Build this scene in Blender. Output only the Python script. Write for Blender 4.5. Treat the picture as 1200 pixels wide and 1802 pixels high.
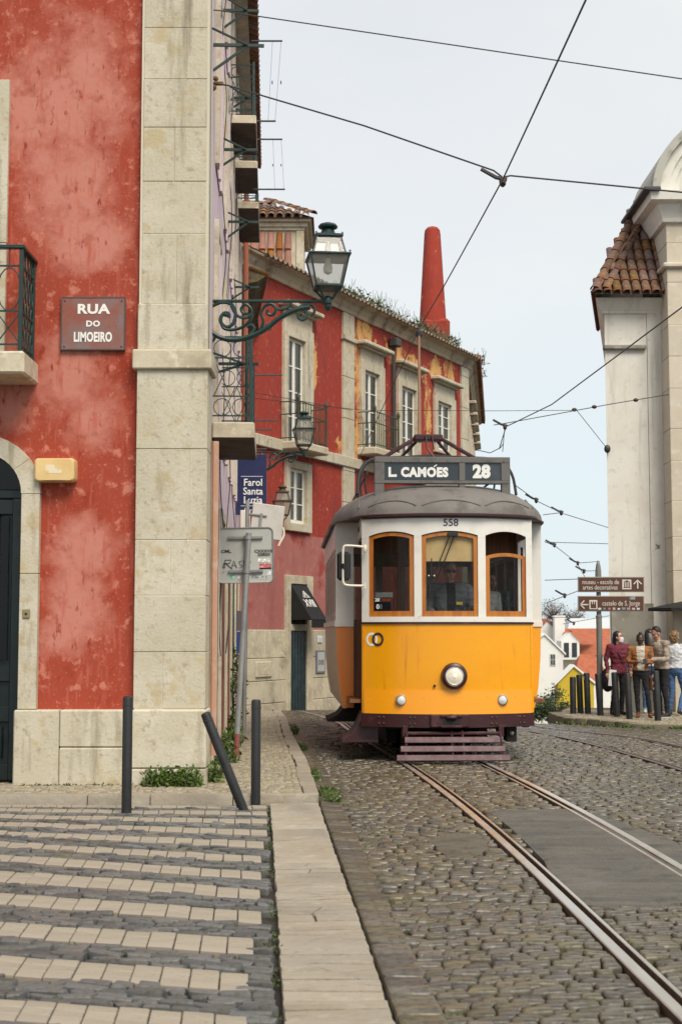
import bpy, bmesh, math, random
import numpy as np
from mathutils import Vector, Matrix, noise, kdtree
R=math.radians
random.seed(7); rng=np.random.default_rng(7)
for o in list(bpy.data.objects): bpy.data.objects.remove(o)
sc=bpy.context.scene
C=sc.collection
# ---------------------------------------------------------------- camera, sky, sun, exposure
FPX=2500.; PITCH=math.atan(214/FPX); EYE=1.45
cd=bpy.data.cameras.new('camera'); cam=bpy.data.objects.new('camera',cd); C.objects.link(cam)
cam.location=(0,0,EYE); cam.rotation_euler=(R(90)+PITCH,0,0)
cd.sensor_fit='VERTICAL'; cd.sensor_height=36; cd.lens=FPX/1802*36; cd.clip_start=.1; cd.clip_end=5000
cd.dof.use_dof=True; cd.dof.focus_distance=16.5; cd.dof.aperture_fstop=5.6
sc.camera=cam
SUN_EL=R(50); SUN_AZ=R(155)      # azimuth measured clockwise from +Y (north): behind the camera, a little right
w=bpy.data.worlds.new('World'); sc.world=w; w.use_nodes=True
wn=w.node_tree.nodes; wl=w.node_tree.links; wn.clear()
out=wn.new('ShaderNodeOutputWorld'); bg=wn.new('ShaderNodeBackground'); bg.inputs['Strength'].default_value=.078
sky=wn.new('ShaderNodeTexSky'); sky.sky_type='NISHITA'; sky.sun_disc=False; sky.sun_elevation=SUN_EL; sky.sun_rotation=SUN_AZ
sky.air_density=1.0; sky.dust_density=2.0; sky.ozone_density=1.2
tc=wn.new('ShaderNodeTexCoord'); mp=wn.new('ShaderNodeMapping'); mp.inputs['Scale'].default_value=(1.2,1.2,3.2)
nz=wn.new('ShaderNodeTexNoise'); nz.inputs['Scale'].default_value=2.2; nz.inputs['Detail'].default_value=5; nz.inputs['Roughness'].default_value=.5
mr=wn.new('ShaderNodeMapRange'); mr.inputs[1].default_value=.3; mr.inputs[2].default_value=.72; mr.inputs[3].default_value=.80; mr.inputs[4].default_value=.99
mx=wn.new('ShaderNodeMix'); mx.data_type='RGBA'; mx.inputs[7].default_value=(4.72,4.8,4.78,1)
wl.new(tc.outputs['Generated'],mp.inputs[0]); wl.new(mp.outputs[0],nz.inputs['Vector']); wl.new(nz.outputs[0],mr.inputs[0])
sx=wn.new('ShaderNodeSeparateXYZ'); wl.new(tc.outputs['Generated'],sx.inputs[0])
hz=wn.new('ShaderNodeMapRange'); hz.interpolation_type='SMOOTHSTEP'; hz.inputs[1].default_value=0.; hz.inputs[2].default_value=.34; wl.new(sx.outputs[2],hz.inputs[0])
cl=wn.new('ShaderNodeMix'); cl.data_type='RGBA'; cl.inputs[6].default_value=(4.25,4.8,5.0,1); cl.inputs[7].default_value=(4.72,4.8,4.78,1); wl.new(hz.outputs[0],cl.inputs[0]); wl.new(cl.outputs[2],mx.inputs[7])
wl.new(mr.outputs[0],mx.inputs[0]); wl.new(sky.outputs[0],mx.inputs[6]); wl.new(mx.outputs[2],bg.inputs[0]); wl.new(bg.outputs[0],out.inputs[0])
sd=bpy.data.lights.new('sun','SUN'); sd.energy=1.5; sd.angle=R(28); sd.color=(1,.92,.79)
sun=bpy.data.objects.new('sun',sd); C.objects.link(sun)
sdir=Vector((math.sin(SUN_AZ)*math.cos(SUN_EL),math.cos(SUN_AZ)*math.cos(SUN_EL),math.sin(SUN_EL)))
sun.rotation_euler=sdir.to_track_quat('Z','Y').to_euler()
vs=sc.view_settings; vs.view_transform='Standard'; vs.look='None'; vs.exposure=1.27; vs.gamma=1
try: vs.use_curve_mapping=False
except Exception: pass
sc.render.engine='CYCLES'
# ---------------------------------------------------------------- pixel helpers (reference photograph 1200x1802)
def ray(px,py):
    xc=(px-600)/FPX; yc=-(py-901)/FPX
    return Vector((xc, math.cos(PITCH)-yc*math.sin(PITCH), math.sin(PITCH)+yc*math.cos(PITCH)))
def A(px,py,Y):
    a=ray(px,py); return Vector((0,0,EYE))+a*(Y/a.y)
def G(px,py,z=0.):
    a=ray(px,py); return Vector((0,0,EYE))+a*((z-EYE)/a.z)
def Hh(px,py,h):
    a=ray(px,py); return Vector((0,0,EYE))+a*((h-EYE)/a.z)
HW=5.65
def pix(p):
    p=Vector(p)-Vector((0,0,EYE)); zc=p.y*math.cos(PITCH)+p.z*math.sin(PITCH); yc=-p.y*math.sin(PITCH)+p.z*math.cos(PITCH)
    return 600+FPX*p.x/zc, 901-FPX*yc/zc
def inframe(p,m=15):
    if p[1]<1: return False
    x,y=pix(p); return -m<x<1200+m and -m<y<1802+m
# ---------------------------------------------------------------- mesh builder
ORG={}
def orgof(o): return ORG.get(o.name,Matrix.Identity(4)) if o else Matrix.Identity(4)
class MB:
    def __init__(s,T=None): s.v=[];s.f=[];s.m=[];s.T=T
    def add(s,vs,fs,m=0):
        b=len(s.v)
        if s.T is not None: vs=[s.T@Vector(v) for v in vs]
        s.v.extend([tuple(v) for v in vs]); s.f.extend([tuple(i+b for i in f) for f in fs]); s.m.extend([m]*len(fs)); return s
    def box(s,x0,x1,y0,y1,z0,z1,b=0,m=0,M=None):
        if x0>x1:x0,x1=x1,x0
        if y0>y1:y0,y1=y1,y0
        if z0>z1:z0,z1=z1,z0
        b=min(b,(x1-x0)*.45,(y1-y0)*.45,(z1-z0)*.45)
        if b<=0:
            v=[Vector((x,y,z)) for x in(x0,x1) for y in(y0,y1) for z in(z0,z1)]
            f=[(0,1,3,2),(4,6,7,5),(0,4,5,1),(2,3,7,6),(0,2,6,4),(1,5,7,3)]
        else:
            v=[];idx={}
            for ix,x in((-1,x0),(1,x1)):
                for iy,y in((-1,y0),(1,y1)):
                    for iz,z in((-1,z0),(1,z1)):
                        for a in range(3):
                            q=[x-ix*b,y-iy*b,z-iz*b]; q[a]=(x,y,z)[a]
                            idx[(ix,iy,iz,a)]=len(v); v.append(Vector(q))
            f=[]
            for a in range(3):
                u,w_=(a+1)%3,(a+2)%3
                for sg in(-1,1):
                    q=[]
                    for su,sw in((-1,-1),(1,-1),(1,1),(-1,1)):
                        k=[0,0,0];k[a]=sg;k[u]=su;k[w_]=sw;q.append(idx[(*k,a)])
                    f.append(tuple(q if sg>0 else q[::-1]))
            for a in range(3):
                u,w_=(a+1)%3,(a+2)%3
                for su in(-1,1):
                    for sw in(-1,1):
                        k0=[0,0,0];k0[a]=-1;k0[u]=su;k0[w_]=sw;k1=list(k0);k1[a]=1
                        q=[idx[(*k0,u)],idx[(*k1,u)],idx[(*k1,w_)],idx[(*k0,w_)]]
                        f.append(tuple(q if su*sw<0 else q[::-1]))
            for ix in(-1,1):
                for iy in(-1,1):
                    for iz in(-1,1):
                        q=[idx[(ix,iy,iz,a)] for a in range(3)]
                        f.append(tuple(q if ix*iy*iz>0 else q[::-1]))
        if M is not None: v=[M@p for p in v]
        return s.add(v,f,m)
    def tube(s,pts,r,n=6,closed=False,m=0,sq=1.):
        pts=[Vector(p) for p in pts]; N=len(pts); rs=r if isinstance(r,(list,tuple)) else [r]*N
        v=[];f=[];up=None
        for i,p in enumerate(pts):
            t=(pts[(i+1)%N]-pts[i-1]) if closed else (pts[min(i+1,N-1)]-pts[max(i-1,0)])
            t=t.normalized() if t.length>1e-9 else Vector((0,0,1))
            if up is None:
                up=Vector((0,0,1)) if abs(t.z)<.9 else Vector((0,1,0))
            a=t.cross(up)
            if a.length<1e-4: a=t.cross(Vector((1,0,0)))
            a.normalize(); b=a.cross(t).normalized(); up=b
            for k in range(n):
                th=2*math.pi*(k+.5)/n; v.append(p+a*(math.cos(th)*rs[i])+b*(math.sin(th)*rs[i]*sq))
        for i in range(N if closed else N-1):
            j=(i+1)%N
            for k in range(n):
                k2=(k+1)%n; f.append((i*n+k,i*n+k2,j*n+k2,j*n+k))
        if not closed: f.append(tuple(range(n))[::-1]); f.append(tuple((N-1)*n+k for k in range(n)))
        return s.add(v,f,m)
    def lathe(s,prof,n=16,c=(0,0,0),m=0,rot=0.,ax='z',sx=1.,sy=1.):
        v=[];f=[];c=Vector(c)
        for r,z in prof:
            for k in range(n):
                th=rot+2*math.pi*k/n; a,b=max(r,1e-4)*math.cos(th)*sx,max(r,1e-4)*math.sin(th)*sy
                q=(a,b,z) if ax=='z' else ((a,-z,b) if ax=='y' else (z,a,b))
                v.append(c+Vector(q))
        for i in range(len(prof)-1):
            for k in range(n):
                k2=(k+1)%n; f.append((i*n+k,i*n+k2,(i+1)*n+k2,(i+1)*n+k))
        f.append(tuple(range(n))[::-1]); f.append(tuple((len(prof)-1)*n+k for k in range(n)))
        return s.add(v,f,m)
    def prism(s,poly,fn,d0,d1,m=0):
        n=len(poly); v=[Vector(fn(a,b,d0)) for a,b in poly]+[Vector(fn(a,b,d1)) for a,b in poly]
        f=[tuple(range(n)),tuple(range(n,2*n))[::-1]]+[(i,i+n,(i+1)%n+n,(i+1)%n) for i in range(n)]
        return s.add(v,f,m)
    def loft(s,rings,closed=True,cap=True,m=0):
        n=len(rings[0]); v=[p for r in rings for p in r]; f=[]
        for i in range(len(rings)-1):
            for k in range(n if closed else n-1):
                k2=(k+1)%n; f.append((i*n+k,i*n+k2,(i+1)*n+k2,(i+1)*n+k))
        if cap and closed: f.append(tuple(range(n))[::-1]); f.append(tuple((len(rings)-1)*n+k for k in range(n)))
        return s.add(v,f,m)
    def ball(s,c,r,n=10,k=7,m=0,M=None):
        if not isinstance(r,(tuple,list)): r=(r,r,r)
        c=Vector(c); rings=[]
        for i in range(k+1):
            ph=-math.pi/2+math.pi*i/k; ph=max(min(ph,1.55),-1.55)
            ring=[Vector((r[0]*math.cos(ph)*math.cos(2*math.pi*j/n),r[1]*math.cos(ph)*math.sin(2*math.pi*j/n),r[2]*math.sin(ph))) for j in range(n)]
            if M is not None: ring=[M@p for p in ring]
            rings.append([c+p for p in ring])
        return s.loft(rings,m=m)
    def build(s,name,mats,parent=None,smooth=35,world=True,loc=None,label=None,shadefix=True):
        me=bpy.data.meshes.new(name); vs=s.v
        if world:
            Mi=orgof(parent) if parent else (Matrix.Translation(loc) if loc is not None else Matrix.Identity(4))
            Mi=Mi.inverted(); vs=[tuple(Mi@Vector(v)) for v in vs]
        me.from_pydata(vs,[],s.f)
        if not isinstance(mats,(list,tuple)): mats=[mats]
        for mt in mats: me.materials.append(mt)
        if len(mats)>1: me.polygons.foreach_set('material_index',s.m)
        if shadefix:
            bm=bmesh.new(); bm.from_mesh(me); bmesh.ops.recalc_face_normals(bm,faces=bm.faces); bm.to_mesh(me); bm.free()
        if smooth:
            me.polygons.foreach_set('use_smooth',[True]*len(me.polygons)); me.set_sharp_from_angle(angle=R(smooth))
        me.update()
        o=bpy.data.objects.new(name,me); C.objects.link(o)
        if parent: o.parent=parent; ORG[o.name]=orgof(parent)
        elif loc is not None: o.location=loc; ORG[o.name]=Matrix.Translation(loc)
        if label: o['label']=label
        return o
def tag(o,label,cat,group=None,kind=None):
    if label:o['label']=label
    if cat:o['category']=cat
    if group:o['group']=group
    if kind:o['kind']=kind
    return o
def thing(name,label,cat,loc=(0,0,0),rz=0,group=None):
    o=bpy.data.objects.new(name,None); C.objects.link(o); o.location=loc; o.rotation_euler=(0,0,rz); o.empty_display_size=.2
    ORG[o.name]=Matrix.Translation(loc)@Matrix.Rotation(rz,4,'Z'); return tag(o,label,cat,group)
def struct(o): o['kind']='structure'; return o
def link_copy(src,parent=None,loc=None,rot=None,scale=None,name=None):
    c=src.copy(); C.objects.link(c)
    if parent: c.parent=parent
    if loc is not None:c.location=loc
    if rot is not None:c.rotation_euler=rot
    if scale is not None:c.scale=scale
    ORG[c.name]=orgof(parent); return c
def copy_tree(o,label,loc,rz=0,group=None,scale=None):
    c=o.copy(); C.objects.link(c); c.location=loc; c.rotation_euler=(0,0,rz); c['label']=label
    if scale: c.scale=(scale,)*3
    for ch in o.children:
        k=ch.copy(); C.objects.link(k); k.parent=c
        for g in ch.children:
            q=g.copy(); C.objects.link(q); q.parent=k
    return c
# ---------------------------------------------------------------- materials
MATS={}
def mat(name,col,rough=.7,metal=0.,layers=(),bump=None,var=0.,spec=.5,coat=0.,hue=0.,blobs=None,bump2=None):
    """layers: (scale,detail,colour,lo,hi[,stretch]) patches of a second colour by noise; blobs: (colour,list of (centre,radii),noise amount)."""
    if name in MATS: return MATS[name]
    m=bpy.data.materials.new(name); m.use_nodes=True; nt=m.node_tree; N=nt.nodes; L=nt.links; bs=N['Principled BSDF']
    bs.inputs['Roughness'].default_value=rough; bs.inputs['Metallic'].default_value=metal; bs.inputs['Specular IOR Level'].default_value=spec
    bs.inputs['Coat Weight'].default_value=coat; bs.inputs['Coat Roughness'].default_value=.12
    co=N.new('ShaderNodeTexCoord').outputs['Object']
    cur=N.new('ShaderNodeRGB'); cur.outputs[0].default_value=(*col,1); cur=cur.outputs[0]
    def noise_(scale,detail,stretch=None,rough_=.6):
        n=N.new('ShaderNodeTexNoise'); n.inputs['Scale'].default_value=scale; n.inputs['Detail'].default_value=detail; n.inputs['Roughness'].default_value=rough_
        if stretch:
            mpn=N.new('ShaderNodeMapping'); mpn.inputs['Scale'].default_value=stretch; L.new(co,mpn.inputs[0]); L.new(mpn.outputs[0],n.inputs['Vector'])
        else: L.new(co,n.inputs['Vector'])
        return n.outputs[0]
    def mixin(cur,fac,c2):
        x=N.new('ShaderNodeMix'); x.data_type='RGBA'; L.new(fac,x.inputs[0]); L.new(cur,x.inputs[6]); x.inputs[7].default_value=(*c2,1); return x.outputs[2]
    if blobs:
        c2,lst,amt=blobs
        n=noise_(amt[4] if len(amt)>4 else 2.3,10,None,.72); acc=None
        for cen,rad in lst:
            mpn=N.new('ShaderNodeMapping'); mpn.vector_type='POINT'
            mpn.inputs['Location'].default_value=tuple(-cen[i]/rad[i] for i in range(3)); mpn.inputs['Scale'].default_value=tuple(1/rad[i] for i in range(3))
            L.new(co,mpn.inputs[0]); ln=N.new('ShaderNodeVectorMath'); ln.operation='LENGTH'; L.new(mpn.outputs[0],ln.inputs[0])
            sb=N.new('ShaderNodeMath'); sb.operation='SUBTRACT'; sb.inputs[0].default_value=1; L.new(ln.outputs['Value'],sb.inputs[1])
            if acc is None: acc=sb.outputs[0]
            else:
                mxn=N.new('ShaderNodeMath'); mxn.operation='MAXIMUM'; L.new(acc,mxn.inputs[0]); L.new(sb.outputs[0],mxn.inputs[1]); acc=mxn.outputs[0]
        ma=N.new('ShaderNodeMath'); ma.operation='MULTIPLY_ADD'; L.new(n,ma.inputs[0]); ma.inputs[1].default_value=amt[0]; L.new(acc,ma.inputs[2])
        mrn=N.new('ShaderNodeMapRange'); L.new(ma.outputs[0],mrn.inputs[0]); mrn.inputs[1].default_value=amt[1]; mrn.inputs[2].default_value=amt[2]; mrn.inputs[4].default_value=amt[3]
        cur=mixin(cur,mrn.outputs[0],c2)
    for ly in layers:
        n=noise_(ly[0],ly[1],ly[5] if len(ly)>5 else None)
        mrn=N.new('ShaderNodeMapRange'); L.new(n,mrn.inputs[0]); mrn.inputs[1].default_value=ly[3]; mrn.inputs[2].default_value=ly[4]
        cur=mixin(cur,mrn.outputs[0],ly[2])
    if var:
        oi=N.new('ShaderNodeObjectInfo'); ge=N.new('ShaderNodeNewGeometry')
        ad=N.new('ShaderNodeMath'); ad.operation='ADD'; L.new(oi.outputs['Random'],ad.inputs[0]); L.new(ge.outputs['Random Per Island'],ad.inputs[1])
        fr=N.new('ShaderNodeMath'); fr.operation='FRACT'; L.new(ad.outputs[0],fr.inputs[0])
        mrn=N.new('ShaderNodeMapRange'); L.new(fr.outputs[0],mrn.inputs[0]); mrn.inputs[3].default_value=1-var; mrn.inputs[4].default_value=1+var
        hs=N.new('ShaderNodeHueSaturation'); L.new(cur,hs.inputs['Color']); L.new(mrn.outputs[0],hs.inputs['Value'])
        if hue:
            m7=N.new('ShaderNodeMath'); m7.operation='MULTIPLY'; m7.inputs[1].default_value=7.31; L.new(fr.outputs[0],m7.inputs[0])
            f7=N.new('ShaderNodeMath'); f7.operation='FRACT'; L.new(m7.outputs[0],f7.inputs[0])
            mh=N.new('ShaderNodeMapRange'); L.new(f7.outputs[0],mh.inputs[0]); mh.inputs[3].default_value=.5-hue; mh.inputs[4].default_value=.5+hue; L.new(mh.outputs[0],hs.inputs['Hue'])
            ms=N.new('ShaderNodeMapRange'); L.new(f7.outputs[0],ms.inputs[0]); ms.inputs[3].default_value=.65; ms.inputs[4].default_value=1.3; L.new(ms.outputs[0],hs.inputs['Saturation'])
        cur=hs.outputs[0]
    L.new(cur,bs.inputs['Base Color'])
    if bump:
        b=N.new('ShaderNodeBump'); b.inputs['Strength'].default_value=bump[1]; b.inputs['Distance'].default_value=bump[2] if len(bump)>2 else .01
        L.new(noise_(bump[0],6),b.inputs['Height']); L.new(b.outputs[0],bs.inputs['Normal'])
        rr=N.new('ShaderNodeMapRange'); L.new(noise_(bump[0]*.35,4),rr.inputs[0]); rr.inputs[1].default_value=.3; rr.inputs[2].default_value=.7
        rr.inputs[3].default_value=max(.03,rough-.1); rr.inputs[4].default_value=min(1,rough+.12); L.new(rr.outputs[0],bs.inputs['Roughness'])
    MATS[name]=m; return m
def glass_mat(name,tint=(.9,.95,.95),refl=1.0,rough=.02,milk=0.):
    if name in MATS:return MATS[name]
    m=bpy.data.materials.new(name); m.use_nodes=True; nt=m.node_tree; N=nt.nodes; L=nt.links; N.clear()
    o=N.new('ShaderNodeOutputMaterial'); t=N.new('ShaderNodeBsdfTransparent'); t.inputs[0].default_value=(*tint,1)
    g=N.new('ShaderNodeBsdfGlossy'); g.inputs['Roughness'].default_value=rough; g.inputs['Color'].default_value=(.6*refl,.6*refl,.6*refl,1)
    fr=N.new('ShaderNodeFresnel'); fr.inputs[0].default_value=1.5; x=N.new('ShaderNodeMixShader'); 
    base=t.outputs[0]
    if milk:
        df=N.new('ShaderNodeBsdfTranslucent'); df.inputs[0].default_value=(.9,.88,.82,1); d2=N.new('ShaderNodeBsdfDiffuse'); d2.inputs[0].default_value=(.7,.68,.62,1)
        y2=N.new('ShaderNodeMixShader'); y2.inputs[0].default_value=.5; L.new(df.outputs[0],y2.inputs[1]); L.new(d2.outputs[0],y2.inputs[2])
        y=N.new('ShaderNodeMixShader'); y.inputs[0].default_value=milk; L.new(base,y.inputs[1]); L.new(y2.outputs[0],y.inputs[2]); base=y.outputs[0]
    L.new(fr.outputs[0],x.inputs[0]); L.new(base,x.inputs[1]); L.new(g.outputs[0],x.inputs[2]); L.new(x.outputs[0],o.inputs[0])
    MATS[name]=m; return m
def text(s,size,mt,parent,M,sx=1.,bold=0.,name='lettering',ext=.0015,align='CENTER',spacing=1.,world=True):
    cu=bpy.data.curves.new('t','FONT'); cu.body=s; cu.size=size; cu.align_x=align; cu.align_y='CENTER'; cu.extrude=ext; cu.offset=bold; cu.space_character=spacing; cu.resolution_u=3
    tmp=bpy.data.objects.new('t',cu); C.objects.link(tmp)
    me=bpy.data.meshes.new_from_object(tmp.evaluated_get(bpy.context.evaluated_depsgraph_get())); bpy.data.objects.remove(tmp); bpy.data.curves.remove(cu)
    Mi=orgof(parent).inverted() if world else Matrix.Identity(4)
    me.transform(Mi@M@Matrix.Diagonal((sx,1,1,1))); me.materials.clear(); me.materials.append(mt); me.name=name
    o=bpy.data.objects.new(name,me); C.objects.link(o); o.parent=parent; ORG[o.name]=orgof(parent); return o
def FR(p,rz=0.,tilt=0.,roll=0.):   # text/panel frame facing -Y (towards the camera) at p
    return Matrix.Translation(p)@Matrix.Rotation(rz,4,'Z')@Matrix.Rotation(roll,4,'Y')@Matrix.Rotation(R(90)+tilt,4,'X')
# palette
stone=mat('limestone',(.485,.44,.335),.8,layers=((1.3,6,(.56,.52,.42),.45,.62),(7,7,(.42,.34,.22),.56,.74),(1.3,8,(.33,.29,.19),.60,.74),(26,5,(.40,.34,.24),.58,.72),(3,8,(.45,.37,.23),.56,.66),(2.2,8,(.27,.235,.165),.57,.72,(2.5,2.5,.35)),(11,8,(.36,.31,.23),.58,.68)),bump=(34,.6,.008),var=.035)
stone_dirty=mat('limestone weathered',(.52,.46,.34),.85,layers=((2.2,6,(.36,.31,.22),.45,.65),(9,6,(.62,.57,.46),.55,.7),(1.2,7,(.2,.17,.12),.62,.78)),bump=(22,.5,.008),var=.1)
mortar=mat('pale mortar',(.58,.53,.42),.9,bump=(50,.3,.004))
green_metal=mat('dark green painted iron',(.007,.030,.026),.42,layers=((9,5,(.016,.045,.038),.5,.7),(14,6,(.05,.035,.02),.68,.76)),bump=(40,.15,.002))
black_metal=mat('charcoal painted steel',(.011,.012,.013),.48,layers=((6,5,(.018,.019,.02),.45,.7),(30,4,(.14,.14,.14),.70,.75)),bump=(35,.15,.002))
dark_void=mat('dark interior',(.012,.011,.01),.8)
white_paint=mat('white woodwork paint',(.74,.72,.66),.5,layers=((6,6,(.5,.46,.38),.58,.75),),bump=(20,.15,.003))
wire_m=mat('dark cable',(.03,.03,.032),.5)
white_letter=mat('white letter paint',(.78,.76,.72),.5)
black_letter=mat('black letter paint',(.02,.02,.02),.5)
window_glass=glass_mat('window glass',(.30,.33,.33),1.,.02)
leaf_m=mat('weed leaves',(.075,.115,.018),.55,var=.4,hue=.03)
moss_m=mat('dry moss green',(.055,.075,.02),.8,var=.35,hue=.03)
grey_weed=mat('grey green roof weeds',(.10,.12,.06),.7,var=.4,hue=.04)
tile_m=mat('terracotta roof tile',(.18,.075,.043),.85,layers=((5,6,(.15,.09,.055),.42,.62),(13,6,(.30,.25,.16),.58,.72),(3,7,(.06,.05,.04),.60,.74)),bump=(25,.4,.006),var=.3,hue=.02)
# ================================================================ GROUND
def sstep(a,b,x):
    t=min(1,max(0,(x-a)/(b-a))); return t*t*(3-2*t)
def gz(x,y):
    if y<17: z=0.
    elif y<40: z=-.0013*(y-17)**2
    else: z=-.0013*23**2-.06*(y-40)
    z-=.13*sstep(2.2,4.,x)*sstep(19,26,y)
    if y>27: z-=sstep(2.6,4.2,x)*(y-27)*.13*sstep(27,29,y)
    return z
dirt=mat('dark joint dirt',(.022,.018,.012),.95,layers=((3,6,(.035,.03,.018),.45,.65),(14,6,(.03,.036,.012),.6,.72)),bump=(40,.6,.01))
cob_m=mat('granite setts',(.115,.095,.060),.38,layers=((4,6,(.072,.066,.053),.42,.6),(.5,6,(.115,.090,.052),.45,.7),(22,6,(.042,.035,.024),.46,.66)),bump=(30,.55,.006),var=.30,hue=.015,spec=.55)
basalt=mat('blue grey basalt setts',(.092,.096,.098),.42,layers=((6,6,(.14,.143,.142),.48,.68),(2,6,(.10,.095,.07),.5,.66),(18,6,(.05,.045,.035),.52,.72)),bump=(28,.6,.008),var=.35,hue=.02,spec=.6)
tile_c=mat('cream tactile tile',(.30,.262,.20),.75,layers=((8,6,(.28,.235,.18),.5,.7),(45,4,(.21,.18,.14),.58,.7),(1.1,6,(.29,.25,.20),.45,.65)),bump=(60,.4,.003),var=.07)
kerbst=mat('cream kerb limestone',(.295,.26,.205),.7,layers=((2.2,7,(.285,.235,.175),.45,.62),(6,7,(.37,.33,.265),.55,.7),(20,6,(.22,.175,.12),.60,.74),(3.5,8,(.23,.195,.145),.56,.66,(.8,1.6,1)),(.9,7,(.24,.21,.165),.5,.68)),bump=(16,.8,.014),var=.10)
calcada=mat('pale calcada setts',(.28,.24,.17),.7,layers=((5,6,(.30,.25,.18),.5,.7),(1.,6,(.24,.20,.14),.55,.75)),bump=(40,.4,.005),var=.25,hue=.012)
asph=mat('worn asphalt patch',(.088,.08,.066),.7,layers=((2.6,8,(.12,.105,.078),.42,.62,(.6,2.8,1)),(1.1,7,(.065,.063,.058),.48,.66,(.5,4,1)),(5,8,(.05,.045,.035),.55,.68),(1.7,8,(.125,.115,.10),.55,.66),(90,3,(.04,.04,.04),.56,.7)),bump=(45,.9,.012))
# road bed
xs=[-14+i*.8 for i in range(64)]; ys=[-16+i*.8 for i in range(100)]
mb=MB(); n=len(ys)
mb.add([(x,y,gz(x,y)-.035) for x in xs for y in ys],[(i*n+j,(i+1)*n+j,(i+1)*n+j+1,i*n+j+1) for i in range(len(xs)-1) for j in range(n-1)])
road=struct(mb.build('road',dirt,smooth=60)); 
mb=MB(); mb.add([(-900,40,-16),(900,40,-16),(2200,3000,-16),(-2200,3000,-16)],[(0,1,2,3)]); 
mb.add([(-900,-400,-16.2),(900,-400,-16.2),(900,40,-16.2),(-900,40,-16.2)],[(0,1,2,3)])
struct(mb.build('ground',mat('far ground',(.12,.11,.07),.9,layers=((.02,6,(.08,.10,.04),.4,.6),)),smooth=0))
# slope that carries the street down to the low ground
mb=MB(); e=[(-14,62.4),(-14,-16),(36.4,-16),(36.4,62.4)]
mb.add([(-14,63,gz(-14,62.4)-.04),(36.4,63,gz(36.4,62.4)-.04),(36.4,110,-16),(-14,110,-16)],[(0,1,2,3)])
struct(mb.build('hillside',dirt,smooth=0))
def interp(pts,y):
    if y<=pts[0][1]:
        (a,b),(c,d)=pts[0],pts[1]
    elif y>=pts[-1][1]: (a,b),(c,d)=pts[-2],pts[-1]
    else:
        for (a,b),(c,d) in zip(pts,pts[1:]):
            if b<=y<=d: break
    return a+(c-a)*(y-b)/(d-b)
RL=np.polyfit([4,5.53,7.65,10.41,12.72,13.9,16,19,23],[1.36,1.294,1.2,1.127,.985,.875,.67,.42,.05],4)
def rail1(y): return float(np.polyval(RL,min(y,24)))+(0 if y<24 else -.11*(y-24))
GA=.93
R2=[(4.2,6),(3.95,11),(3.62,15.2),(3.32,18.7),(2.87,22.3),(2.2,26.5),(1.2,32)]
def rail2(y):
    # smoothed
    return (interp(R2,y-1)+interp(R2,y)+interp(R2,y+1)+interp(R2,y-2)+interp(R2,y+2))/5
rail_m=mat('polished rail steel',(.66,.64,.60),.34,.85,layers=((3,4,(.5,.47,.43),.45,.7,(1,.1,1)),),bump=(8,.03,.001))
groove_m=mat('rusty rail groove',(.06,.035,.02),.7,layers=((14,6,(.11,.06,.03),.45,.65),),bump=(50,.5,.004))
rail_d=mat('dull rail steel',(.20,.165,.15),.4,.7)
def rail(name,fx,side,y0,y1,label,rm=None):
    # side=+1: groove lies on +x of the head
    prof=[(-.03,-.05),(-.03,.010),(-.024,.014),(.024,.014),(.03,.010),(.032,-.03),(.066,-.03),(.068,.008),(.072,.010),(.088,.010),(.092,.005),(.092,-.05)]
    prof=[(a*side,b) for a,b in prof]
    rings=[];y=y0
    while y<=y1:
        x=fx(y); dx=(fx(y+.05)-fx(y-.05))/.1; nx=Vector((1,-dx,0)).normalized()
        rings.append([Vector((x,y,gz(x,y)))+nx*a+Vector((0,0,b)) for a,b in prof]); y+=.35
    v=[p for r in rings for p in r]; n=len(prof); f=[];m=[]
    for i in range(len(rings)-1):
        for k in range(n-1):
            f.append((i*n+k,i*n+k+1,(i+1)*n+k+1,(i+1)*n+k)); m.append(1 if k in(0,4,5,6,10) else 0)
    mb=MB(); mb.add(v,f); mb.m=m
    return tag(mb.build(name,[rm or rail_m,groove_m],smooth=25),label,'rail','tram rails')
rail('tram_rail',rail1,1,1.5,34,'polished grooved steel rail, left one of the pair under the tram')
rail('tram_rail',lambda y:rail1(y)+GA,-1,1.5,34,'polished grooved steel rail, right one of the pair under the tram')
rail('tram_rail',rail2,1,8,31,'thin steel rail beyond the tram, nearer of the empty track',rail_d)
rail('tram_rail',lambda y:rail2(y)+GA+.12,-1,8,31,'thin steel rail nearest the bollards, farther of the empty track',rail_d)
# ---- kerb line geometry
def kl(y): return interp([(-.212,5.44),(-.606,12.3)],y)       # left edge of kerb slabs
def kr(y): return interp([(.201,5.44),(-.194,12.3)],y)
SE=[(-.194,12.3),(-.26,13.4),(-.34,15.0),(-.52,17.6),(-.72,20.5),(-.93,24.4),(-1.3,30),(-1.5,33)]   # street edge of raised pavement
def se(y): return interp(SE,y)
PAV=.07
def stone_mesh(cs,h,dome,bev,base=-.05):
    """cs: corner loop (x,y) ; returns verts, faces of a domed sett in absolute xy and z relative"""
    n=len(cs); cx=sum(c[0] for c in cs)/n; cy=sum(c[1] for c in cs)/n
    v=[];
    for k,(sc_,z) in enumerate(((1.0,base),(1.0,h-dome-bev),(.955,h-dome*.45),(.80,h))):
        for x,y in cs: v.append((cx+(x-cx)*sc_,cy+(y-cy)*sc_,z))
    f=[]
    for i in range(3):
        for k in range(n): f.append((i*n+k,i*n+(k+1)%n,(i+1)*n+(k+1)%n,(i+1)*n+k))
    f.append(tuple(3*n+k for k in range(n)))
    return v,f,(cx,cy)
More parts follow.
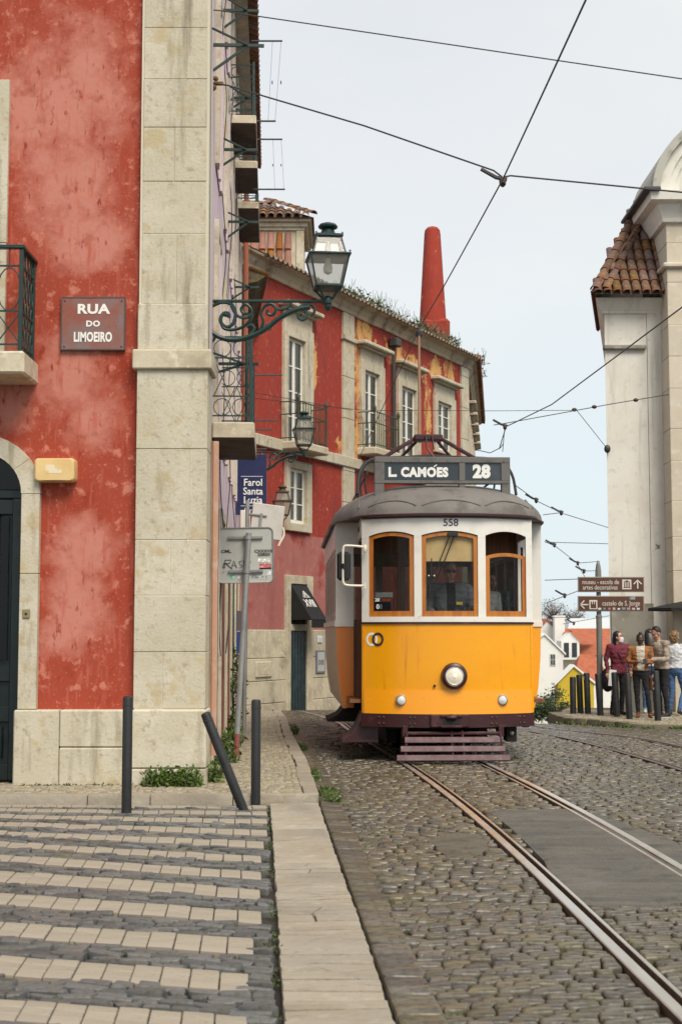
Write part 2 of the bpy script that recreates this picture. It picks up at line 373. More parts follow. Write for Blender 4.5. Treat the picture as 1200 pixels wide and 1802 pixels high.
def chamfer(q,t=.25):
    o=[]
    n=len(q)
    for i in range(n):
        p,a,b=Vector(q[i]),Vector(q[i-1]),Vector(q[(i+1)%n]); tt=t*random.uniform(.6,1.3)
        o.append(tuple(p+(a-p)*tt*.5*random.uniform(.7,1.2))); o.append(tuple(p+(b-p)*tt*.5*random.uniform(.7,1.2)))
    return o
def lay(parent,name,stones,m,nsingle,stuffname):
    """stones: list of (verts,faces,centre). The nsingle that show largest become objects, the rest one mesh."""
    vis=[(i,s) for i,s in enumerate(stones) if inframe((s[2][0],s[2][1],gz(*s[2])))]
    vis.sort(key=lambda t:t[1][2][1]); single=set(i for i,_ in vis[:nsingle]); big=MB()
    for i,(v,f,c) in enumerate(stones):
        z0=gz(*c)
        if i in single:
            mb=MB(); mb.add([(x-c[0],y-c[1],z) for x,y,z in v],f)
            o=mb.build(name,m,smooth=50,world=False,shadefix=False); o.location=(c[0],c[1],z0); o.parent=parent
        else: big.add([(x,y,z+z0) for x,y,z in v],f)
    if big.v:
        o=big.build(stuffname,m,parent,smooth=50,shadefix=False); o['kind']='stuff'
# ---- cobbles of the carriageway
def warp(x,y):
    return .05*math.sin(x*1.7+y*.6)+.03*math.sin(x*4.1-y*1.3+1)+.02*math.sin(y*2.7+x*2.2)+.10*(x-1)*math.sin(y*.45)
patch1=[G(*p) for p in ((862,1428),(935,1424),(1012,1424),(1075,1440),(1200,1486),(1290,1520),(1330,1600),(1200,1592),(1110,1598),(1022,1596),(955,1515))]
patch2=[G(*p) for p in ((752,1478),(800,1466),(842,1470),(862,1486),(850,1506),(806,1512),(776,1500))]
patch3=[G(*p) for p in ((560,1300),(566,1300),(570,1306),(562,1306))]
def inpoly(x,y,P):
    r=False;n=len(P)
    for i in range(n):
        a,b=P[i],P[i-1]
        if (a[1]>y)!=(b[1]>y) and x<(b[0]-a[0])*(y-a[1])/(b[1]-a[1])+a[0]: r=not r
    return r
stones=[]; y=4.4
RAILF=((rail1,1),(lambda t:rail1(t)+GA,-1),(rail2,1),(lambda t:rail2(t)+GA+.12,-1))
def blocked(x,y):
    for fx,s in((rail1,1),(lambda t:rail1(t)+GA,-1),(rail2,1),(lambda t:rail2(t)+GA+.12,-1)):
        d=(x-fx(y))*s
        if -.05<d<.11: return True
    return inpoly(x,y,patch1) or inpoly(x,y,patch2)
RP=[(4.75,26.2),(5.4,25.0),(7.0,24.6),(12,24.5),(12,31),(4.9,31),(4.2,29),(4.25,27.2)]   # right pavement outline
row=0
while y<36:
    d=random.uniform(.062,.09) if y<20 else random.uniform(.11,.14)
    yc=y+d/2; x0=(kr(yc)+.22) if yc<12.35 else se(yc)+.17; x1=.245*yc+2.4
    x=x0-random.uniform(0,.1)
    while x<x1:
        wd=random.uniform(.075,.15)*(1 if y<20 else 1.3); g=.0035
        q=[]
        for (a,b) in((x+g,y+g),(x+wd-g,y+g),(x+wd-g,y+d-g),(x+g,y+d-g)):
            jj=.010; q.append((a+random.uniform(-jj,jj),b+warp(a,b)+random.uniform(-jj,jj)))
        x+=wd
        cx=sum(p[0] for p in q)/4; cy=sum(p[1] for p in q)/4
        if cx<x0-.02 or blocked(cx,cy) or inpoly(cx,cy,RP): continue
        q2=[]
        for (a,b) in q:
            for fx,s in RAILF:
                r_=fx(b); lo_,hi_=(r_-.04,r_+.10) if s>0 else (r_-.10,r_+.04)
                if cx<r_+.03*s: a=min(a,lo_)
                else: a=max(a,hi_)
            q2.append((a,b))
        q=q2
        if max(p[0] for p in q)-min(p[0] for p in q)<.035 or inpoly(*q[0],patch1) and inpoly(*q[1],patch1): continue
        cx=sum(p[0] for p in q)/4; cy=sum(p[1] for p in q)/4
        h=.004+random.uniform(-.009,.009)+.008*noise.noise((cx*.9,cy*.9,3)); tk=.075 if y<9 else .04; tx,ty=random.uniform(-tk,tk),random.uniform(-tk,tk)
        q=chamfer(q,.13) if y<22 else q
        v,f,c=stone_mesh(q,h,.014 if y<22 else .012,.006)
        v=[(a,b,z+(a-c[0])*tx+(b-c[1])*ty) for a,b,z in v]; stones.append((v,f,c))
    y+=d
lay(road,'cobblestone',stones,cob_m,300,'cobblestones')
# gutter stones beside the kerb
gs=[];y=4.6
while y<30:
    ln=random.uniform(.13,.24)
    a0,a1=(kr(y)+.012,kr(y+ln)+.012) if y+ln<12.32 else (se(y)+.02,se(y+ln)+.02)
    wd=.19
    q=[(a0+.005,y+.006),(a0+wd,y+.006+random.uniform(-.01,.01)),(a1+wd,y+ln-.006+random.uniform(-.01,.01)),(a1+.005,y+ln-.006)]
    v,f,c=stone_mesh(chamfer(q,.18),.004+random.uniform(-.004,.006),.012,.006); gs.append((v,f,c)); y+=ln
lay(road,'gutter_stone',gs,cob_m,90,'gutter_stones')
def patch(P,name,m,h):
    # subdivided irregular slab
    P2=[]
    for i in range(len(P)):
        a,b=P[i],P[(i+1)%len(P)]
        for k in range(5):
            t=k/5; p=a.lerp(b,t); P2.append((p.x+random.uniform(-.02,.02),p.y+random.uniform(-.05,.05)))
    c=(sum(p[0] for p in P2)/len(P2),sum(p[1] for p in P2)/len(P2)); n=len(P2); mb=MB(); v=[];f=[]
    for s,z in((1.01,-.04),(1.,h*.5),(.97,h),(.7,h+.004),(.35,h+.002)):
        for x,y in P2: v.append((c[0]+(x-c[0])*s,c[1]+(y-c[1])*s,z+.006*noise.noise((x*2*s,y*2*s,5))))
    for i in range(4):
        for k in range(n): f.append((i*n+k,i*n+(k+1)%n,(i+1)*n+(k+1)%n,(i+1)*n+k))
    f.append(tuple(4*n+k for k in range(n))); mb.add(v,f); return mb.build(name,m,road,smooth=60)
patch(patch1,'asphalt_patch',asph,.004); patch(patch2,'concrete_patch',mat('concrete patch',(.10,.085,.06),.8,layers=((5,6,(.06,.05,.035),.46,.62),(14,6,(.13,.11,.08),.55,.7)),bump=(40,.6,.008)),.006)
# ---- kerb slabs
kerb=bpy.data.objects.new('kerb',None); C.objects.link(kerb); struct(kerb); ORG['kerb']=Matrix.Identity(4)
kb=[4.5]+[G(560,v).y for v in (1802,1765,1728,1684,1648,1600,1573,1539,1520)][0:]+[12.28]
kb=sorted(kb)
def slab(poly,h,nm='kerb_slab'):
    P2=[]
    for i in range(len(poly)):
        a,b=Vector(poly[i]),Vector(poly[(i+1)%len(poly)]); k=max(2,int((b-a).length/.05))
        for j in range(k):
            p=a.lerp(b,j/k); q=p+Vector((random.uniform(-1,1),random.uniform(-1,1)))*.005 if j else p; P2.append((q.x,q.y))
    c=(sum(p[0] for p in P2)/len(P2),sum(p[1] for p in P2)/len(P2)); n=len(P2); v=[];f=[]
    tx,ty=random.uniform(-.01,.01),random.uniform(-.012,.012)
    for s,z in((1.,-.05),(1.,h-.008),(.985,h)):
        for x,y in P2: v.append((x+(c[0]-x)*(1-s),y+(c[1]-y)*(1-s),z+(x-c[0])*tx+(y-c[1])*ty))
    for i in range(2):
        for k in range(n): f.append((i*n+k,i*n+(k+1)%n,(i+1)*n+(k+1)%n,(i+1)*n+k))
    f.append(tuple(2*n+k for k in range(n))); mb=MB(); mb.add(v,f); mb.build(nm,kerbst,kerb,smooth=40)
def split_poly(P,p,d):
    """split convex polygon P by the line through p along d, leaving a narrow gap"""
    nrm=Vector((-d.y,d.x)).normalized(); out=[]
    for sg in(1,-1):
        o=[]; g=random.uniform(.002,.006)
        dist=[(Vector(q)-p).dot(nrm)*sg-g for q in P]
        for k in range(len(P)):
            a,b=Vector(P[k]),Vector(P[(k+1)%len(P)]); da,db=dist[k],dist[(k+1)%len(P)]
            if da>=0: o.append(tuple(a))
            if (da<0)!=(db<0): o.append(tuple(a.lerp(b,da/(da-db))))
        if len(o)>=3: out.append(o)
    return out
def parea(P): return abs(sum(P[k-1][0]*P[k][1]-P[k][0]*P[k-1][1] for k in range(len(P))))/2
for i,(a,b) in enumerate(zip(kb,kb[1:])):
    g=.004; L0,L1,R0,R1=kl(a),kl(b),kr(a),kr(b)
    pieces=[[(L0+random.uniform(0,.01),a+g),(R0-random.uniform(0,.01),a+g),(R1,b-g),(L1,b-g)]]
    for _ in range({2:2,3:5,4:2,5:6,6:4,7:3,8:5}.get(i,1)):
        pieces.sort(key=parea); P=pieces.pop(); c=Vector((sum(q[0] for q in P)/len(P),sum(q[1] for q in P)/len(P)))+Vector((random.uniform(-.04,.04),random.uniform(-.05,.05)))
        an=random.gauss(0,.3) if random.random()<.75 else random.uniform(.6,2.4)
        pieces+=split_poly(P,c,Vector((math.cos(an),math.sin(an))))
    for P in pieces:
        if parea(P)>.001: slab(P,random.uniform(.007,.013))
# ---- striped crossing with cream tactile tiles between dark basalt setts
cross=bpy.data.objects.new('crossing',None); C.objects.link(cross); struct(cross); ORG['crossing']=Matrix.Identity(4)
def z3(x,y): return x/2.4,1380+y/2.4
ST=[((0,1105),(1035,1190),(0,1240),(1035,1330)),((0,905),(1045,980),(0,1010),(1045,1082)),((0,725),(1050,800),(0,820),(1050,890)),((0,585),(1070,650),(0,652),(1070,730)),((0,460),(1105,540),(0,516),(1105,600)),
 ((0,365),(1100,445),(0,420),(1100,495)),((0,298),(1105,370),(0,334),(1105,408)),((0,243),(1105,305),(0,268),(1105,337)),((0,198),(1115,243),(0,219),(1115,275)),((0,160),(1130,195),(0,178),(1130,222)),
 ((0,128),(1130,150),(0,145),(1130,171)),((0,104),(1130,118),(0,116),(1130,135)),((0,88),(1130,93),(0,96),(1130,106))]
def line_at(a,b,x): t=(x-a.x)/(b.x-a.x); return a.y+(b.y-a.y)*t
bands=[]; ntile=0
tmpl={}
for (a,b,c,d) in ST:
    T0,T1,B0,B1=[G(*z3(*p)) for p in(a,b,c,d)]
    B0=B0.lerp(T0,.13); B1=B1.lerp(T1,.13)
    far=(T0,T1); near=(B0,B1); bands.append((near,far,T1.x))
    nt=max(1,int(round((T1.x+.15-min(T0.x,B0.x))/.127)))
    u=(B1-B0).normalized(); x=B1.x
    for k in range(nt+2):
        xa=x-.127+.006; xb=x; x-=.127
        sk=.0
        q=[(xa,line_at(*near,xa)),(xb,line_at(*near,xb)),(xb-.02,line_at(*far,xb)),(xa-.02,line_at(*far,xa))]
        cx=sum(p[0] for p in q)/4; cy=sum(p[1] for p in q)/4
        if not inframe((cx,cy,0),420): continue
        P=[Vector((p[0]-cx,p[1]-cy)) for p in q]; mb=MB(); nr=3; v=[];f=[]
        prof=[(0,-.05),(0,.001)]
        for r_ in range(nr): prof+= [(r_/nr+.025,.004),((r_+1)/nr-.025,.004)]+([((r_+1)/nr,-.003)] if r_<nr-1 else [])
        prof+=[(1,.001),(1,-.05)]
        dz=random.uniform(-.004,.004); tx=random.uniform(-.02,.02)
        for t,z in prof:
            l=P[0].lerp(P[3],t); r2=P[1].lerp(P[2],t)
            for s_,zz in((0.,-.05 if z>0 else z),(0.0,z-.004 if z>0 else z),(.03,z),(.97,z),(1.,z-.004 if z>0 else z),(1.,-.05 if z>0 else z)):
                p=l.lerp(r2,s_); v.append((p.x,p.y,zz+dz+p.x*tx))
        m_=len(prof)
        for i in range(m_-1):
            for k2 in range(5): f.append((i*6+k2,i*6+k2+1,(i+1)*6+k2+1,(i+1)*6+k2))
        mb.add(v,f); o=mb.build('paving_tile',tile_c,smooth=30,world=False); o.location=(cx,cy,0); o.parent=cross; ntile+=1
def instripe(x,y):
    for near,far,xr in bands:
        if x<xr+.03 and line_at(*near,x)-.012<y<line_at(*far,x)+.012: return True
    return False
ds=[]; y=4.7
while y<12.2:
    d=random.uniform(.055,.09); x=kl(y)-.02
    while x>-.245*y-2.0:
        wd=random.uniform(.07,.19); 
        def sh(a,b): return (a+random.uniform(-.018,.018), b-.2*(a-kl(6))*.9 -.10+random.uniform(-.014,.014)+.5*warp(a,b))
        q=[sh(x-wd+.006,y),sh(x-.006,y),sh(x-.006,y+d-.01),sh(x-wd+.006,y+d-.01)]; x-=wd*.97
        cx=sum(p[0] for p in q)/4; cy=sum(p[1] for p in q)/4
        if cy>12.2 or cy<4.5 or instripe(cx,cy) or max(p[0] for p in q)>kl(cy): continue
        q=chamfer(q,.2); h=.004+random.uniform(-.009,.008)
        v,f,c=stone_mesh(q,h,.005,.004); tx,ty=random.uniform(-.09,.09),random.uniform(-.09,.09)
        ds.append(([(a,b,z+(a-c[0])*tx+(b-c[1])*ty) for a,b,z in v],f,c))
    y+=d
lay(cross,'paving_stone',ds,basalt,300,'paving_stones')
# ---- raised pavement (calcada) along the left building
pav=MB()
outl=[(-6,12.35)]+[(-.6,12.33),(-.194,12.3)]+SE[1:]+[(-6,33)]
inn=[(x,y) for x,y in outl]
def fillz(P,z,mb):
    n=len(P); mb.add([(x,y,gz(x,y)+z) for x,y in P]+[(x,y,gz(x,y)-.08) for x,y in P],[tuple(range(n))]+[(i,(i+1)%n,(i+1)%n+n,i+n) for i in range(n)])
rows=[12.34+.5*i for i in range(41)]; v=[];f=[]
for i,yy in enumerate(rows):
    for xx in(-6,-3,se(yy)-.03): v.append((xx,yy,gz(xx,yy)+PAV-.02))
    for_=i*3
    if i: f+= [((i-1)*3,(i-1)*3+1,i*3+1,i*3),((i-1)*3+1,(i-1)*3+2,i*3+2,i*3+1)]
pav.add(v,f); pavement=struct(pav.build('pavement',dirt,smooth=0))
def wallx(y): return -.593-.049*y-(.06*(y-27) if y>27 else 0)
cs=[];y=12.42
while y<31:
    d=.062 if y<20 else .09; x=se(y)-.13
    x_min=wallx(y)-.0 if y>13.3 else -.245*y-.5
    while x>x_min:
        wd=random.uniform(.05,.085)*(1 if y<20 else 1.4)
        q=[(a+random.uniform(-.006,.006),b+random.uniform(-.008,.008)+.4*warp(a,b)) for a,b in((x-wd+.004,y),(x-.004,y),(x-.004,y+d-.007),(x-wd+.004,y+d-.007))]; x-=wd
        v_,f_,c=stone_mesh(q,PAV+.0+random.uniform(-.004,.004),.006,.003,PAV-.04); cs.append((v_,f_,c))
    y+=d
lay(pavement,'paving_stone',cs,calcada,0,'paving_stones')
# border stones of the raised pavement
def kstone(q,h=PAV+.01,m=kerbst):
    v_,f_,c=stone_mesh(chamfer(q,.08),h,.005,.006,-.1); mb=MB(); mb.add([(a,b,z+gz(*c)) for a,b,z in v_],f_); mb.build('kerb_stone',m,pavement,smooth=40)
x=-.2
while x>-3.7:
    wd=random.uniform(.5,.9); kstone([(x-wd+.004,12.31),(x-.004,12.31),(x-.004,12.42),(x-wd+.004,12.42)]); x-=wd
y=12.43
while y<30:
    ln=random.uniform(.35,.8); b=y+ln; j=random.uniform(-.03,.03); wj=random.uniform(.10,.17)
    kstone([(se(y)-wj,y+.006),(se(y)+.01+j*.3,y+.006),(se(b)+.01+j*.3,b-.006),(se(b)-wj,b-.006)]); y=b
# ---- right pavement under the walkers
ZP=gz(5,26.5)+.10
mb=MB(); n=len(RP); 
RPs=[]
for i in range(n):
    a,b=Vector(RP[i]),Vector(RP[(i+1)%n]); pa,pb=Vector(RP[i-1]),Vector(RP[(i+2)%n])
    for k in range(4): t=k/4; RPs.append(tuple(a.lerp(b,t)))
mb.add([(x,y,ZP-.015) for x,y in RP]+[(x,y,ZP-1.6) for x,y in RP],[tuple(range(n))]+[(i,(i+1)%n,(i+1)%n+n,i+n) for i in range(n)])
rpav=struct(mb.build('pavement',dirt,smooth=0))
cs=[];y=24.6
while y<31:
    x=4.0
    while x<8.4:
        wd=random.uniform(.08,.13); q=[(x+.005,y),(x+wd-.005,y),(x+wd-.005,y+.095),(x+.005,y+.095)]; x+=wd
        cx=x-wd/2
        if not inpoly(cx,y+.05,[(4.3+.1 if a<4.6 else a,b+.12 if b<26.5 else b) for a,b in RP]): continue
        v_,f_,c=stone_mesh(q,random.uniform(-.003,.004),.006,.003,-.04); cs.append(([(a,b,z+ZP) for a,b,z in v_],f_,c))
    y+=.105
big=MB(); [big.add(a,b) for a,b,c in cs]; o=big.build('paving_stones',calcada,rpav,smooth=40,shadefix=False); o['kind']='stuff'
dk=mat('dark kerb stone',(.16,.14,.10),.85,layers=((4,6,(.10,.10,.05),.5,.65),(9,6,(.22,.19,.14),.55,.7)),bump=(25,.5,.01),var=.15)
EDGE=[(4.2,29.0),(4.25,27.2),(4.75,26.2),(5.4,25.0),(7.0,24.6),(9,24.55)]
def catmull(P,k):
    o=[];P=[Vector(p) for p in P]
    for i in range(len(P)-1):
        p0,p1,p2,p3=P[max(i-1,0)],P[i],P[i+1],P[min(i+2,len(P)-1)]
        for j in range(k):
            t=j/k; o.append(.5*((2*p1)+(-p0+p2)*t+(2*p0-5*p1+4*p2-p3)*t*t+(-p0+3*p1-3*p2+p3)*t**3))
    o.append(P[-1]); return o
ed=catmull(EDGE,3)
for a,b in zip(ed,ed[1:]):
    t=(b-a).normalized(); nn=Vector((-t.y,t.x)); a2=a+t*.006; b2=b-t*.006
    q=[tuple(a2-nn*.02),tuple(b2-nn*.02),tuple(b2+nn*.2),tuple(a2+nn*.2)]
    v_,f_,c=stone_mesh(chamfer(q,.06),ZP+.015+random.uniform(-.01,.01),.006,.01,ZP-.45); mb=MB(); mb.add(v_,f_); mb.build('kerb_stone',dk,rpav,smooth=40)
# ================================================================ CORNER BUILDING (left)
YW=13.32
bl=lambda px,py,rx,rz,Y=YW:((lambda p:((p.x+2.5,p.y-13.3,p.z),(rx/188.,3.,rz/188.)))(A(px,py,Y)))
red_stucco=mat('faded red stucco',(.325,.052,.027),.85,
  blobs=((.52,.215,.165),[bl(130,150,115,140),bl(120,330,90,130),bl(150,420,90,60),bl(40,200,60,90),bl(130,660,75,80),bl(165,740,50,60),bl(20,690,45,90),bl(130,1070,62,85),bl(110,1110,50,50),bl(150,960,70,60)],(2.9,1.30,2.05,.85,1.7)),
  layers=((9,10,(.50,.17,.12),.56,.66),(3.2,9,(.27,.036,.018),.55,.70),(38,6,(.5,.17,.12),.60,.70),(5,9,(.42,.105,.07),.54,.70,(3,1,.5)),(16,8,(.27,.035,.018),.60,.70,(1,1,.4))),bump=(9,.35,.012),spec=.35)
lilac=mat('lilac painted render',(.60,.47,.53),.8,layers=((2,6,(.52,.38,.43),.45,.65),(7,6,(.6,.52,.5),.55,.7),(1.5,7,(.36,.25,.22),.62,.75,(1,1,.25))),bump=(14,.3,.006))
brownred=mat('brown red woodwork',(.20,.075,.05),.6,layers=((6,6,(.3,.14,.1),.5,.7),),bump=(30,.2,.003))
bld=thing('corner_building','faded red and lilac corner building with stone pilaster, at the left','building',(-2.5,13.3,0))
X0=-7.5
def X(px,py=1100,Y=YW): return A(px,py,Y).x
def Z(py,Y=YW,px=200): return A(px,py,Y).z
xd0,xd1=X(-107),X(37)           # door opening
xo=X(70)
zs=Z(870)                       # arch spring
arc_c=(xd0+xd1)/2; r_in=(xd1-xd0)/2; r_out=xo-arc_c
xp0,xp1=-1.918,-1.25             # pilaster
# red wall with the arched door opening cut out
wz1=14.0
pts=[]
for k in range(17):
    th=math.pi-math.pi*k/16; pts.append((arc_c+r_out*.93*math.cos(th),zs+r_out*.93*math.sin(th)))
poly=[(X0,0),(pts[0][0],0)]+pts+[(pts[-1][0],0),(xp1-.02,0),(xp1-.02,wz1),(X0,wz1)]
# opening of window above
mb=MB(); mb.prism(poly,lambda a,b,d:(a,d,b),YW,YW+.4)
mb.build('wall',red_stucco,bld,smooth=0)
mb=MB(); mb.box(xd0-.3,xd1+.3,YW+.42,YW+.5,0,zs+r_out+.2); mb.build('door_recess',dark_void,bld)
# ashlar helper: separate blocks in front of a wall, facing -Y
def blocks(rects,y0,y1,m,parent,bev=.006,name='stone'):
    for (a,b,c,d) in rects:
        mb=MB(); j=.0025; yy=y0+random.uniform(-.003,.003); mb.box(a+j,b-j,yy,y1,c+j,d-j,bev); mb.build(name,m,parent,smooth=0)
# pilaster, upper and lower
zc=[Z(v,13.22) for v in (1247,1147,1048,950,790,650)]
mb=MB(); mb.box(xp0+.01,xp1-.01,13.2315,YW+.3,zc[-1],wz1); mb.box(xp0+.01,xp1-.01,13.2165,YW+.3,.3,zc[-1]-.01); mb.build('pilaster_core',mortar,bld)
lo=[]
for i in range(5):
    a,b=zc[i],zc[i+1]
    if i%2==0 and i<4: s_=xp0+(.27 if i==0 else .33); lo+=[(xp0,s_,a,b),(s_,xp1,a,b)]
    elif i==3: lo+=[(xp0,xp1-.17,a,b),(xp1-.17,xp1,a,b)]
    else: lo.append((xp0,xp1,a,b))
blocks(lo,13.21,YW+.35,stone,bld,.004)
zu=[Z(v,13.24) for v in (617,535,412,320,225,140,50,-60)]+[9.3,10.1,11,12,13,14]
up=[]
for i in range(len(zu)-1):
    a,b=zu[i],zu[i+1]
    if i==0: continue
    sp=[None,.33,.36,.30,.42,.40,.5][i%7]
    if i in(1,3,5,8,10): up+=[(xp0+.03,xp0+.03+sp,a,b),(xp0+.03+sp,xp1-.03,a,b)]
    else: up.append((xp0+.03,xp1-.03,a,b))
blocks(up,13.225,YW+.35,stone,bld,.004)
blocks([(xp0,xp1-.01,zu[0],zu[1])],13.205,YW+.35,stone,bld,.008)
mb=MB(); mb.box(xp0-.04,xp1+.035,13.165,YW+.4,Z(650,13.2),zu[0],.012); mb.build('pilaster_band',stone_dirty,bld,smooth=0)
# plinth blocks
pz=Z(1249,13.18); px_=[X(30,1300),X(110,1300),X(232,1300),xp1+.015]
pl=[(px_[0],px_[1],.05,pz),(px_[1],px_[2],.05,(pz+.05)*.51),(px_[1],px_[2],(pz+.05)*.51,pz),(px_[2],px_[3],.05,(pz+.05)*.27),(px_[2],px_[3],(pz+.05)*.27,pz)]
blocks(pl,13.165,YW+.35,stone,bld,.012,'plinth_stone')
blocks([(X0,-4.4,.05,pz),(-4.4,xd0-.04-.18,.05,pz)],13.165,YW+.35,stone,bld,.012,'plinth_stone')
mb=MB(); mb.box(px_[0]+.01,xp1,13.19,YW+.3,.0,pz-.01); mb.build('plinth_core',dirt,bld)
# door surround: jamb stones and arch stones
def arch_stone(t0,t1):
    P=[(arc_c+r*math.cos(t),zs+r*math.sin(t)) for r,t in [(r_in,t0+(t1-t0)*k/4) for k in range(5)]+[(r_out,t1-(t1-t0)*k/4) for k in range(5)]]
    mb=MB(); mb.prism(P,lambda a,b,d:(a,d,b),13.235,YW+.3); mb.build('arch_stone',stone,bld,smooth=0)
na=5
for k in range(na): arch_stone(math.pi*k/na+.004,math.pi*(k+1)/na-.004)
for sx in(-1,1):
    xa,xb=sorted((arc_c+sx*r_in,arc_c+sx*r_out))
    blocks([(xa,xb,pz,Z(1010)),(xa,xb,Z(1010),zs)],13.235,YW+.3,stone,bld,.004,'jamb_stone')
# door leaf
dgreen=mat('dark green door paint',(.003,.010,.010),.35,layers=((5,5,(.005,.014,.014),.5,.7),),bump=(30,.1,.002))
dm=MB()
def dbox(a,b,c,d,y,t=.03): dm.box(a,b,y,y+t,c,d,.006)
dmid=arc_c
dm.box(xd0+.01,xd1-.01,13.5,13.53,.06,zs+r_in)
for (a,b) in((xd0,dmid),(dmid,xd1)):
    for (l,r) in((a+.01,a+.13),(b-.13,b-.01)): dm.box(l,r,13.455,13.5,.08,zs-.02,.008)
    for zz in(.08,.62,1.0,zs-.18): dm.box(a+.12,b-.12,13.457,13.5,zz,zz+.15,.008)
    dm.box(a+.2,b-.2,13.475,13.5,.28,.58,.02)
dm.box(xd0,xd1,13.44,13.5,zs-.03,zs+.06,.01)
door=dm.build('door',dgreen,bld,smooth=0)
for (a,b) in((xd0,dmid),(dmid,xd1)):
    mb=MB(); mb.box(a+.15,b-.16,13.465,13.478,1.2,zs-.2); mb.build('pane',glass_mat('door glass',(.25,.28,.27)),door)
P=[(arc_c+(r_in-.02)*math.cos(math.pi*k/14),zs+.06+(r_in-.06)*math.sin(math.pi*k/14)) for k in range(15)]
mb=MB(); mb.prism(P,lambda a,b,d:(a,d,b),13.47,13.48); mb.build('pane',MATS['door glass'],door)
mb=MB(); mb.tube([(arc_c+(r_in-.02)*math.cos(math.pi*k/14),13.46,zs+.04+(r_in-.02)*math.sin(math.pi*k/14)) for k in range(15)],.03,6); mb.build('fanlight_frame',dgreen,door)
# door bell
p=A(47,1080,13.23); b_=thing('door_bell','small brass door bell plate on the stone door jamb','door bell',p)
mb=MB(); mb.box(-.035,.035,-.012,.004,-.043,.043,.008); mb.build('plate',mat('dull brass',(.32,.27,.15),.45,.6),b_,world=False,smooth=0)
mb=MB(); mb.lathe([(.012,.012),(.012,.018),(.006,.022)],12,ax='y'); mb.build('button',black_metal,b_,world=False)
# window over the door with its stone surround and balcony
wx0,wx1=X(-150,300),X(17,300); wzt,wzb=Z(143),Z(640)
blocks([(wx1-.17,wx1,wzb,Z(430)),(wx1-.17,wx1,Z(430),wzt),(wx0,wx0+.17,wzb,wzt),(wx0+.17,wx1-.17,wzt-.2,wzt)],13.27,YW+.3,stone,bld,.006,'surround_stone')
mb=MB(); mb.box(wx0+.17,wx1-.17,13.29,13.31,wzb,wzt-.2); win=mb.build('window',white_paint,bld,smooth=0)
mb=MB(); [mb.box(a,b,13.274,13.288,c,d) for a,b in((wx0+.25,(wx0+wx1)/2-.04),((wx0+wx1)/2+.04,wx1-.25)) for c,d in((wzb+.1,wzb+1.0),(wzb+1.05,wzt-.3))]; mb.build('pane',window_glass,win)
# balcony over the door
bx0,bx1=X(-190,640,12.75),X(44,640,12.75); bzt,bzb=A(40,618,12.75).z,A(40,658,12.75).z
mb=MB(); mb.box(bx0,bx1,12.72,YW+.02,bzb,bzt,.02); bal=mb.build('balcony',stone_dirty,bld,smooth=0)
mb=MB(); rz1=A(38,432,12.78).z; xr=bx1-.05
mb.box(bx0+.02,xr+.03,12.74,12.80,rz1-.035,rz1,.006); mb.box(xr-.03,xr+.03,12.80,YW,rz1-.035,rz1,.006)
for zz in(bzt+.06,rz1-.2,rz1-.62,):
    mb.box(bx0+.02,xr,12.765,12.78,zz,zz+.016); mb.box(xr-.01,xr+.006,12.78,YW,zz,zz+.016)
for q in(0,1): mb.box(xr-.018,xr+.018,12.755+q*.5,12.79+q*.5,bzt,rz1,.003)
k=xr
while k>bx0:
    mb.tube([(k,12.772,bzt+.07),(k-.22,12.772,rz1-.62)],.007,4); mb.tube([(k-.22,12.772,bzt+.07),(k,12.772,rz1-.62)],.007,4)
    mb.tube([(k-.11+.105*math.cos(t/8*math.pi-math.pi/2),12.772,rz1-.41+.2*math.sin(t/8*math.pi-math.pi/2)) for t in range(9)],.007,4)
    mb.tube([(k-.11-.105*math.cos(t/8*math.pi-math.pi/2),12.772,rz1-.41+.2*math.sin(t/8*math.pi-math.pi/2)) for t in range(9)],.007,4)
    mb.tube([(k-.11,12.772,rz1-.2),(k-.11,12.772,rz1)],.007,4); k-=.22
for i in range(4):
    yy=12.86+i*.12
    mb.tube([(xr,yy+.05*math.sin(t*.9),bzt+(rz1-bzt)*t/14) for t in range(15)],.008,4)
    mb.tube([(xr,yy-.05*math.sin(t*.9),bzt+(rz1-bzt)*t/14) for t in range(15)],.008,4)
mb.build('railing',green_metal,bal)
# street name plate
p=A(165,570,13.30); pw,ph=.305,.256
pl_=thing('street_name_plate','weathered red street name plate reading RUA DO LIMOEIRO','street sign',p)
pm=mat('oxidised red enamel',(.24,.068,.045),.55,layers=((3,6,(.19,.13,.125),.42,.6),(9,6,(.24,.09,.06),.55,.7),(30,5,(.06,.04,.035),.66,.75)),bump=(20,.2,.003))
mb=MB(); mb.box(-pw,pw,-.02,.02,-ph,ph,.004); mb.build('plate',pm,pl_,world=False,smooth=0)
pb=mat('plate rim',(.07,.06,.058),.6)
mb=MB()
for a,b,c,d in((-pw,pw,ph-.012,ph),(-pw,pw,-ph,-ph+.012),(-pw,-pw+.012,-ph+.012,ph-.012),(pw-.012,pw,-ph+.012,ph-.012)): mb.box(a,b,-.023,-.016,c,d)
mb.build('rim',pb,pl_,world=False)
for x_,z_ in((-.27,.22),(.27,.22),(-.27,-.22),(.27,-.22)):
    mb=MB(); mb.lathe([(.009,.018),(.009,.025),(.004,.028)],8,(x_,0,z_),ax='y'); mb.build('screw',pb,pl_,world=False)
for s_,sz,zz,sx,bo in(('RUA',.125,.135,1.2,.005),('DO',.075,-.005,1.1,.003),('LIMOEIRO',.125,-.135,.62,.005)):
    text(s_,sz,white_letter,pl_,FR(Vector((0,-.0225,zz))),sx,bo,world=False,spacing=1.1 if sz<.1 else 1.05)
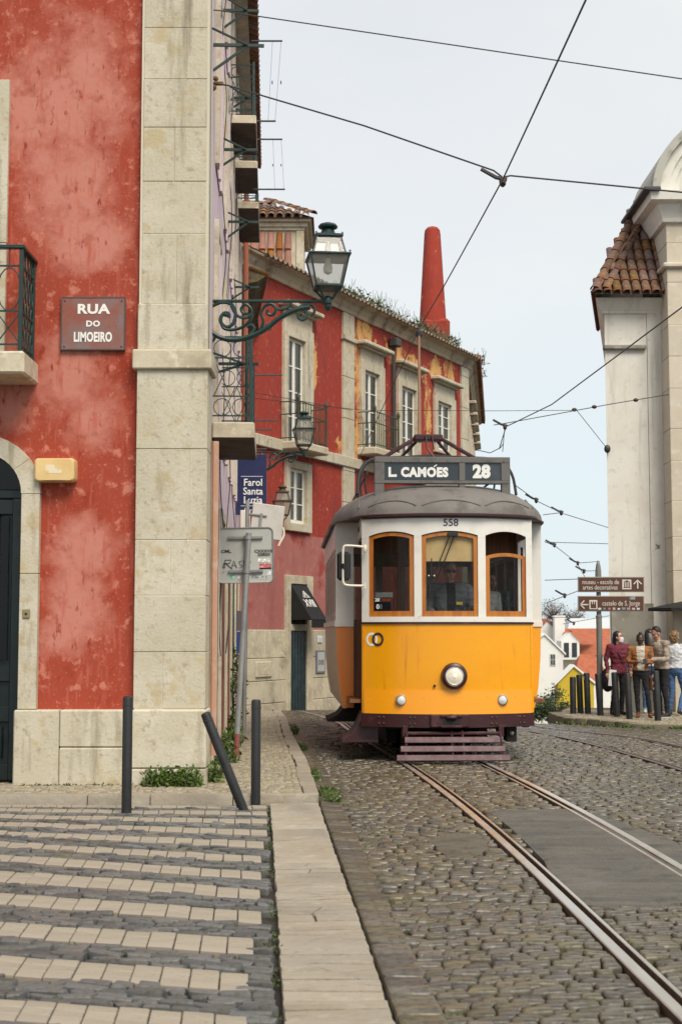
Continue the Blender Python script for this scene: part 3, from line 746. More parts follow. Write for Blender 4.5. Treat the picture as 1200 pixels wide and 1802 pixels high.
# cream box lamp above the door
p=A(101,830,13.30); lb=thing('wall_lamp','cream plastic emergency light box on the red wall','wall lamp',p)
cream=mat('yellowed cream plastic',(.66,.47,.21),.45,layers=((4,5,(.6,.4,.16),.5,.7),),bump=(20,.05,.002))
P=[]
for cx_,cz_,a0 in((.155,.08,0),(-.155,.08,90),(-.155,-.07,180),(.155,-.07,270)):
    for k in range(5): t=R(a0+22.5*k); P.append((cx_+.035*math.cos(t),cz_+.035*math.sin(t)))
mb=MB(); 
mb.loft([[Vector((a*s_,y_,b*s_)) for a,b in P] for y_,s_ in((.02,1),(-.10,1),(-.125,.97),(-.135,.9))]); mb.build('housing',cream,lb,world=False)
mb=MB(); mb.lathe([(.15,-.004),(.15,.0)],20,(0,-.1342,-.078),ax='y',sy=.18); mb.build('slot',dark_void,lb,world=False)
mb=MB(); mb.box(-.08,.07,-.1365,-.1345,-.03,.05); mb.build('faded_sticker',mat('faded sticker',(.72,.62,.44),.6,layers=((9,5,(.66,.47,.21),.5,.55),)),lb,world=False)
# ---- street side of the building: a lilac wall of slightly bending plan
plan=[(-1.255,13.35),(wallx(16),16),(wallx(20),20),(wallx(24),24),(wallx(27.2),27.2)]
SH=10.5
mb=MB(); v=[];f=[]
for x_,y_ in plan: v+=[(x_,y_,-.6),(x_,y_,SH),(x_-.4,y_,-.6),(x_-.4,y_,SH)]
for i in range(len(plan)-1):
    a=i*4;b=a+4; f+=[(a,b,b+1,a+1),(a+1,b+1,b+3,a+3),(a+3,b+3,b+2,a+2)]
f+=[(len(v)-4,len(v)-3,len(v)-1,len(v)-2)]
mb.add(v,f); mb.build('wall',lilac,bld,smooth=0)
def wdir(y):  # along-wall direction and outward normal at y
    t=Vector((wallx(y+.1)-wallx(y-.1),.2,0)).normalized(); return t,Vector((t.y,-t.x,0))
def wfn(y,u,z,n):
    t,nn=wdir(y); return Vector((wallx(y),y,0))+t*u+nn*n+Vector((0,0,z))
def sbox(mbx,y,u0,u1,z0,z1,n0,n1,b=.004):
    t,nn=wdir(y); M=Matrix(((t.x,nn.x,0,wallx(y)),(t.y,nn.y,0,y),(0,0,1,0),(0,0,0,1)))
    mbx.box(u0,u1,n0,n1,z0,z1,b,M=M)
# openings: (centre y, width, z0, z1, leaf material)
doorgreen=mat('green shop woodwork',(.02,.07,.06),.5,bump=(20,.1,.002))
ops=[]
for yc,wd,lf in((14.55,1.05,doorgreen),(16.6,1.1,brownred),(18.8,1.1,brownred),(21.0,1.1,doorgreen),(23.2,1.1,brownred),(25.6,1.1,brownred)):
    g=gz(0,yc)
    ops.append((yc,wd,g+.08,2.75,lf)); 
for yc in (14.9,17.3,19.7,22.2,24.7):
    ops.append((yc,.9,3.56,5.6,lilac)); ops.append((yc,.9,6.3,8.1,lilac)); ops.append((yc,.9,8.62,10.1,lilac))
for yc,wd,z0,z1,lf in ops:
    fr_=.11
    mb=MB()
    for u0,u1,a,b in((-wd/2-fr_,-wd/2,z0,z1+fr_),(wd/2,wd/2+fr_,z0,z1+fr_),(-wd/2,wd/2,z1,z1+fr_)): sbox(mb,yc,u0,u1,a,b,-.02,.042,.006)
    su=mb.build('window_surround' if z0>3 else 'doorway_surround',stone,bld,smooth=0)
    mb=MB(); sbox(mb,yc,-wd/2,wd/2,z0,z1,.004,.012,0); 
    for u in(-wd/2,-.05,wd/2-.08): sbox(mb,yc,u,u+.1 if u!=wd/2-.08 else wd/2,z0,z1,.012,.036,.004)
    mb.build('casement' if z0>3 else 'door_leaf',lf,su,smooth=0)
    if z0>3:
        mb=MB(); sbox(mb,yc,-wd/2+.1,-.06,z0+.3,z1-.1,.014,.018,0); sbox(mb,yc,.06,wd/2-.1,z0+.3,z1-.1,.014,.018,0); mb.build('pane',window_glass,su)
# vertical trims, downpipes and loose cables
mb=MB(); mb.tube([wfn(13.62,0,.3,.05),wfn(13.62,0,3.3,.05)],.035,8); mb.build('downpipe',mat('salmon downpipe',(.45,.25,.17),.6,layers=((6,5,(.5,.36,.28),.5,.7),)),bld)
mb=MB(); mb.tube([wfn(25.9,0,2.5,.10),wfn(25.9,0,10.3,.10)],.05,8); mb.build('downpipe',mat('rusty copper downpipe',(.34,.10,.045),.6,layers=((4,6,(.26,.11,.06),.5,.7),),bump=(20,.2,.004)),bld)
mb=MB()
for y_ in(15.75,18.1,20.6):
    P=[wfn(y_+.06*math.sin(i*.8),0,1.2+i*.45,.04+.025*math.sin(i*1.7+y_)) for i in range(20)]; mb.tube(catmull(P,3),.008,4)
mb.build('loose_cables',wire_m,bld)
# bands (string courses) along the side
for z_ in(3.15,5.95,8.35):
    mb=MB()
    for i in range(len(plan)-1):
        y0,y1=plan[i][1],plan[i+1][1]; ym=(y0+y1)/2; t,nn=wdir(ym)
        sbox(mb,ym,-(y1-y0)/2,(y1-y0)/2,z_,z_+.1,-.02,.03 if i else .028,.004)
    pass
# roof eave with tiles
mb=MB()
for i in range(len(plan)-1):
    (xa,ya),(xb,yb)=plan[i],plan[i+1]
    mb.add([(xa-.3,ya,SH+.02),(xa+.22,ya,SH+.02),(xa+.22,ya,SH+.12),(xa-.3,ya,SH+.12),(xb-.3,yb,SH+.02),(xb+.22,yb,SH+.02),(xb+.22,yb,SH+.12),(xb-.3,yb,SH+.12)],[(0,1,2,3),(0,4,5,1),(1,5,6,2),(2,6,7,3),(4,7,6,5)])
eave=mb.build('eave',stone_dirty,bld,smooth=0)
def tile_mesh(name,L=.42,r0=.095,r1=.075,n=7,th=.016):
    mb=MB(); v=[];f=[]
    for j,(y_,r) in enumerate(((0,r0),(L,r1))):
        for k in range(n):
            a=math.pi*k/(n-1)
            for rr in(r,r-th): v.append((rr*math.cos(a),y_,rr*math.sin(a)*.8+(.012 if j==0 else 0)))
    for k in range(n-1):
        a=2*k;b=2*n+2*k
        f+=[(a,a+2,b+2,b),(a+1,b+1,b+3,a+3),(a,a+1,a+3,a+2),(b,b+2,b+3,b+1)]
    f+=[(0,2*n,2*n+1,1),(2*n-2,2*n-1,4*n-1,4*n-2)]
    mb.add(v,f); me_o=mb.build(name,tile_m,smooth=50,world=False); me=me_o.data; bpy.data.objects.remove(me_o); return me
TILE=tile_mesh('roof_tile')
def tile_variant(m):
    me=TILE.copy(); me.materials.clear(); me.materials.append(m); return me
TILE_E=tile_variant(mat('lichen grey eave tile',(.20,.15,.105),.9,layers=((7,6,(.42,.38,.31),.5,.62),(3,7,(.07,.055,.04),.52,.66)),bump=(25,.4,.006),var=.3))
TILE_O=tile_variant(mat('fresh orange tile',(.38,.125,.04),.8,layers=((5,6,(.28,.12,.05),.5,.7),(9,6,(.3,.2,.1),.6,.74)),bump=(25,.3,.006),var=.35,hue=.02))
def put_tile(parent,pos,xdir,ydir,scale=1.,me=None):
    """tile whose long axis follows ydir (up the slope), round side up"""
    o=bpy.data.objects.new('roof_tile',me or TILE); C.objects.link(o); o.parent=parent
    y=Vector(ydir).normalized(); x=Vector(xdir).normalized(); z=x.cross(y).normalized(); x=y.cross(z)
    M=Matrix(((x.x,y.x,z.x,0),(x.y,y.y,z.y,0),(x.z,y.z,z.z,0),(0,0,0,1)))
    o.matrix_local=orgof(parent).inverted()@Matrix.Translation(pos)@M@Matrix.Diagonal((scale,scale,scale,1)); return o
y_=15.5
while y_<27.2:
    t,nn=wdir(y_); put_tile(eave,wfn(y_,0,SH+.10,.38),-t,-nn+Vector((0,0,.3))); put_tile(eave,wfn(y_+.1,0,SH+.085,.36)+Vector((0,0,.08)),t,-nn+Vector((0,0,.3))).rotation_euler.rotate_axis('Y',math.pi)
    y_+=.2
# balconies
iron=green_metal
under_shade=mat('stained and shade-darkened underside',(.085,.06,.04),.9,layers=((3,6,(.05,.035,.025),.45,.62),(8,6,(.16,.13,.09),.62,.75)),bump=(14,.4,.01))  # mottled stain with underside shade put into the colour, countering pale ground bounce
def side_balcony(y0,y1,zb,zt,proj,rail_h,scroll=True,posts=True,name='balcony'):
    ym=(y0+y1)/2; hl=(y1-y0)/2
    mb=MB(); sbox(mb,ym,-hl,hl,zb,zt,0,proj,.015)
    b_=mb.build(name,[stone_dirty,under_shade],bld,smooth=0)
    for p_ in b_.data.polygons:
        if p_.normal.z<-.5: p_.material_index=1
    mb=MB(); n0=proj-.04
    for u in(-hl+.04,hl-.04):
        sbox(mb,ym,u-.018,u+.018,zt,zt+rail_h+.05,n0-.018,n0+.018,.003)
        for zz in(zt+.06,zt+rail_h*.3,zt+rail_h*.75,zt+rail_h): sbox(mb,ym,u-.006,u+.006,zz,zz+.014,0,n0,.001)
        # lattice and scrolls on the end panels
        for i in range(2):
            na_=n0*(i+.5)/2; wv=n0/4*.9
            for sg in(-1,1):
                mb.tube([wfn(ym,u,zt+rail_h*.3,na_-sg*wv),wfn(ym,u,zt+rail_h*.75,na_+sg*wv)],.006,4)
            mb.tube([wfn(ym,u,zt+rail_h*.87+rail_h*.1*math.sin(k/6*math.pi),na_+wv*math.cos(k/6*math.pi)) for k in range(13)],.006,4)
            mb.tube([wfn(ym,u,zt+rail_h*.18+rail_h*.1*math.sin(k/6*math.pi),na_+wv*math.cos(k/6*math.pi)) for k in range(13)],.006,4)
    for zz in(zt+.06,zt+rail_h*.75,zt+rail_h): sbox(mb,ym,-hl+.04,hl-.04,zz,zz+.02,n0-.008,n0+.008,.001)
    k=-hl+.14
    while k<hl-.1:
        mb.tube([wfn(ym,k,zt,n0),wfn(ym,k,zt+rail_h,n0)],.007,4); k+=.12
    mb.build('railing',iron,b_); return b_
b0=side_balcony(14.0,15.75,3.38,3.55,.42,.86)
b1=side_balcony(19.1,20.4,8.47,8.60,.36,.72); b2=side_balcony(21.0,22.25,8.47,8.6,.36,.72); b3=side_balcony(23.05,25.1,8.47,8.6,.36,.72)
# iron clothes-line arms on the wall: two bars and a strut
def arm(y,z,ln,dz=.3,sag=0.):
    mb=MB(); a=wfn(y,0,z,0); b=wfn(y,0,z-sag,ln); c=wfn(y,0,z-dz,0)
    mb.tube([a,b],.020,4); mb.tube([c,a.lerp(b,.68)],.016,4); mb.tube([wfn(y-.25,0,z+.06,0),a.lerp(b,.7)],.012,4)
    mb.build('clothesline_arm',green_metal,bld)
def wy(px): return 1482./(477-px)
for px_,py_,ln,dz in((385,18,.42,.22),(368,79,.5,.26),(400,172,.36,.16),(383,263,.42,.2),(393,390,.42,.22),(404,505,.40,.18),(375,640,.45,.1)):
    yy=wy(px_); arm(yy,A(px_,py_,yy).z,ln,dz)
def cframe(y,py1,py2,x1,x2,n=2):
    yy=y; mb=MB(); z1=A(450,py1,yy).z; z2=A(450,py2,yy).z
    for z_,xe in((z1,x1),(z2,x2)):
        mb.tube([A(440,0,yy)*0+Vector((wallx(yy)+.28,yy,z_)),Vector((A(xe,py1,yy).x,yy,z_))],.014,5)
    for k in range(n):
        t=.96-.28*k; xa=wallx(yy)+.28; 
        mb.tube([(xa+(A(x1,py1,yy).x-xa)*t,yy,z1),(xa+(A(x2,py2,yy).x-xa)*t,yy,z2)],.003,4)
        for q in (.45,): mb.tube([(xa+(A(x1,py1,yy).x-xa)*t,yy,z1+(z2-z1)*.5),(xa+(A(x1,py1,yy).x-xa)*t,yy,z1+(z2-z1)*.54)],.009,5)
    mb.build('clothesline_frame',mat('blue grey iron',(.05,.065,.07),.5),bld)
cframe(19.6,72,213,497,486); cframe(21.6,245,333,497,502)
cframe(23.8,660,740,497,490); cframe(24.2,756,790,478,470,1)
# wire anchor rosette and insulators on the corner
p=A(372,147,13.75); 
mb=MB(); 
for i in range(7): mb.ball(p+Vector((random.uniform(-.05,.05),random.uniform(-.05,.05),random.uniform(-.1,.08))),random.uniform(.02,.04),8,6)
mb.tube([Vector((wallx(13.75),13.75,p.z)),p+Vector((.12,0,0))],.022,6); mb.build('cable_anchor',mat('rusty ochre iron',(.22,.13,.05),.7,bump=(20,.4,.01)),bld)
# small white meter box
p=A(432,913,19.4); mb=MB(); mb.box(p.x-.07,p.x+.06,p.y,p.y+.1,p.z-.13,p.z+.12,.008); bx=mb.build('meter_box',mat('white plastic box',(.66,.63,.56),.5),bld,smooth=0)
mb=MB(); mb.box(p.x+.015,p.x+.035,p.y-.004,p.y-.001,p.z-.06,p.z+.04); mb.build('yellow_sticker',mat('yellow sticker',(.7,.42,.02),.5),bx)
# ================================================================ neighbour further along the left side, with its low mossy eave
nb=thing('terraced_house','cream house with a long mossy eave beyond the corner building','building',(-3,30,0))
plan2=[(wallx(27.2)-.02,27.25),(wallx(31)-.02,31),(-2.55,35.5),(-3.6,40.5),(-5.2,45)]
mb=MB(); v=[];f=[]
for x_,y_ in plan2: v+=[(x_,y_,-1.5),(x_,y_,8.3),(x_-.4,y_,-1.5),(x_-.4,y_,8.3)]
for i in range(len(plan2)-1):
    a=i*4;b=a+4; f+=[(a,b,b+1,a+1),(a+1,b+1,b+3,a+3),(a+3,b+3,b+2,a+2)]
f+=[(0,1,3,2)]; mb.add(v,f); mb.build('wall',mat('cream render',(.56,.50,.40),.85,layers=((2,6,(.44,.36,.26),.5,.7),),bump=(14,.3,.006)),nb,smooth=0)
mb=MB(); v=[];f=[]
for x_,y_ in plan2: v+=[(x_-.3,y_,8.2),(x_+.33,y_,8.3),(x_+.5,y_,8.42),(x_+.5,y_,8.5),(x_-.3,y_,8.72)]
for i in range(len(plan2)-1):
    for k in range(5): f.append((i*5+k,i*5+(k+1)%5,(i+1)*5+(k+1)%5,(i+1)*5+k))
f+=[(0,1,2,3,4)]; mb.add(v,f); ev2=mb.build('eave',mat('dark mossy eave',(.10,.075,.045),.9,layers=((3,6,(.16,.15,.06),.5,.65),(9,6,(.05,.035,.025),.5,.7)),bump=(14,.5,.02)),nb,smooth=0)
for i in range(len(plan2)-1):
    a,b=Vector((*plan2[i],0)),Vector((*plan2[i+1],0)); L_=(b-a).length; t=(b-a)/L_; nn=Vector((t.y,-t.x,0)); k=0
    while k<L_: put_tile(ev2,a+t*k+nn*.56+Vector((0,0,8.46)),-t,-nn+Vector((0,0,.35))); k+=.22
mb=MB()
for (u,z0,z1) in((1.0,1.2,2.9),(1.0,4.,6.),(3.2,4.,6.),(3.2,.2,2.6)):
    a,b=Vector((*plan2[0],0)),Vector((*plan2[1],0)); t=(b-a).normalized(); nn=Vector((t.y,-t.x,0)); M=Matrix(((t.x,nn.x,0,a.x),(t.y,nn.y,0,a.y),(0,0,1,0),(0,0,0,1)))
    ms=MB(); 
    for q in((u-.65,u-.5,z0,z1),(u+.5,u+.65,z0,z1),(u-.65,u+.65,z1,z1+.15)): ms.box(q[0],q[1],-.02,.05,q[2],q[3],.005,M=M)
    so=ms.build('window_surround',stone,nb,smooth=0); ms=MB(); ms.box(u-.5,u+.5,.004,.012,z0,z1,M=M); ms.build('pane',window_glass,so)
# ================================================================ RED BUILDING (centre, behind the tram)
P0=Vector((-1.93,32.64,0)); P1=Vector((3.98,44.69,0)); P2=Vector((5.55,58.8,0))
U=(P1-P0).normalized(); NV=Vector((U.y,-U.x,0)); LEN=(P1-P0).length
MF=Matrix(((U.x,NV.x,0,P0.x),(U.y,NV.y,0,P0.y),(0,0,1,0),(0,0,0,1)))
def FA(px,py):
    a=ray(px,py); o=Vector((0,0,EYE)); t=(P0-o).dot(NV)/a.dot(NV); p=o+a*t; return (p-P0).dot(U),p.z
rb=thing('red_townhouse','peeling red town house with tall white windows behind the tram','building',tuple(P0+Vector((0,0,-.5))))
def sp(px,py,rs,rz):
    s,z=FA(px,py); p=P0+U*s-Vector(rb.location); return ((p.x,p.y,z-rb.location.z),(rs,rs*1.6,rz))
ochre_b=[sp(551,640,.22,.7),sp(640,590,.55,.5),sp(630,660,.18,1.6),sp(628,780,.22,.8),sp(700,625,.7,.45),sp(730,650,.6,.5),sp(765,650,.5,.5),sp(752,720,.22,1.3),sp(790,650,.4,.5),sp(600,790,.3,.35)]
rred=mat('peeling red render',(.30,.032,.017),.85,blobs=((.62,.36,.12),ochre_b,(2.8,1.62,1.70,1.,3.0)),layers=((2,6,(.29,.03,.02),.5,.68),(9,8,(.44,.09,.06),.56,.70),(3,8,(.22,.03,.026),.54,.70,(1,1,.25)),(6,9,(.6,.38,.15),.70,.712)),bump=(10,.4,.015))
rpink=mat('pink red render',(.36,.125,.11),.85,layers=((.9,7,(.30,.045,.03),.56,.64),(5,6,(.42,.17,.15),.5,.7),(2,6,(.3,.1,.09),.5,.7,(1,1,.3))),bump=(10,.3,.01))
def fbx(mb,s0,s1,z0,z1,n0,n1,b=.01,m=0): mb.box(s0,s1,n0,n1,z0,z1,b,m,M=MF)
HC=10.2
sD,zD=FA(520,945); zPink=FA(520,940)[1]; zPl=FA(520,1108)[1]
HOLES=[[],[]]
def holed(M,s0,s1,z0,z1,holes,t=.3):
    ss=sorted(set([s0,s1]+[h[0] for h in holes]+[h[1] for h in holes])); zs_=sorted(set([z0,z1]+[h[2] for h in holes]+[h[3] for h in holes])); mb=MB()
    for a,b in zip(ss,ss[1:]):
        for c,d in zip(zs_,zs_[1:]):
            if any(h[0]-1e-6<(a+b)/2<h[1]+1e-6 and h[2]<(c+d)/2<h[3] for h in holes): continue
            mb.add([M@Vector(p) for p in((a,0,c),(b,0,c),(b,0,d),(a,0,d))],[(0,1,2,3)])
    mb.add([M@Vector(p) for p in((s0,-t-.1,z0),(s1,-t-.1,z0),(s1,-t-.1,z1),(s0,-t-.1,z1))],[(0,1,2,3)])
    return mb
mb=MB(); fbx(mb,-4,LEN,zPl,zPink-.004,-.5,.015,0); mb.build('lower_wall',rpink,rb,smooth=0)
mb=MB(); fbx(mb,-4,LEN,-1.8,zPl-.004,-.5,.02,0); mb.build('plinth_core',stone_dirty,rb,smooth=0)
# return facade
U2=(P2-P1).normalized(); N2=Vector((U2.y,-U2.x,0)); M2=Matrix(((U2.x,N2.x,0,P1.x),(U2.y,N2.y,0,P1.y),(0,0,1,0),(0,0,0,1))); L2=(P2-P1).length
# plinth stones
sdoor0,sdoor1=FA(500,1200)[0],FA(545,1200)[0]
zz=-1.2; i=0
while zz<zPl-.05:
    h=.52 if zz+.9<zPl else zPl-zz-.004; s_=-3.5+(.4 if i%2 else 0)
    while s_<9:
        wd=random.uniform(.75,1.25); a,b=s_,min(s_+wd,9); s_+=wd
        for (a,b) in ((a,min(b,sdoor0)),(max(a,sdoor1),b)):
            if b-a>.12: mb=MB(); fbx(mb,a+.006,b-.006,zz+.006,zz+h-.006,0,.045+random.uniform(-.004,.004),.012); mb.build('plinth_stone',stone_dirty,rb,smooth=0)
    zz+=h; i+=1
# pilasters
for pa,pb in((601,620),):
    s0,s1=FA(pa,700)[0],FA(pb,700)[0]; zt=HC-.35; zz=zPl
    while zz<zt: 
        h=min(1.1,zt-zz); mb=MB(); fbx(mb,s0,s1,zz+.005,zz+h-.005,-.02,.07,.01); mb.build('pilaster_stone',stone,rb,smooth=0); zz+=h
    mb=MB(); fbx(mb,s0-.06,s1+.06,zt-.75,zt-.62,0,.13,.02); mb.build('pilaster_cap',stone,rb,smooth=0)
zz=zPl
while zz<HC-.36:
    h=min(1.0,HC-.35-zz); mb=MB(); fbx(mb,LEN-.55,LEN+.06,zz+.005,zz+h-.005,-.3,.07,.01); mb.build('corner_stone',stone,rb,smooth=0); zz+=h
# string course
zs0=FA(520,785)[1]; mb=MB(); fbx(mb,-4,LEN+.05,zs0-.22,zs0+.05,-.02,.10,.015); mb.build('string_course',stone,rb,smooth=0)
# cornice
def cornice(M,L,z,x0):
    mb=MB(); prof=[(0,z-.34),(.07,z-.34),(.09,z-.25),(.16,z-.17),(.19,z-.08),(.30,z-.05),(.32,z),(0,z)]
    v=[M@Vector((s_,a,b)) for s_ in(x0,L) for a,b in prof]; n=len(prof)
    mb.add(v,[(k,(k+1)%n,(k+1)%n+n,k+n) for k in range(n)]+[tuple(range(n)),tuple(range(n,2*n))[::-1]]); return mb
cm=mat('dirty cornice stone',(.44,.375,.28),.85,layers=((2,8,(.22,.175,.12),.50,.64),(9,6,(.5,.44,.35),.56,.7)),bump=(14,.4,.012))
cornice(MF,LEN+.3,HC,-4).build('cornice',cm,rb,smooth=0); cornice(M2,L2,HC,.35).build('cornice',cm,rb,smooth=0)
# roof
roof_m=mat('dark mossy roof',(.13,.075,.05),.9,layers=((2,6,(.10,.10,.05),.5,.65),),bump=(8,.6,.03))
mb=MB(); q=[MF@Vector((-4,.33,HC+.02)),MF@Vector((LEN+.4,.33,HC+.02)),MF@Vector((LEN-5,-7,HC+1.0)),MF@Vector((-4,-7,HC+1.0))]
mb.add(q,[(0,1,2,3)]); q2=[M2@Vector((.0,.33,HC+.02)),M2@Vector((L2,.33,HC+.02)),M2@Vector((L2,-7,HC+1)),q[2]]; mb.add(q2,[(0,1,2,3)]); roof=mb.build('roof',roof_m,rb,smooth=0)
s_=-.2; k=0
while s_<LEN+.3:
    put_tile(roof,MF@Vector((s_,.46,HC+.02)),-U,-NV+Vector((0,0,.15)),1.05,TILE_E)
    o=put_tile(roof,MF@Vector((s_+.115,.44,HC+.10)),-U,-NV+Vector((0,0,.15)),1.0,TILE_E); o.matrix_local=o.matrix_local@Matrix.Rotation(math.pi,4,'Y')
    s_+=.23; k+=1
big=MB(); s_=.3
while s_<L2:
    big.tube([M2@Vector((s_,.46,HC+.05)),M2@Vector((s_,.1,HC+.11))],.10,8); s_+=.23
o=big.build('roof_tiles',tile_m,roof,smooth=50); o['kind']='stuff'
# windows
curtain=mat('pale curtain behind glass',(.60,.60,.54),.9,layers=((6,4,(.42,.42,.38),.4,.6,(1,1,.15)),))
wglass=glass_mat('old window glass',(.78,.82,.8),1.3,.05)
def fwindow(fr,op,hood=None,rows=4,M=MF,fa=FA,pos=None):
    if pos: s0,s1,z0,z1,f0,f1,g0,g1=pos
    else:
        cy=(op[1]+op[3])/2; s0,s1=fa(op[0],cy)[0],fa(op[2],cy)[0]; cx=(op[0]+op[2])/2; z1=fa(cx,op[1])[1]; z0=fa(cx,op[3])[1]
        f0,f1=fa(fr[0],cy)[0],fa(fr[2],cy)[0]; g1=fa(cx,fr[1])[1]; g0=fa(cx,fr[3])[1]
    HOLES[0 if M is MF else 1].append((s0,s1,z0,z1))
    def B(mb,a,b,c,d,e,f,bv=.01): mb.box(a,b,e,f,c,d,bv,M=M)
    mb=MB(); B(mb,f0,s0,g0,g1,-.02,.09); B(mb,s1,f1,g0,g1,-.02,.09); B(mb,s0,s1,z1,g1,-.02,.088)
    if g0<z0-.05: B(mb,s0,s1,g0,z0,-.02,.12)
    a,b,c,d,t_=s0,s1,z0,z1,.24
    mb.add([M@Vector(p) for p in((a,-.02,c),(b,-.02,c),(b,-.02,d),(a,-.02,d),(a,-t_,c),(b,-t_,c),(b,-t_,d),(a,-t_,d))],[(0,4,5,1),(1,5,6,2),(2,6,7,3),(3,7,4,0)])
    if hood:
        zc=g1+.22; B(mb,f0+.02,f1-.02,g1,zc+.1,-.02,.06)
    su=mb.build('window_surround',stone,rb,smooth=0)
    if hood:
        h0,h1=f0-.18,f1+.18
        mb=MB(); B(mb,h0+.1,h1-.1,zc+.1,zc+.16,-.02,.18,.02); B(mb,h0,h1,zc+.16,zc+.27,-.02,.30,.025); mb.build('window_hood',stone,rb,smooth=0)
    mb=MB(); B(mb,s0,s1,z0,z1,-.085,-.08,0); mb.build('curtain',curtain,su,smooth=0)
    mb=MB(); w_=.055; mid=(s0+s1)/2
    B(mb,s0,s1,z0,z0+.09,-.075,-.015,.006); B(mb,s0,s1,z1-.07,z1,-.075,-.015,.006)
    for a,b in((s0,s0+w_),(mid-.055,mid+.055),(s1-w_,s1)): B(mb,a,b,z0+.09,z1-.07,-.075,-.013,.006)
    hh=(z1-.07-z0-.09)/rows
    for k in range(1,rows): B(mb,s0+w_,mid-.055,z0+.09+hh*k-.015,z0+.09+hh*k+.015,-.06,-.02,.003); B(mb,mid+.055,s1-w_,z0+.09+hh*k-.015,z0+.09+hh*k+.015,-.06,-.02,.003)
    wf=mb.build('window_frame',white_paint,su,smooth=0)
    for k in range(rows):
        for a,b in((s0+w_,mid-.055),(mid+.055,s1-w_)):
            mb=MB(); mb.add([M@Vector(p) for p in((a,-.042,z0+.09+hh*k+.012),(b,-.042,z0+.09+hh*k+.012),(b,-.042,z0+.09+hh*(k+1)-.012),(a,-.042,z0+.09+hh*(k+1)-.012))],[(0,1,2,3)]); mb.build('pane',wglass,su,smooth=0,shadefix=False)
    return s0,s1,z0,z1
# cut openings are emulated by real recesses: wall is set back behind the panes
W=[]
W.append(fwindow((496,575,547,790),(503,597,533,785),True,4)); W.append(fwindow((632,640,673,800),(638,656,664,795),True,4))
W.append(fwindow((697,672,736,810),(703,684,729,805),True,4)); W.append(fwindow((762,698,798,800),(767,710,791,795),True,4))
W.append(fwindow((500,812,544,936),(506,826,536,922),None,3))
# balcony railings
def fbal(s0,s1,z,proj=.55,h=.95):
    mb=MB(); fbx(mb,s0-.35,s1+.35,z-.2,z,-.02,proj,.03); b_=mb.build('balcony',stone,rb,smooth=0); mb=MB()
    for zz in(.08,h-.3,h): 
        fbx(mb,s0-.3,s1+.3,z+zz-.012,z+zz+.012,proj-.07,proj-.045,0)
        for s_ in(s0-.3,s1+.3): fbx(mb,s_-.012,s_+.012,z+zz-.012,z+zz+.012,0,proj-.05,0)
    s_=s0-.3; n=int((s1-s0+.6)/.13)
    for k in range(n+1):
        sx=s0-.3+(s1-s0+.6)*k/n; fbx(mb,sx-.008,sx+.008,z,z+h,proj-.066,proj-.05,0)
    for sx in(s0-.3,s1+.3): 
        p=MF@Vector((sx,proj-.058,z)); mb.lathe([(.03,0),(.022,h),(.05,h+.05),(.05,h+.1),(.01,h+.2)],8,p)
        for q in(.15,.3): fbx(mb,sx-.006,sx+.006,z,z+h-.3,q,q+.012,0)
    mb.build('railing',mat('mossy green iron',(.05,.06,.035),.6,bump=(20,.2,.003)),b_)
for w_ in W[:2]: fbal(w_[0],w_[1],w_[2]+.02)
# return-facade windows
for k in range(5):
    s0=1.6+k*2.5; fwindow(None,None,True,4,M2,None,(s0,s0+.95,6.1,8.3,s0-.2,s0+1.15,6.0,8.55))
    mb=MB(); mb.box(s0-.3,s0+1.25,-.02,.5,5.85,6.05,.03,M=M2); mb.build('balcony',stone,rb,smooth=0)
holed(MF,-4,LEN,zPink,HC-.3,HOLES[0]).build('wall',rred,rb,smooth=0); holed(M2,.01,L2,-3,HC-.3,HOLES[1]).build('wall',rred,rb,smooth=0)
# door below the awning
s0,s1=FA(503,1180)[0],FA(533,1180)[0]; z0,z1=-1.,FA(518,1110)[1]
mb=MB()
fbx(mb,FA(500,1060)[0]-.02,FA(507,1060)[0],z0,FA(520,1013)[1],-.02,.09); fbx(mb,FA(536,1060)[0],FA(546,1060)[0],z0,FA(520,1013)[1],-.02,.09)
fbx(mb,FA(507,1060)[0],FA(536,1060)[0],FA(520,1028)[1],FA(520,1013)[1],-.02,.088); fbx(mb,FA(507,1060)[0],FA(536,1060)[0],z1,z1+.16,-.02,.088)
dsur=mb.build('door_surround',stone_dirty,rb,smooth=0)
teal=mat('dark teal door',(.005,.018,.022),.45,layers=((4,5,(.02,.055,.06),.55,.7),(18,4,(.05,.09,.1),.62,.7)),bump=(18,.15,.003))
mb=MB(); sa,sb=FA(507,1060)[0],FA(536,1060)[0]
fbx(mb,sa,sb,z0,z1,.021,.03,0); ns=6
for k in range(ns): a=sa+(sb-sa)*k/ns; fbx(mb,a+.01,a+(sb-sa)/ns-.01,z0,z1-.02,.03,.05,.006)
mb.build('door',teal,rb,smooth=0)
mb=MB(); fbx(mb,sa,sb,z1+.16,FA(520,1028)[1],.021,.03,0); mb.build('window',dark_void,rb)
mb=MB(); fbx(mb,FA(446,1180)[0],FA(474,1180)[0],FA(460,1192)[1],FA(460,1164)[1],.03,.09,.02); vent=mb.build('stone_vent_frame',stone,rb,smooth=0)
mb=MB(); fbx(mb,FA(450,1180)[0],FA(470,1180)[0],FA(460,1187)[1],FA(460,1169)[1],.08,.094,.004); mb.build('vent_panel',stone_dirty,vent)
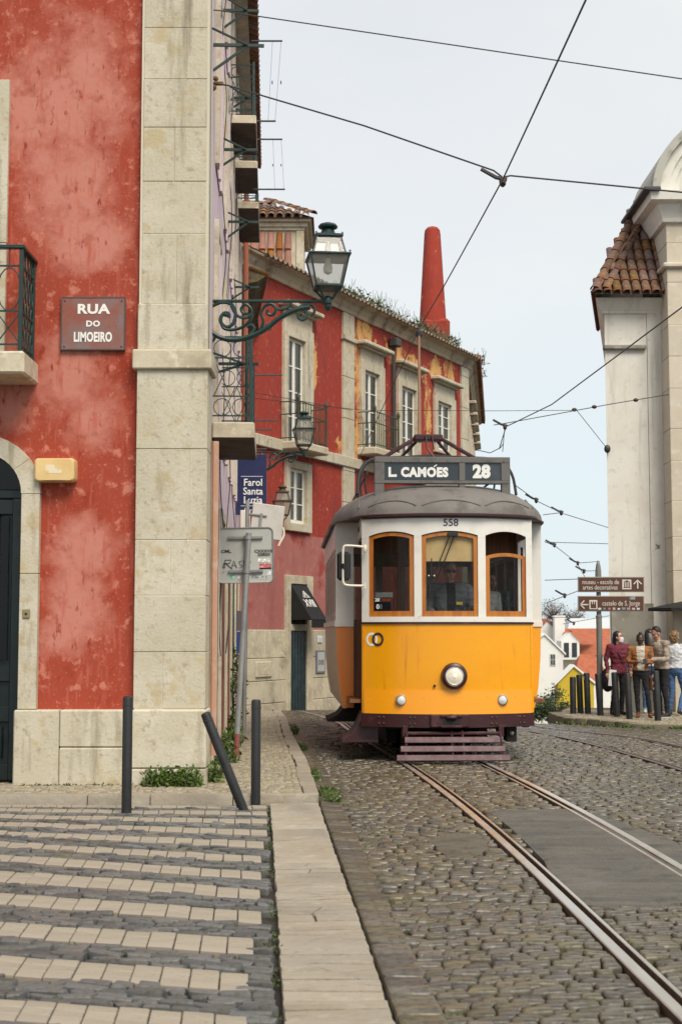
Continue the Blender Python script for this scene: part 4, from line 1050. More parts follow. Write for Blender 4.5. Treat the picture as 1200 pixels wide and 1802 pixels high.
# awning: sloping black canvas with side wings
aw=thing('window_awning','small black canvas awning with white emblem reading XVIII','awning',tuple(MF@Vector((sa,.1,FA(520,1095)[1]))))
canvas=mat('black canvas',(.008,.008,.009),.8,bump=(60,.2,.002))
zt,zb=FA(515,1027)[1],FA(515,1090)[1]
pr=[(.05,zt),(.16,zt-.25),(.42,zt-.75),(.56,zb),(.56,zb-.22),(.545,zb-.22),(.54,zb)]
S0,S1=sa+.02,sb-.02
def awn(t): return .05+.57*t,zt+(zb-zt)*t
pr=[awn(0),awn(.3),awn(.6),awn(1),(.62,zb-.2)]; v=[];f=[]
for a in(S0,S1):
    for n_,z_ in pr: v.append(MF@Vector((a,n_,z_)))
n=len(pr)
for k in range(n-1): f.append((k,k+1,k+1+n,k+n))
v+=[MF@Vector((a,.05,zb)) for a in(S0,S1)]
f+=[(0,1,2,3,2*n),(n,n+1,n+2,n+3,2*n+1)]
mb=MB(); mb.add(v,f); mb.build('canvas',canvas,aw,smooth=0,shadefix=False)
mb=MB(); mb.tube([MF@Vector((S0,.05,zb)),MF@Vector((S0,.62,zb)),MF@Vector((S1,.62,zb)),MF@Vector((S1,.05,zb))],.012,5); mb.build('frame',black_metal,aw)
# emblem and lettering lie on the sloping face
pa=MF@Vector((S0,*awn(.4))); pb_=MF@Vector((S0,.62,zb)); dn=(pb_-pa).normalized(); nrm=U.cross(dn).normalized()
if nrm.dot(NV)<0: nrm=-nrm
ctr=MF@Vector(((S0+S1)/2,*awn(.62))); up=-dn; xr=up.cross(nrm).normalized()
def MT(c,x_,y_,z_): return Matrix(((x_.x,y_.x,z_.x,c.x),(x_.y,y_.y,z_.y,c.y),(x_.z,y_.z,z_.z,c.z),(0,0,0,1)))
text('XVIII',.30,white_letter,aw,MT(ctr+up*.06+nrm*.008,xr,up,nrm),.85,.004)
pc=ctr+up*.30+nrm*.012
mb=MB()
for a,b in(((-.16,-.06),(0,.12)),((0,.12),(.16,-.06)),((-.16,-.06),(.16,-.06)),((-.08,-.06),(.02,.06)),((.08,-.06),(-.02,.06))): mb.tube([pc+xr*a[0]+up*a[1],pc+xr*b[0]+up*b[1]],.009,4)
mb.build('emblem',white_letter,aw)
# plaque and small plate on the plinth
def plaque(px0,py0,px1,py1,m1,m2,label,txt):
    sa_,sb_=FA(px0,py0)[0],FA(px1,py0)[0]; cx=(px0+px1)/2; za,zb_=FA(cx,py1)[1],FA(cx,py0)[1]
    t=thing('wall_plaque',label,'plaque',tuple(MF@Vector(((sa_+sb_)/2,.05,(za+zb_)/2))))
    mb=MB(); fbx(mb,sa_,sb_,za,zb_,.046,.075,.01); mb.build('frame',m1,t,smooth=0)
    mb=MB(); fbx(mb,sa_+.06,sb_-.06,za+.05,zb_-.05,.076,.08,0); mb.build('panel',m2,t,smooth=0)
    c=MF@Vector(((sa_+sb_)/2,.082,(za+zb_)/2)); 
    if txt: text(txt,(sb_-sa_)*.36,mat('grey letter',(.12,.12,.14),.6),t,MT(c-Vector((0,0,.02)),U,Vector((0,0,1)),NV),.8,.004)
    return t
plaque(552,1144,568,1185,mat('slate frame',(.16,.16,.19),.6),mat('pale glass panel',(.42,.43,.42),.4),'grey framed plaque reading XVIII beside the teal door','XVIII')
plaque(555,1119,563,1131,mat('white enamel',(.6,.62,.66),.4),mat('blue grey print',(.4,.45,.55),.5,layers=((30,2,(.65,.67,.7),.5,.52,(1,1,4)),)),'small white and blue plate above the framed plaque',None)
# rain pipe with hopper
s_=FA(686,690)[0]; mb=MB(); mb.tube([MF@Vector((s_,.12,zs0)),MF@Vector((s_,.12,FA(688,612)[1]))],.055,8); zz=FA(690,606)[1]
mb.box(s_-.16,s_+.16,.03,.3,zz-.12,zz+.12,.03,M=MF); mb.build('rain_pipe',mat('dark grey iron pipe',(.045,.043,.042),.6),rb)
# dormer
Yd=35.2
dx0,dx1=A(425,420,Yd).x,A(533,420,Yd).x; dz0,dz1=HC-.3,A(500,405,Yd).z; ze=A(500,392,Yd).z
mb=MB(); mb.box(dx0,dx1,Yd,Yd+2.2,dz0,ze,.01); dorm=mb.build('dormer',mat('dormer render',(.55,.48,.36),.85,layers=((3,6,(.4,.33,.22),.5,.7),),bump=(12,.3,.01)),rb,smooth=0)
mb=MB(); mb.box(dx1-.17,dx1+.03,Yd-.04,Yd,dz0,ze-.12,.01); mb.box(dx0,dx1+.05,Yd-.06,Yd-.001,dz1-.02,dz1+.12,.01); mb.box(dx0-.1,dx1+.22,Yd-.22,Yd+2.4,ze-.02,ze+.05,.01); mb.box(dx0-.1,dx1+.12,Yd-.12,Yd+2.3,ze-.13,ze-.022,.01); mb.build('dormer_trim',stone,dorm,smooth=0)
x_=dx0+.1
while x_<dx1-.22:
    for k,zz in enumerate((dz1-.5,dz1-.92,dz1-1.34,dz1-1.76)):
        if zz<dz0-.1: continue
        put_tile(dorm,(x_,Yd-.02,zz),(1,0,0),(0,.04,1),1.02,TILE_O)
    x_+=.215
# hipped dormer roof
rz0=ze+.05; rz1=A(490,357,Yd+.9).z; ex0,ex1=dx0-.2,dx1+.28; ridge0,ridge1=ex0,ex1-1.1
mb=MB(); mb.add([(ex0,Yd-.3,rz0),(ex1,Yd-.3,rz0),(ex1,Yd+2.5,rz0),(ex0,Yd+2.5,rz0),(ridge0,Yd+1.1,rz1),(ridge1,Yd+1.1,rz1)],[(0,1,5,4),(1,2,5),(2,3,4,5),(0,3,2,1),(0,4,3)]); mb.build('dormer_roof',roof_m,dorm,smooth=0)
sl=Vector((0,1.4,rz1-rz0)).normalized(); slen=math.hypot(1.4,rz1-rz0)
x_=ex0+.1
while x_<ex1:
    k=0
    while True:
        p=Vector((x_,Yd-.34,rz0+.02))+sl*(k*.36)
        if k*.36>slen-.1 or x_>ex1-1.38*(k*.36+.2)/slen+.1: break
        put_tile(dorm,p,(1,0,0),sl+Vector((0,0,-.02))); k+=1
    x_+=.215
hip=(Vector((ridge1,Yd+1.1,rz1))-Vector((ex1,Yd-.3,rz0))); hl_=hip.length; hip.normalize(); k=0
while k*.36<hl_: put_tile(dorm,Vector((ex1,Yd-.3,rz0+.08))+hip*k*.36,hip.cross(Vector((0,0,1))),hip,1.15); k+=1
x_=ridge1
while x_>ridge0: put_tile(dorm,Vector((x_,Yd+1.1,rz1+.03)),(0,1,0),(-1,0,0),1.15); x_-=.36
# tapered chimney
pc=A(768,600,46.5); pc.z=HC+.3
ch=thing('chimney','tall tapered red chimney rising above the roof','chimney',tuple(pc)); sc_=46.5/2500
chm=mat('red chimney render',(.30,.033,.016),.85,layers=((3,9,(.45,.16,.09),.62,.66),(2.5,8,(.2,.03,.02),.52,.7,(1,1,.3)),(2,6,(.27,.03,.018),.5,.7),(14,6,(.5,.3,.16),.7,.73)),bump=(8,.3,.01))
zt=A(757,400,46.5).z-pc.z; zb2=A(768,562,46.5).z-pc.z
prof=[(.47,-1.5),(.44,zb2),(.27,zt-.22),(.25,zt-.1),(.18,zt-.02),(.07,zt+.02)]
mb=MB(); mb.lathe([(r*1.0,z) for r,z in prof],12,(-.12,0,0)); 
mb.build('shaft',chm,ch,smooth=30,world=False)
mb=MB(); mb.box(-.45,.42,-.45,.45,-1.5,zb2-.05,.10); mb.build('base',chm,ch,smooth=30,world=False)
# weeds on the roof edge
def weeds(mb,c,r,n,h,lw=.02,ln=.12):
    for _ in range(n):
        a=random.uniform(0,6.283); d=random.random()**.6*r; p=Vector(c)+Vector((math.cos(a)*d,math.sin(a)*d*.8,random.random()**1.5*h*(1-.5*d/r)))
        t=Vector((random.gauss(0,1),random.gauss(0,1),random.gauss(.6,.8))).normalized(); s=t.cross(Vector((random.gauss(0,1),random.gauss(0,1),random.gauss(0,1)))).normalized()
        l=ln*random.uniform(.6,1.4); q=lw*random.uniform(.6,1.5)
        mb.add([p,p+t*l*.5+s*q,p+t*l,p+t*l*.5-s*q],[(0,1,2,3)])
for (pxa,pxb,n,h,lab) in((595,650,10,.55,'grey green weeds on the roof edge beside the near street lantern'),(655,715,9,.75,'sparse twiggy weeds on the middle of the roof edge'),(715,800,14,.75,'dense green weeds on the roof edge below the chimney'),(815,848,5,.6,'small tuft of weeds on the far corner of the roof')):
    mb=MB()
    for k in range(n):
        px_=pxa+(pxb-pxa)*(k+random.random())/n
        if px_<805: s_=FA(px_,560)[0]; p=MF@Vector((s_,.25-random.random()*.5,HC+.1))
        else: p=M2@Vector((.3+(px_-815)*.12,.3,HC+.1))
        weeds(mb,p,.32,70,h*.52*random.uniform(.4,1.1),.02,.13)
        for j in range(4): 
            q=p+Vector((random.uniform(-.3,.3),random.uniform(-.2,.2),0)); mb.tube([q,q+Vector((random.uniform(-.2,.2),random.uniform(-.2,.2),h*random.uniform(.4,.9)))],.006,3)
    tag(mb.build('roof_weeds',grey_weed if '/' not in lab else leaf_m,smooth=0,shadefix=False),lab,'plant','weeds on the roof')
# ================================================================ CHURCH (right)
YC=30.
church=thing('church','pale church with tiled roof and curved gable at the right','church',(6.5,30,-.2))
cwhite=mat('aged white render',(.68,.665,.61),.85,layers=((.8,7,(.61,.575,.51),.45,.65),(2.5,9,(.20,.19,.18),.675,.70),(1.6,8,(.42,.40,.35),.55,.74,(3,1,.22)),(6,8,(.55,.52,.46),.55,.7)),bump=(9,.25,.01))
cgrey=mat('grey cement render',(.25,.235,.20),.9,layers=((1.5,7,(.17,.16,.13),.48,.64),(5,6,(.33,.31,.27),.58,.7)),bump=(12,.35,.01))
cx0=A(1069,700,YC).x; cx1=A(1139,700,YC).x; cx2=A(1176,700,YC).x; zE=A(1100,528,YC).z
mb=MB(); mb.add([(cx0-.03,YC,-3.5),(cx1,YC,-3.5),(cx1,YC,zE),(cx0-.05,YC,zE),(cx0+1.9,YC+9,-3.5),(cx1+1,YC+9,-3.5),(cx1+1,YC+9,zE),(cx0+1.88,YC+9,zE)],[(0,1,2,3),(0,3,7,4),(3,2,6,7)])
mb.build('wall',cwhite,church,smooth=0)
mb=MB(); mb.box(cx1+.006,cx2+.5,YC-.03,YC+.5,-3.5,zE); mb.build('wall_panel',cwhite,church,smooth=0)
mb=MB(); mb.box(cx0-.01,cx1+.03,YC-.045,YC+.05,-3.5,A(1100,1062,YC).z); mb.build('cement_base',cgrey,church,smooth=0)
mb=MB(); mb.box(cx0-.08,A(1135,610,YC).x,YC-.1,YC+.1,A(1100,616,YC).z,A(1100,608,YC).z,.02); mb.build('ledge',cgrey,church,smooth=0)
mb=MB(); 
prof=[(0,zE-.30),(-.04,zE-.30),(-.05,zE-.25),(-.18,zE-.07),(-.22,zE),(0,zE)]
for p0,p1,fn in(((cx0-.05),(cx2+.5),lambda s_,a,b:(s_,YC+a,b)),):
    v=[];n=len(prof)
    for s_,ext in((p0,1),(p1,0)): v+=[Vector((s_+(a if ext else 0),YC-.0+a,b)) for a,b in prof]
    mb.add(v,[(k,(k+1)%n,(k+1)%n+n,k+n) for k in range(n)])
v=[Vector((p0+a,YC+a,b)) for a,b in prof]+[Vector((p0+a+1.95,YC+9,b)) for a,b in prof]; mb.add(v,[(k,(k+1)%n,(k+1)%n+n,k+n) for k in range(n)])
mb.build('eave_cornice',cwhite,church,smooth=0)
# hipped roof with barrel tiles
ex=A(1040,514,YC).x; ey=YC-.45; rz=zE+.02; tz=A(1130,372,31.6).z; tx=A(1122,375,31.6).x; ty=ey+1.75
mb=MB(); mb.add([(ex,ey,rz),(cx2+2,ey,rz),(cx2+2,ty,tz),(tx,ty,tz),(ex+2.0,YC+9,rz),(tx+2,YC+9,tz)],[(0,1,2,3),(0,3,5,4),(3,2,(5))]); mb.build('roof',roof_m,church,smooth=0)
slp=Vector((0,ty-ey,tz-rz)); sl_len=slp.length; slp.normalize(); sx_=Vector((1,0,0)); big=MB()
x_=ex+.06
while x_<cx2+.9:
    k=0
    while k*.34<sl_len-.05:
        zf=k*.34/sl_len
        if x_<ex+(tx-ex)*zf-.02: break
        put_tile(church,Vector((x_,ey-.03,rz+.03))+slp*(k*.34),(1,0,0),slp,1.); 
        if k==0:
            o=put_tile(church,Vector((x_+.1,ey-.02,rz+.10)),(1,0,0),slp,.95); o.matrix_local=o.matrix_local@Matrix.Rotation(math.pi,4,'Y')
        k+=1
    x_+=.205
# left slope
sl2=Vector((tx-ex,0,tz-rz)); l2=sl2.length; sl2.normalize(); y_=ey+.1
while y_<YC+3.4:
    k=0
    while k*.34<l2-.05:
        zf=k*.34/l2
        if y_<ey+(ty-ey)*zf: break
        put_tile(church,Vector((ex-.03+.21*(y_-ey),y_,rz+.03))+sl2*(k*.34),(-.2,-1,0),sl2,1.); k+=1
    y_+=.205
hp=Vector((tx,ty,tz))-Vector((ex,ey,rz)); hl_=hp.length; hp.normalize(); k=0
while k*.34<hl_: put_tile(church,Vector((ex,ey,rz+.09))+hp*k*.34,hp.cross(Vector((0,0,1))),hp,1.2); put_tile(church,Vector((ex+.22,ey,rz+.09))+hp*k*.34,hp.cross(Vector((0,0,1))),hp,1.1); k+=1
x_=tx
while x_<cx2+1: put_tile(church,Vector((x_,ty,tz+.04)),(0,1,0),(1,0,0),1.2); x_+=.36
# stone front pier with cornice and curved gable
YP=29.3; fx0=A(1177,700,YP).x
fstone=mat('warm church ashlar',(.54,.485,.39),.8,layers=((1.4,6,(.49,.43,.33),.45,.62),(6,6,(.6,.55,.47),.55,.7),(12,7,(.25,.2,.15),.70,.76)),bump=(16,.35,.008),var=.06)
mb=MB(); mb.box(fx0+.02,fx0+4,YP+.008,YP+2.5,-3.5,A(1190,385,YP).z); mb.build('front_core',mortar,church,smooth=0)
zz=-.4; k=0; zcap=A(1190,392,YP).z
while zz<zcap-.05:
    h=min(random.uniform(.62,.95),zcap-zz); s_=fx0; 
    for wd in((.62,.9,1.2) if k%2 else (.95,.7,1.1)):
        mb=MB(); mb.box(s_+.004,s_+wd-.004,YP+random.uniform(-.004,.004),YP+2.4,zz+.004,zz+h-.004,.008); mb.build('ashlar_block',fstone,church,smooth=0); s_+=wd
    zz+=h; k+=1
mb=MB(); zm=A(1190,468,YP).z; mb.box(fx0-.09,fx0+3,YP-.09,YP+2,zm-.05,zm+.06,.03); mb.build('pier_band',fstone,church,smooth=0)
zk=A(1190,360,YP).z; zk2=A(1190,345,YP).z
mb=MB(); prof=[(0,zcap-.02),(-.08,zcap),(-.1,zcap+.08),(-.22,zk-.05),(-.38,zk),(-.40,zk2),(0,zk2)]
v=[Vector((fx0+a,YP+a,b)) for a,b in prof]+[Vector((fx0+4,YP+a,b)) for a,b in prof]; n=len(prof); mb.add(v,[(k,(k+1)%n,(k+1)%n+n,k+n) for k in range(n)]+[tuple(range(n))])
v=[Vector((fx0+a,YP+a,b)) for a,b in prof]+[Vector((fx0+a,YP+3,b)) for a,b in prof]; mb.add(v,[(k,(k+1)%n,(k+1)%n+n,k+n) for k in range(n)]); mb.build('cornice',cwhite,church,smooth=0)
mb=MB(); mb.box(fx0-.55,fx0-.2,YP-.5,YP+2,zk2-.02,zk2+.06,.02); mb.build('lead_flashing',mat('dark lead flashing',(.05,.052,.055),.6),church)
# curved gable: quarter-ellipse moulding
gx=fx0-.34; gw=2.9; gh=A(1200,232,YP).z-zk2
gh=gh/ math.sin(math.acos(1-(A(1200,232,YP).x-gx)/gw))
def arcp(t,off): return (gx+gw-(gw-off)*math.cos(t), zk2+ (gh-off)*math.sin(t))
for off0,off1,y0,y1,nm in((0,.16,YP-.34,YP+2,'gable_coping'),(.163,.36,YP-.22,YP+2,'gable_moulding'),(.363,.5,YP-.14,YP+2,'gable_moulding'),(.503,2.6,YP-.05,YP+2,'gable_field')):
    P=[arcp(math.pi/2*k/14,off0) for k in range(15)]+[arcp(math.pi/2*(14-k)/14,off1) for k in range(15)]
    mb=MB(); mb.prism(P,lambda a,b,d:(a,d,b),y0,y1); mb.build(nm,cwhite if nm!='gable_coping' else mat('weathered coping',(.42,.41,.36),.85,layers=((3,7,(.2,.2,.18),.5,.66),),bump=(12,.4,.01)),church,smooth=0)
# black parasol whose tip shows beside the pier
pp=A(1200,1072,29.0); par=thing('parasol','black folded-out parasol edge beside the church pier','parasol',(pp.x+.55,29.0,-.05))
mb=MB(); v=[]; 
tipz=pp.z+.12; ring=[Vector((1.25*math.cos(2*math.pi*k/8+math.pi),.62*math.sin(2*math.pi*k/8+math.pi),pp.z+.05-.08)) for k in range(8)]
mb.add([Vector((0,0,tipz+.2))]+[Vector((r_.x,r_.y,r_.z+.1)) for r_ in ring],[(0,1+k,1+(k+1)%8) for k in range(8)])
mb.add([Vector((r_.x,r_.y,r_.z+.1)) for r_ in ring]+[Vector((r_.x,r_.y,r_.z+.04)) for r_ in ring],[(k,(k+1)%8,(k+1)%8+8,k+8) for k in range(8)]); mb.build('canopy',canvas,par,smooth=0,world=False)
mb=MB(); mb.tube([(0,0,-.05),(0,0,tipz+.2)],.02,8); mb.build('pole',black_metal,par,world=False)
# ================================================================ TOWN BELOW, FAR OFF
hwhite=mat('far white wall',(.74,.73,.70),.9,layers=((.4,5,(.64,.62,.58),.5,.7),))
hcream=mat('far cream wall',(.62,.58,.47),.9)
hyel=mat('far yellow wall',(.52,.37,.03),.9,layers=((.6,5,(.46,.32,.03),.5,.7),))
htile=mat('far orange tile roof',(.40,.115,.05),.85,layers=((1.5,5,(.30,.085,.045),.45,.65),(8,3,(.22,.07,.04),.5,.7,(8,1,1))),bump=(4,.5,.05))
pane_d=mat('far window pane',(.03,.035,.04),.2)
def house(name,label,Y,x0,x1,ytop,ridge,depth,wall,roofm,gable=False,zb=-16,win=(),rt=None):
    """front wall between pixel columns x0..x1 with eave at pixel row ytop; ridge row; gable: front gable"""
    a,b=A(x0,ytop,Y),A(x1,ytop,Y); t=thing(name,label,'house',((a.x+b.x)/2,Y,zb)); zr=A((x0+x1)/2,ridge,Y).z
    xm=(a.x+b.x)/2 if rt is None else A(rt,ytop,Y).x
    mb=MB(); pts=[(a.x,zb),(b.x,zb),(b.x,b.z)]+([(xm,zr)] if gable else [])+[(a.x,a.z)]
    mb.prism(pts,lambda p,q,d:(p,d,q),Y,Y+depth); mb.build('wall',wall,t,smooth=0)
    mb=MB(); o=.4
    if gable:
        sl_=.25
        for (p,q) in(((a.x-o,a.z-.25),(xm,zr+.05)),((xm,zr+.05),(b.x+o,b.z-.25))):
            mb.add([Vector((p[0],Y-sl_,p[1])),Vector((q[0],Y-sl_,q[1])),Vector((q[0],Y+depth,q[1])),Vector((p[0],Y+depth,p[1])),Vector((p[0],Y-sl_,p[1]+.3)),Vector((q[0],Y-sl_,q[1]+.3)),Vector((q[0],Y+depth,q[1]+.3)),Vector((p[0],Y+depth,p[1]+.3))],[(0,1,2,3),(4,7,6,5),(0,4,5,1),(1,5,6,2),(2,6,7,3),(3,7,4,0)])
    else:
        mb.add([Vector((a.x-o,Y-o,a.z)),Vector((b.x+o,Y-o,b.z)),Vector((b.x-1.5,Y+depth/2,zr+2)),Vector((a.x+1.5 if rt is None else a.x,Y+depth/2,zr+2)),Vector((a.x-o,Y+depth,a.z)),Vector((b.x+o,Y+depth,b.z))],[(0,1,2,3),(3,2,5,4),(1,5,2),(0,3,4),(0,4,5,1)])
    mb.build('roof',roofm,t,smooth=0)
    for (wx,wy,ww,wh) in win:
        p=A(wx,wy,Y); k=Y/2500
        mb=MB(); mb.box(p.x-ww*k/2-.12,p.x+ww*k/2+.12,Y-.1,Y+.05,p.z-wh*k/2-.12,p.z+wh*k/2+.12); wo=mb.build('window',hwhite if wall!=hwhite else mat('grey trim',(.5,.5,.48),.8),t,smooth=0)
        for sg in(-1,1):
            for q in (-1,1):
                mb=MB(); mb.box(p.x+(.04 if sg>0 else -ww*k/2),p.x+(ww*k/2 if sg>0 else -.04),Y-.12,Y-.10,p.z+(.04 if q>0 else -wh*k/2),p.z+(wh*k/2 if q>0 else -.04)); mb.build('pane',pane_d,wo)
    return t
house('white_house','plain white house with one small window right beside the tram',205,905,990,1150,1118,14,hwhite,hwhite,gable=True,win=((972,1161,7,18),),rt=958)
house('white_house','white house with broad chimney behind the plain white house',235,940,985,1118,1092,10,hwhite,htile,gable=True)
p0_,p1_=A(975,1086,232),A(993,1086,232); cst=thing('chimney_stack','broad white chimney block above the far roofs','chimney',((p0_.x+p1_.x)/2,232,-4))
mb=MB(); mb.box(p0_.x,p1_.x,232,234,-6,p0_.z,.05); mb.build('stack',hwhite,cst,smooth=0); mb=MB(); mb.box(p0_.x-.12,p1_.x+.12,231.9,234.1,p0_.z,p0_.z+.25,.03); mb.build('cap',hwhite,cst,smooth=0)
mh=house('cream_house','cream house with orange hipped roof and white dormer, far off beside the sign post',225,990,1110,1153,1128,16,hcream,htile)
# dormer on it
p=A(1003,1138,222); mb=MB(); w2,h2=2.6,2.4
mb.prism([(p.x-1.4,p.z-2),(p.x+1.4,p.z-2),(p.x+1.4,p.z+.9),(p.x+.1,p.z+2.2),(p.x-1.4,p.z+.9)],lambda a,b,d:(a,d,b),222,227); dm_=mb.build('dormer',hwhite,mh,smooth=0)
for sg in(-.62,.62):
    mb=MB(); mb.box(p.x+sg-.38,p.x+sg+.38,221.9,222.0,p.z-1.6,p.z+.6); mb.build('pane',pane_d,dm_)
mb=MB(); mb.add([(p.x+.1,221.6,p.z+2.5),(p.x+1.8,221.6,p.z+.8),(p.x+5,227,p.z+1.2),(p.x+.1,227,p.z+2.6)],[(0,1,2,3)]); mb.build('dormer_roof',htile,dm_,smooth=0)
house('yellow_house','yellow gabled house with white trim, far below the street',185,981,1044,1203,1174,3,hyel,hwhite,gable=True,rt=1009)
house('white_house','white house with orange roof right of the yellow gable',200,1012,1075,1200,1178,10,hwhite,htile,gable=False)
house('shed','long grey roofed hall on the skyline beside the church',300,1000,1110,1112,1104,14,mat('far grey glass wall',(.12,.13,.14),.6,layers=((1.2,2,(.3,.31,.31),.5,.52,(3,1,1)),)),mat('far pale roof',(.5,.52,.52),.6))
# band of white trim on the yellow gable
# far trees
def tree(name,label,base,h,cw,n,m,trunk_m,bare=False,ls=.35):
    t=thing(name,label,'tree',tuple(base)); mb=MB(); br=[]
    mb.tube([(0,0,-1),(.1,0,h*.3),(0,.1,h*.55)],[h*.035,h*.028,h*.015],7)
    for k in range(26 if bare else 9):
        a=random.uniform(0,6.28); e=random.uniform(.3,1.2); l=h*random.uniform(.25,.5); p=Vector((0,0,h*random.uniform(.25,.55))); q=p+Vector((math.cos(a)*math.cos(e),math.sin(a)*math.cos(e),math.sin(e)))*l
        mb.tube([p,p.lerp(q,.5)+Vector((0,0,l*.06)),q],[h*.013,h*.009,h*.004],4); br.append(q)
        if bare:
            for j in range(7):
                s=p.lerp(q,random.uniform(.4,1)); d=Vector((random.gauss(0,1),random.gauss(0,1),random.gauss(.7,.7))).normalized()*l*.45; mb.tube([s,s+d],[h*.005,h*.002],3)
    mb.build('trunk',trunk_m,t,world=False)
    mb=MB()
    for _ in range(n):
        c=random.choice(br) if random.random()<.75 else Vector((0,0,h*.6)); p=c+Vector((random.gauss(0,cw),random.gauss(0,cw),random.gauss(0,cw*.8)))
        d=Vector((random.gauss(0,1),random.gauss(0,1),random.gauss(0,1))).normalized(); s=d.cross(Vector((random.gauss(0,1),random.gauss(0,1),.3))).normalized(); l=ls*random.uniform(.6,1.4)
        mb.add([p,p+d*l*.5+s*l*.3,p+d*l,p+d*l*.5-s*l*.3],[(0,1,2,3)])
    mb.build('crown',m,t,world=False,smooth=0,shadefix=False)
bark=mat('grey bark',(.10,.08,.06),.9)
oliv=mat('olive foliage',(.06,.08,.03),.7,var=.45,hue=.03)
b=A(964,1262,110); tree('olive_tree','dark olive tree in front of the white house beside the tram',b+Vector((0,0,-1.7)),3.7,.3,3000,oliv,bark,ls=.2)
twig=mat('bare twig haze',(.13,.10,.085),.9,var=.3)
for px_,h,lab in((972,9,'bare winter tree on the skyline right beside the tram'),(1008,7.5,'smaller bare winter tree on the skyline near the sign post')):
    b=A(px_,1108,330); b.z-=1.5; tree('bare_tree',lab,b,h,.9,500,twig,twig,True,.3)
# ================================================================ TRAM
tram=thing('tram','yellow and white vintage tram number 558 on route 28','tram',(1.235,16.1,0),R(2.2))
yel=mat('tram yellow paint',(.80,.335,.0008),.26,spec=.4,coat=.45,layers=((1.2,6,(.76,.295,.0008),.45,.7),(3,8,(.60,.17,.003),.60,.74,(5,1,.35)),(40,5,(.45,.14,.01),.68,.74)),bump=(3,.10,.012))
yel2=mat('tram yellow bumper sheet',(.82,.32,.003),.30,coat=.35,layers=((2,4,(.86,.31,.003),.45,.7),(40,3,(.6,.2,.004),.7,.75)),bump=(5,.06,.006))
orng=mat('tram orange side paint',(.70,.19,.002),.38,coat=.3)
twhite=mat('tram white paint',(.72,.70,.65),.38,coat=.3,layers=((3,5,(.64,.61,.54),.5,.7),(16,5,(.5,.45,.36),.66,.76)),bump=(8,.04,.003))
maroon=mat('maroon paint',(.038,.008,.010),.4,layers=((8,5,(.09,.03,.03),.55,.7),(30,4,(.14,.1,.09),.68,.75)),bump=(20,.1,.003))
maroon2=mat('dusty maroon slat',(.075,.025,.033),.5,layers=((6,6,(.11,.055,.06),.5,.7),(20,5,(.15,.11,.10),.62,.72)),bump=(20,.15,.003))
roofg=mat('tram grey roof canvas',(.165,.152,.14),.7,layers=((2,6,(.115,.105,.097),.45,.65),(7,6,(.19,.175,.155),.6,.75),(3,6,(.09,.08,.07),.58,.72)),bump=(10,.15,.006))
wood=mat('varnished tram wood',(.45,.16,.014),.35,coat=.3,layers=((3,5,(.34,.10,.010),.4,.62,(6,6,.5)),(20,4,(.43,.15,.025),.55,.7,(3,3,.3))),bump=(12,.08,.002))
wood2=mat('dark tram wood',(.20,.075,.025),.5,layers=((4,5,(.13,.045,.016),.4,.62,(6,6,.5)),))
boardg=mat('grey board frame',(.125,.12,.112),.55,layers=((7,5,(.09,.085,.08),.5,.7),(30,4,(.2,.19,.17),.66,.74)),bump=(20,.1,.002))
tglass=glass_mat('tram window glass',(.95,.96,.95),.55,.01)
def sheet(x0,x1,off,n,zf0,zf1):
    v=[]
    for i in range(n+1):
        x=x0+(x1-x0)*i/n; v+=[(x,yf(x)-off,zf0(x)),(x,yf(x)-off,zf1(x))]
    mb=MB(); mb.add(v,[(2*i,2*i+2,2*i+3,2*i+1) for i in range(n)]); return mb
sideg=mat('beige side panel',(.74,.62,.42),.5,layers=((2,5,(.64,.53,.35),.45,.68),),bump=(8,.05,.003))
HWd=.985
def yf(x): return .30*(abs(x)/HWd)**2.2
def panel(mb,x0,x1,z0,z1,off=0.,th=.03,n=10,zf0=None,zf1=None,offb=None,m=0):
    """curved sheet following the front; zf0/zf1 give lower/upper edge as functions of x"""
    v=[];f=[]
    for i in range(n+1):
        x=x0+(x1-x0)*i/n; a=zf0(x) if zf0 else z0; b=zf1(x) if zf1 else z1; ob=off if offb is None else offb
        v+=[(x,yf(x)-ob,a),(x,yf(x)-off,b),(x,yf(x)-off+th,b),(x,yf(x)-ob+th,a)]
    for i in range(n):
        for k in range(4): f.append((i*4+k,i*4+(k+1)%4,(i+1)*4+(k+1)%4,(i+1)*4+k))
    f+=[(0,1,2,3),tuple(n*4+k for k in(3,2,1,0))]; mb.add(v,f,m); return mb
def TB(name,mb,m,parent=None,smooth=30,label=None): return mb.build(name,m,parent or tram,smooth=smooth,world=False,label=label)
ZS=1.565; ZT=2.80
dash=TB('dash',panel(MB(),-HWd,HWd,.55,ZS,0,.04,20),yel)
for sg in(-1,1):
    TB('seam_strip',panel(MB(),sg*.965-.01,sg*.965+.01,.82,ZS-.01,.004,.006,2),yel,dash)
    for k in range(7): TB('rivet',MB().ball((sg*.965,yf(.965)-.006,.88+k*.1),.005,6,4),yel,dash)
TB('bumper_sheet',panel(MB(),-HWd+.02,HWd-.03,.545,.815,.010,.006,20,offb=.030),yel2,dash)
for x_ in(-.62,-.3,.1,.42,.75):
    TB('rivet',MB().ball((x_,yf(x_)-.017,.74),.007,6,4),yel2,dash)
TB('sill_line',panel(MB(),-HWd-.01,HWd+.01,ZS-.006,ZS+.016,.018,.05,20),maroon)
TB('sill',panel(MB(),-HWd,HWd,ZS+.017,1.642,.012,.05,20),twhite)
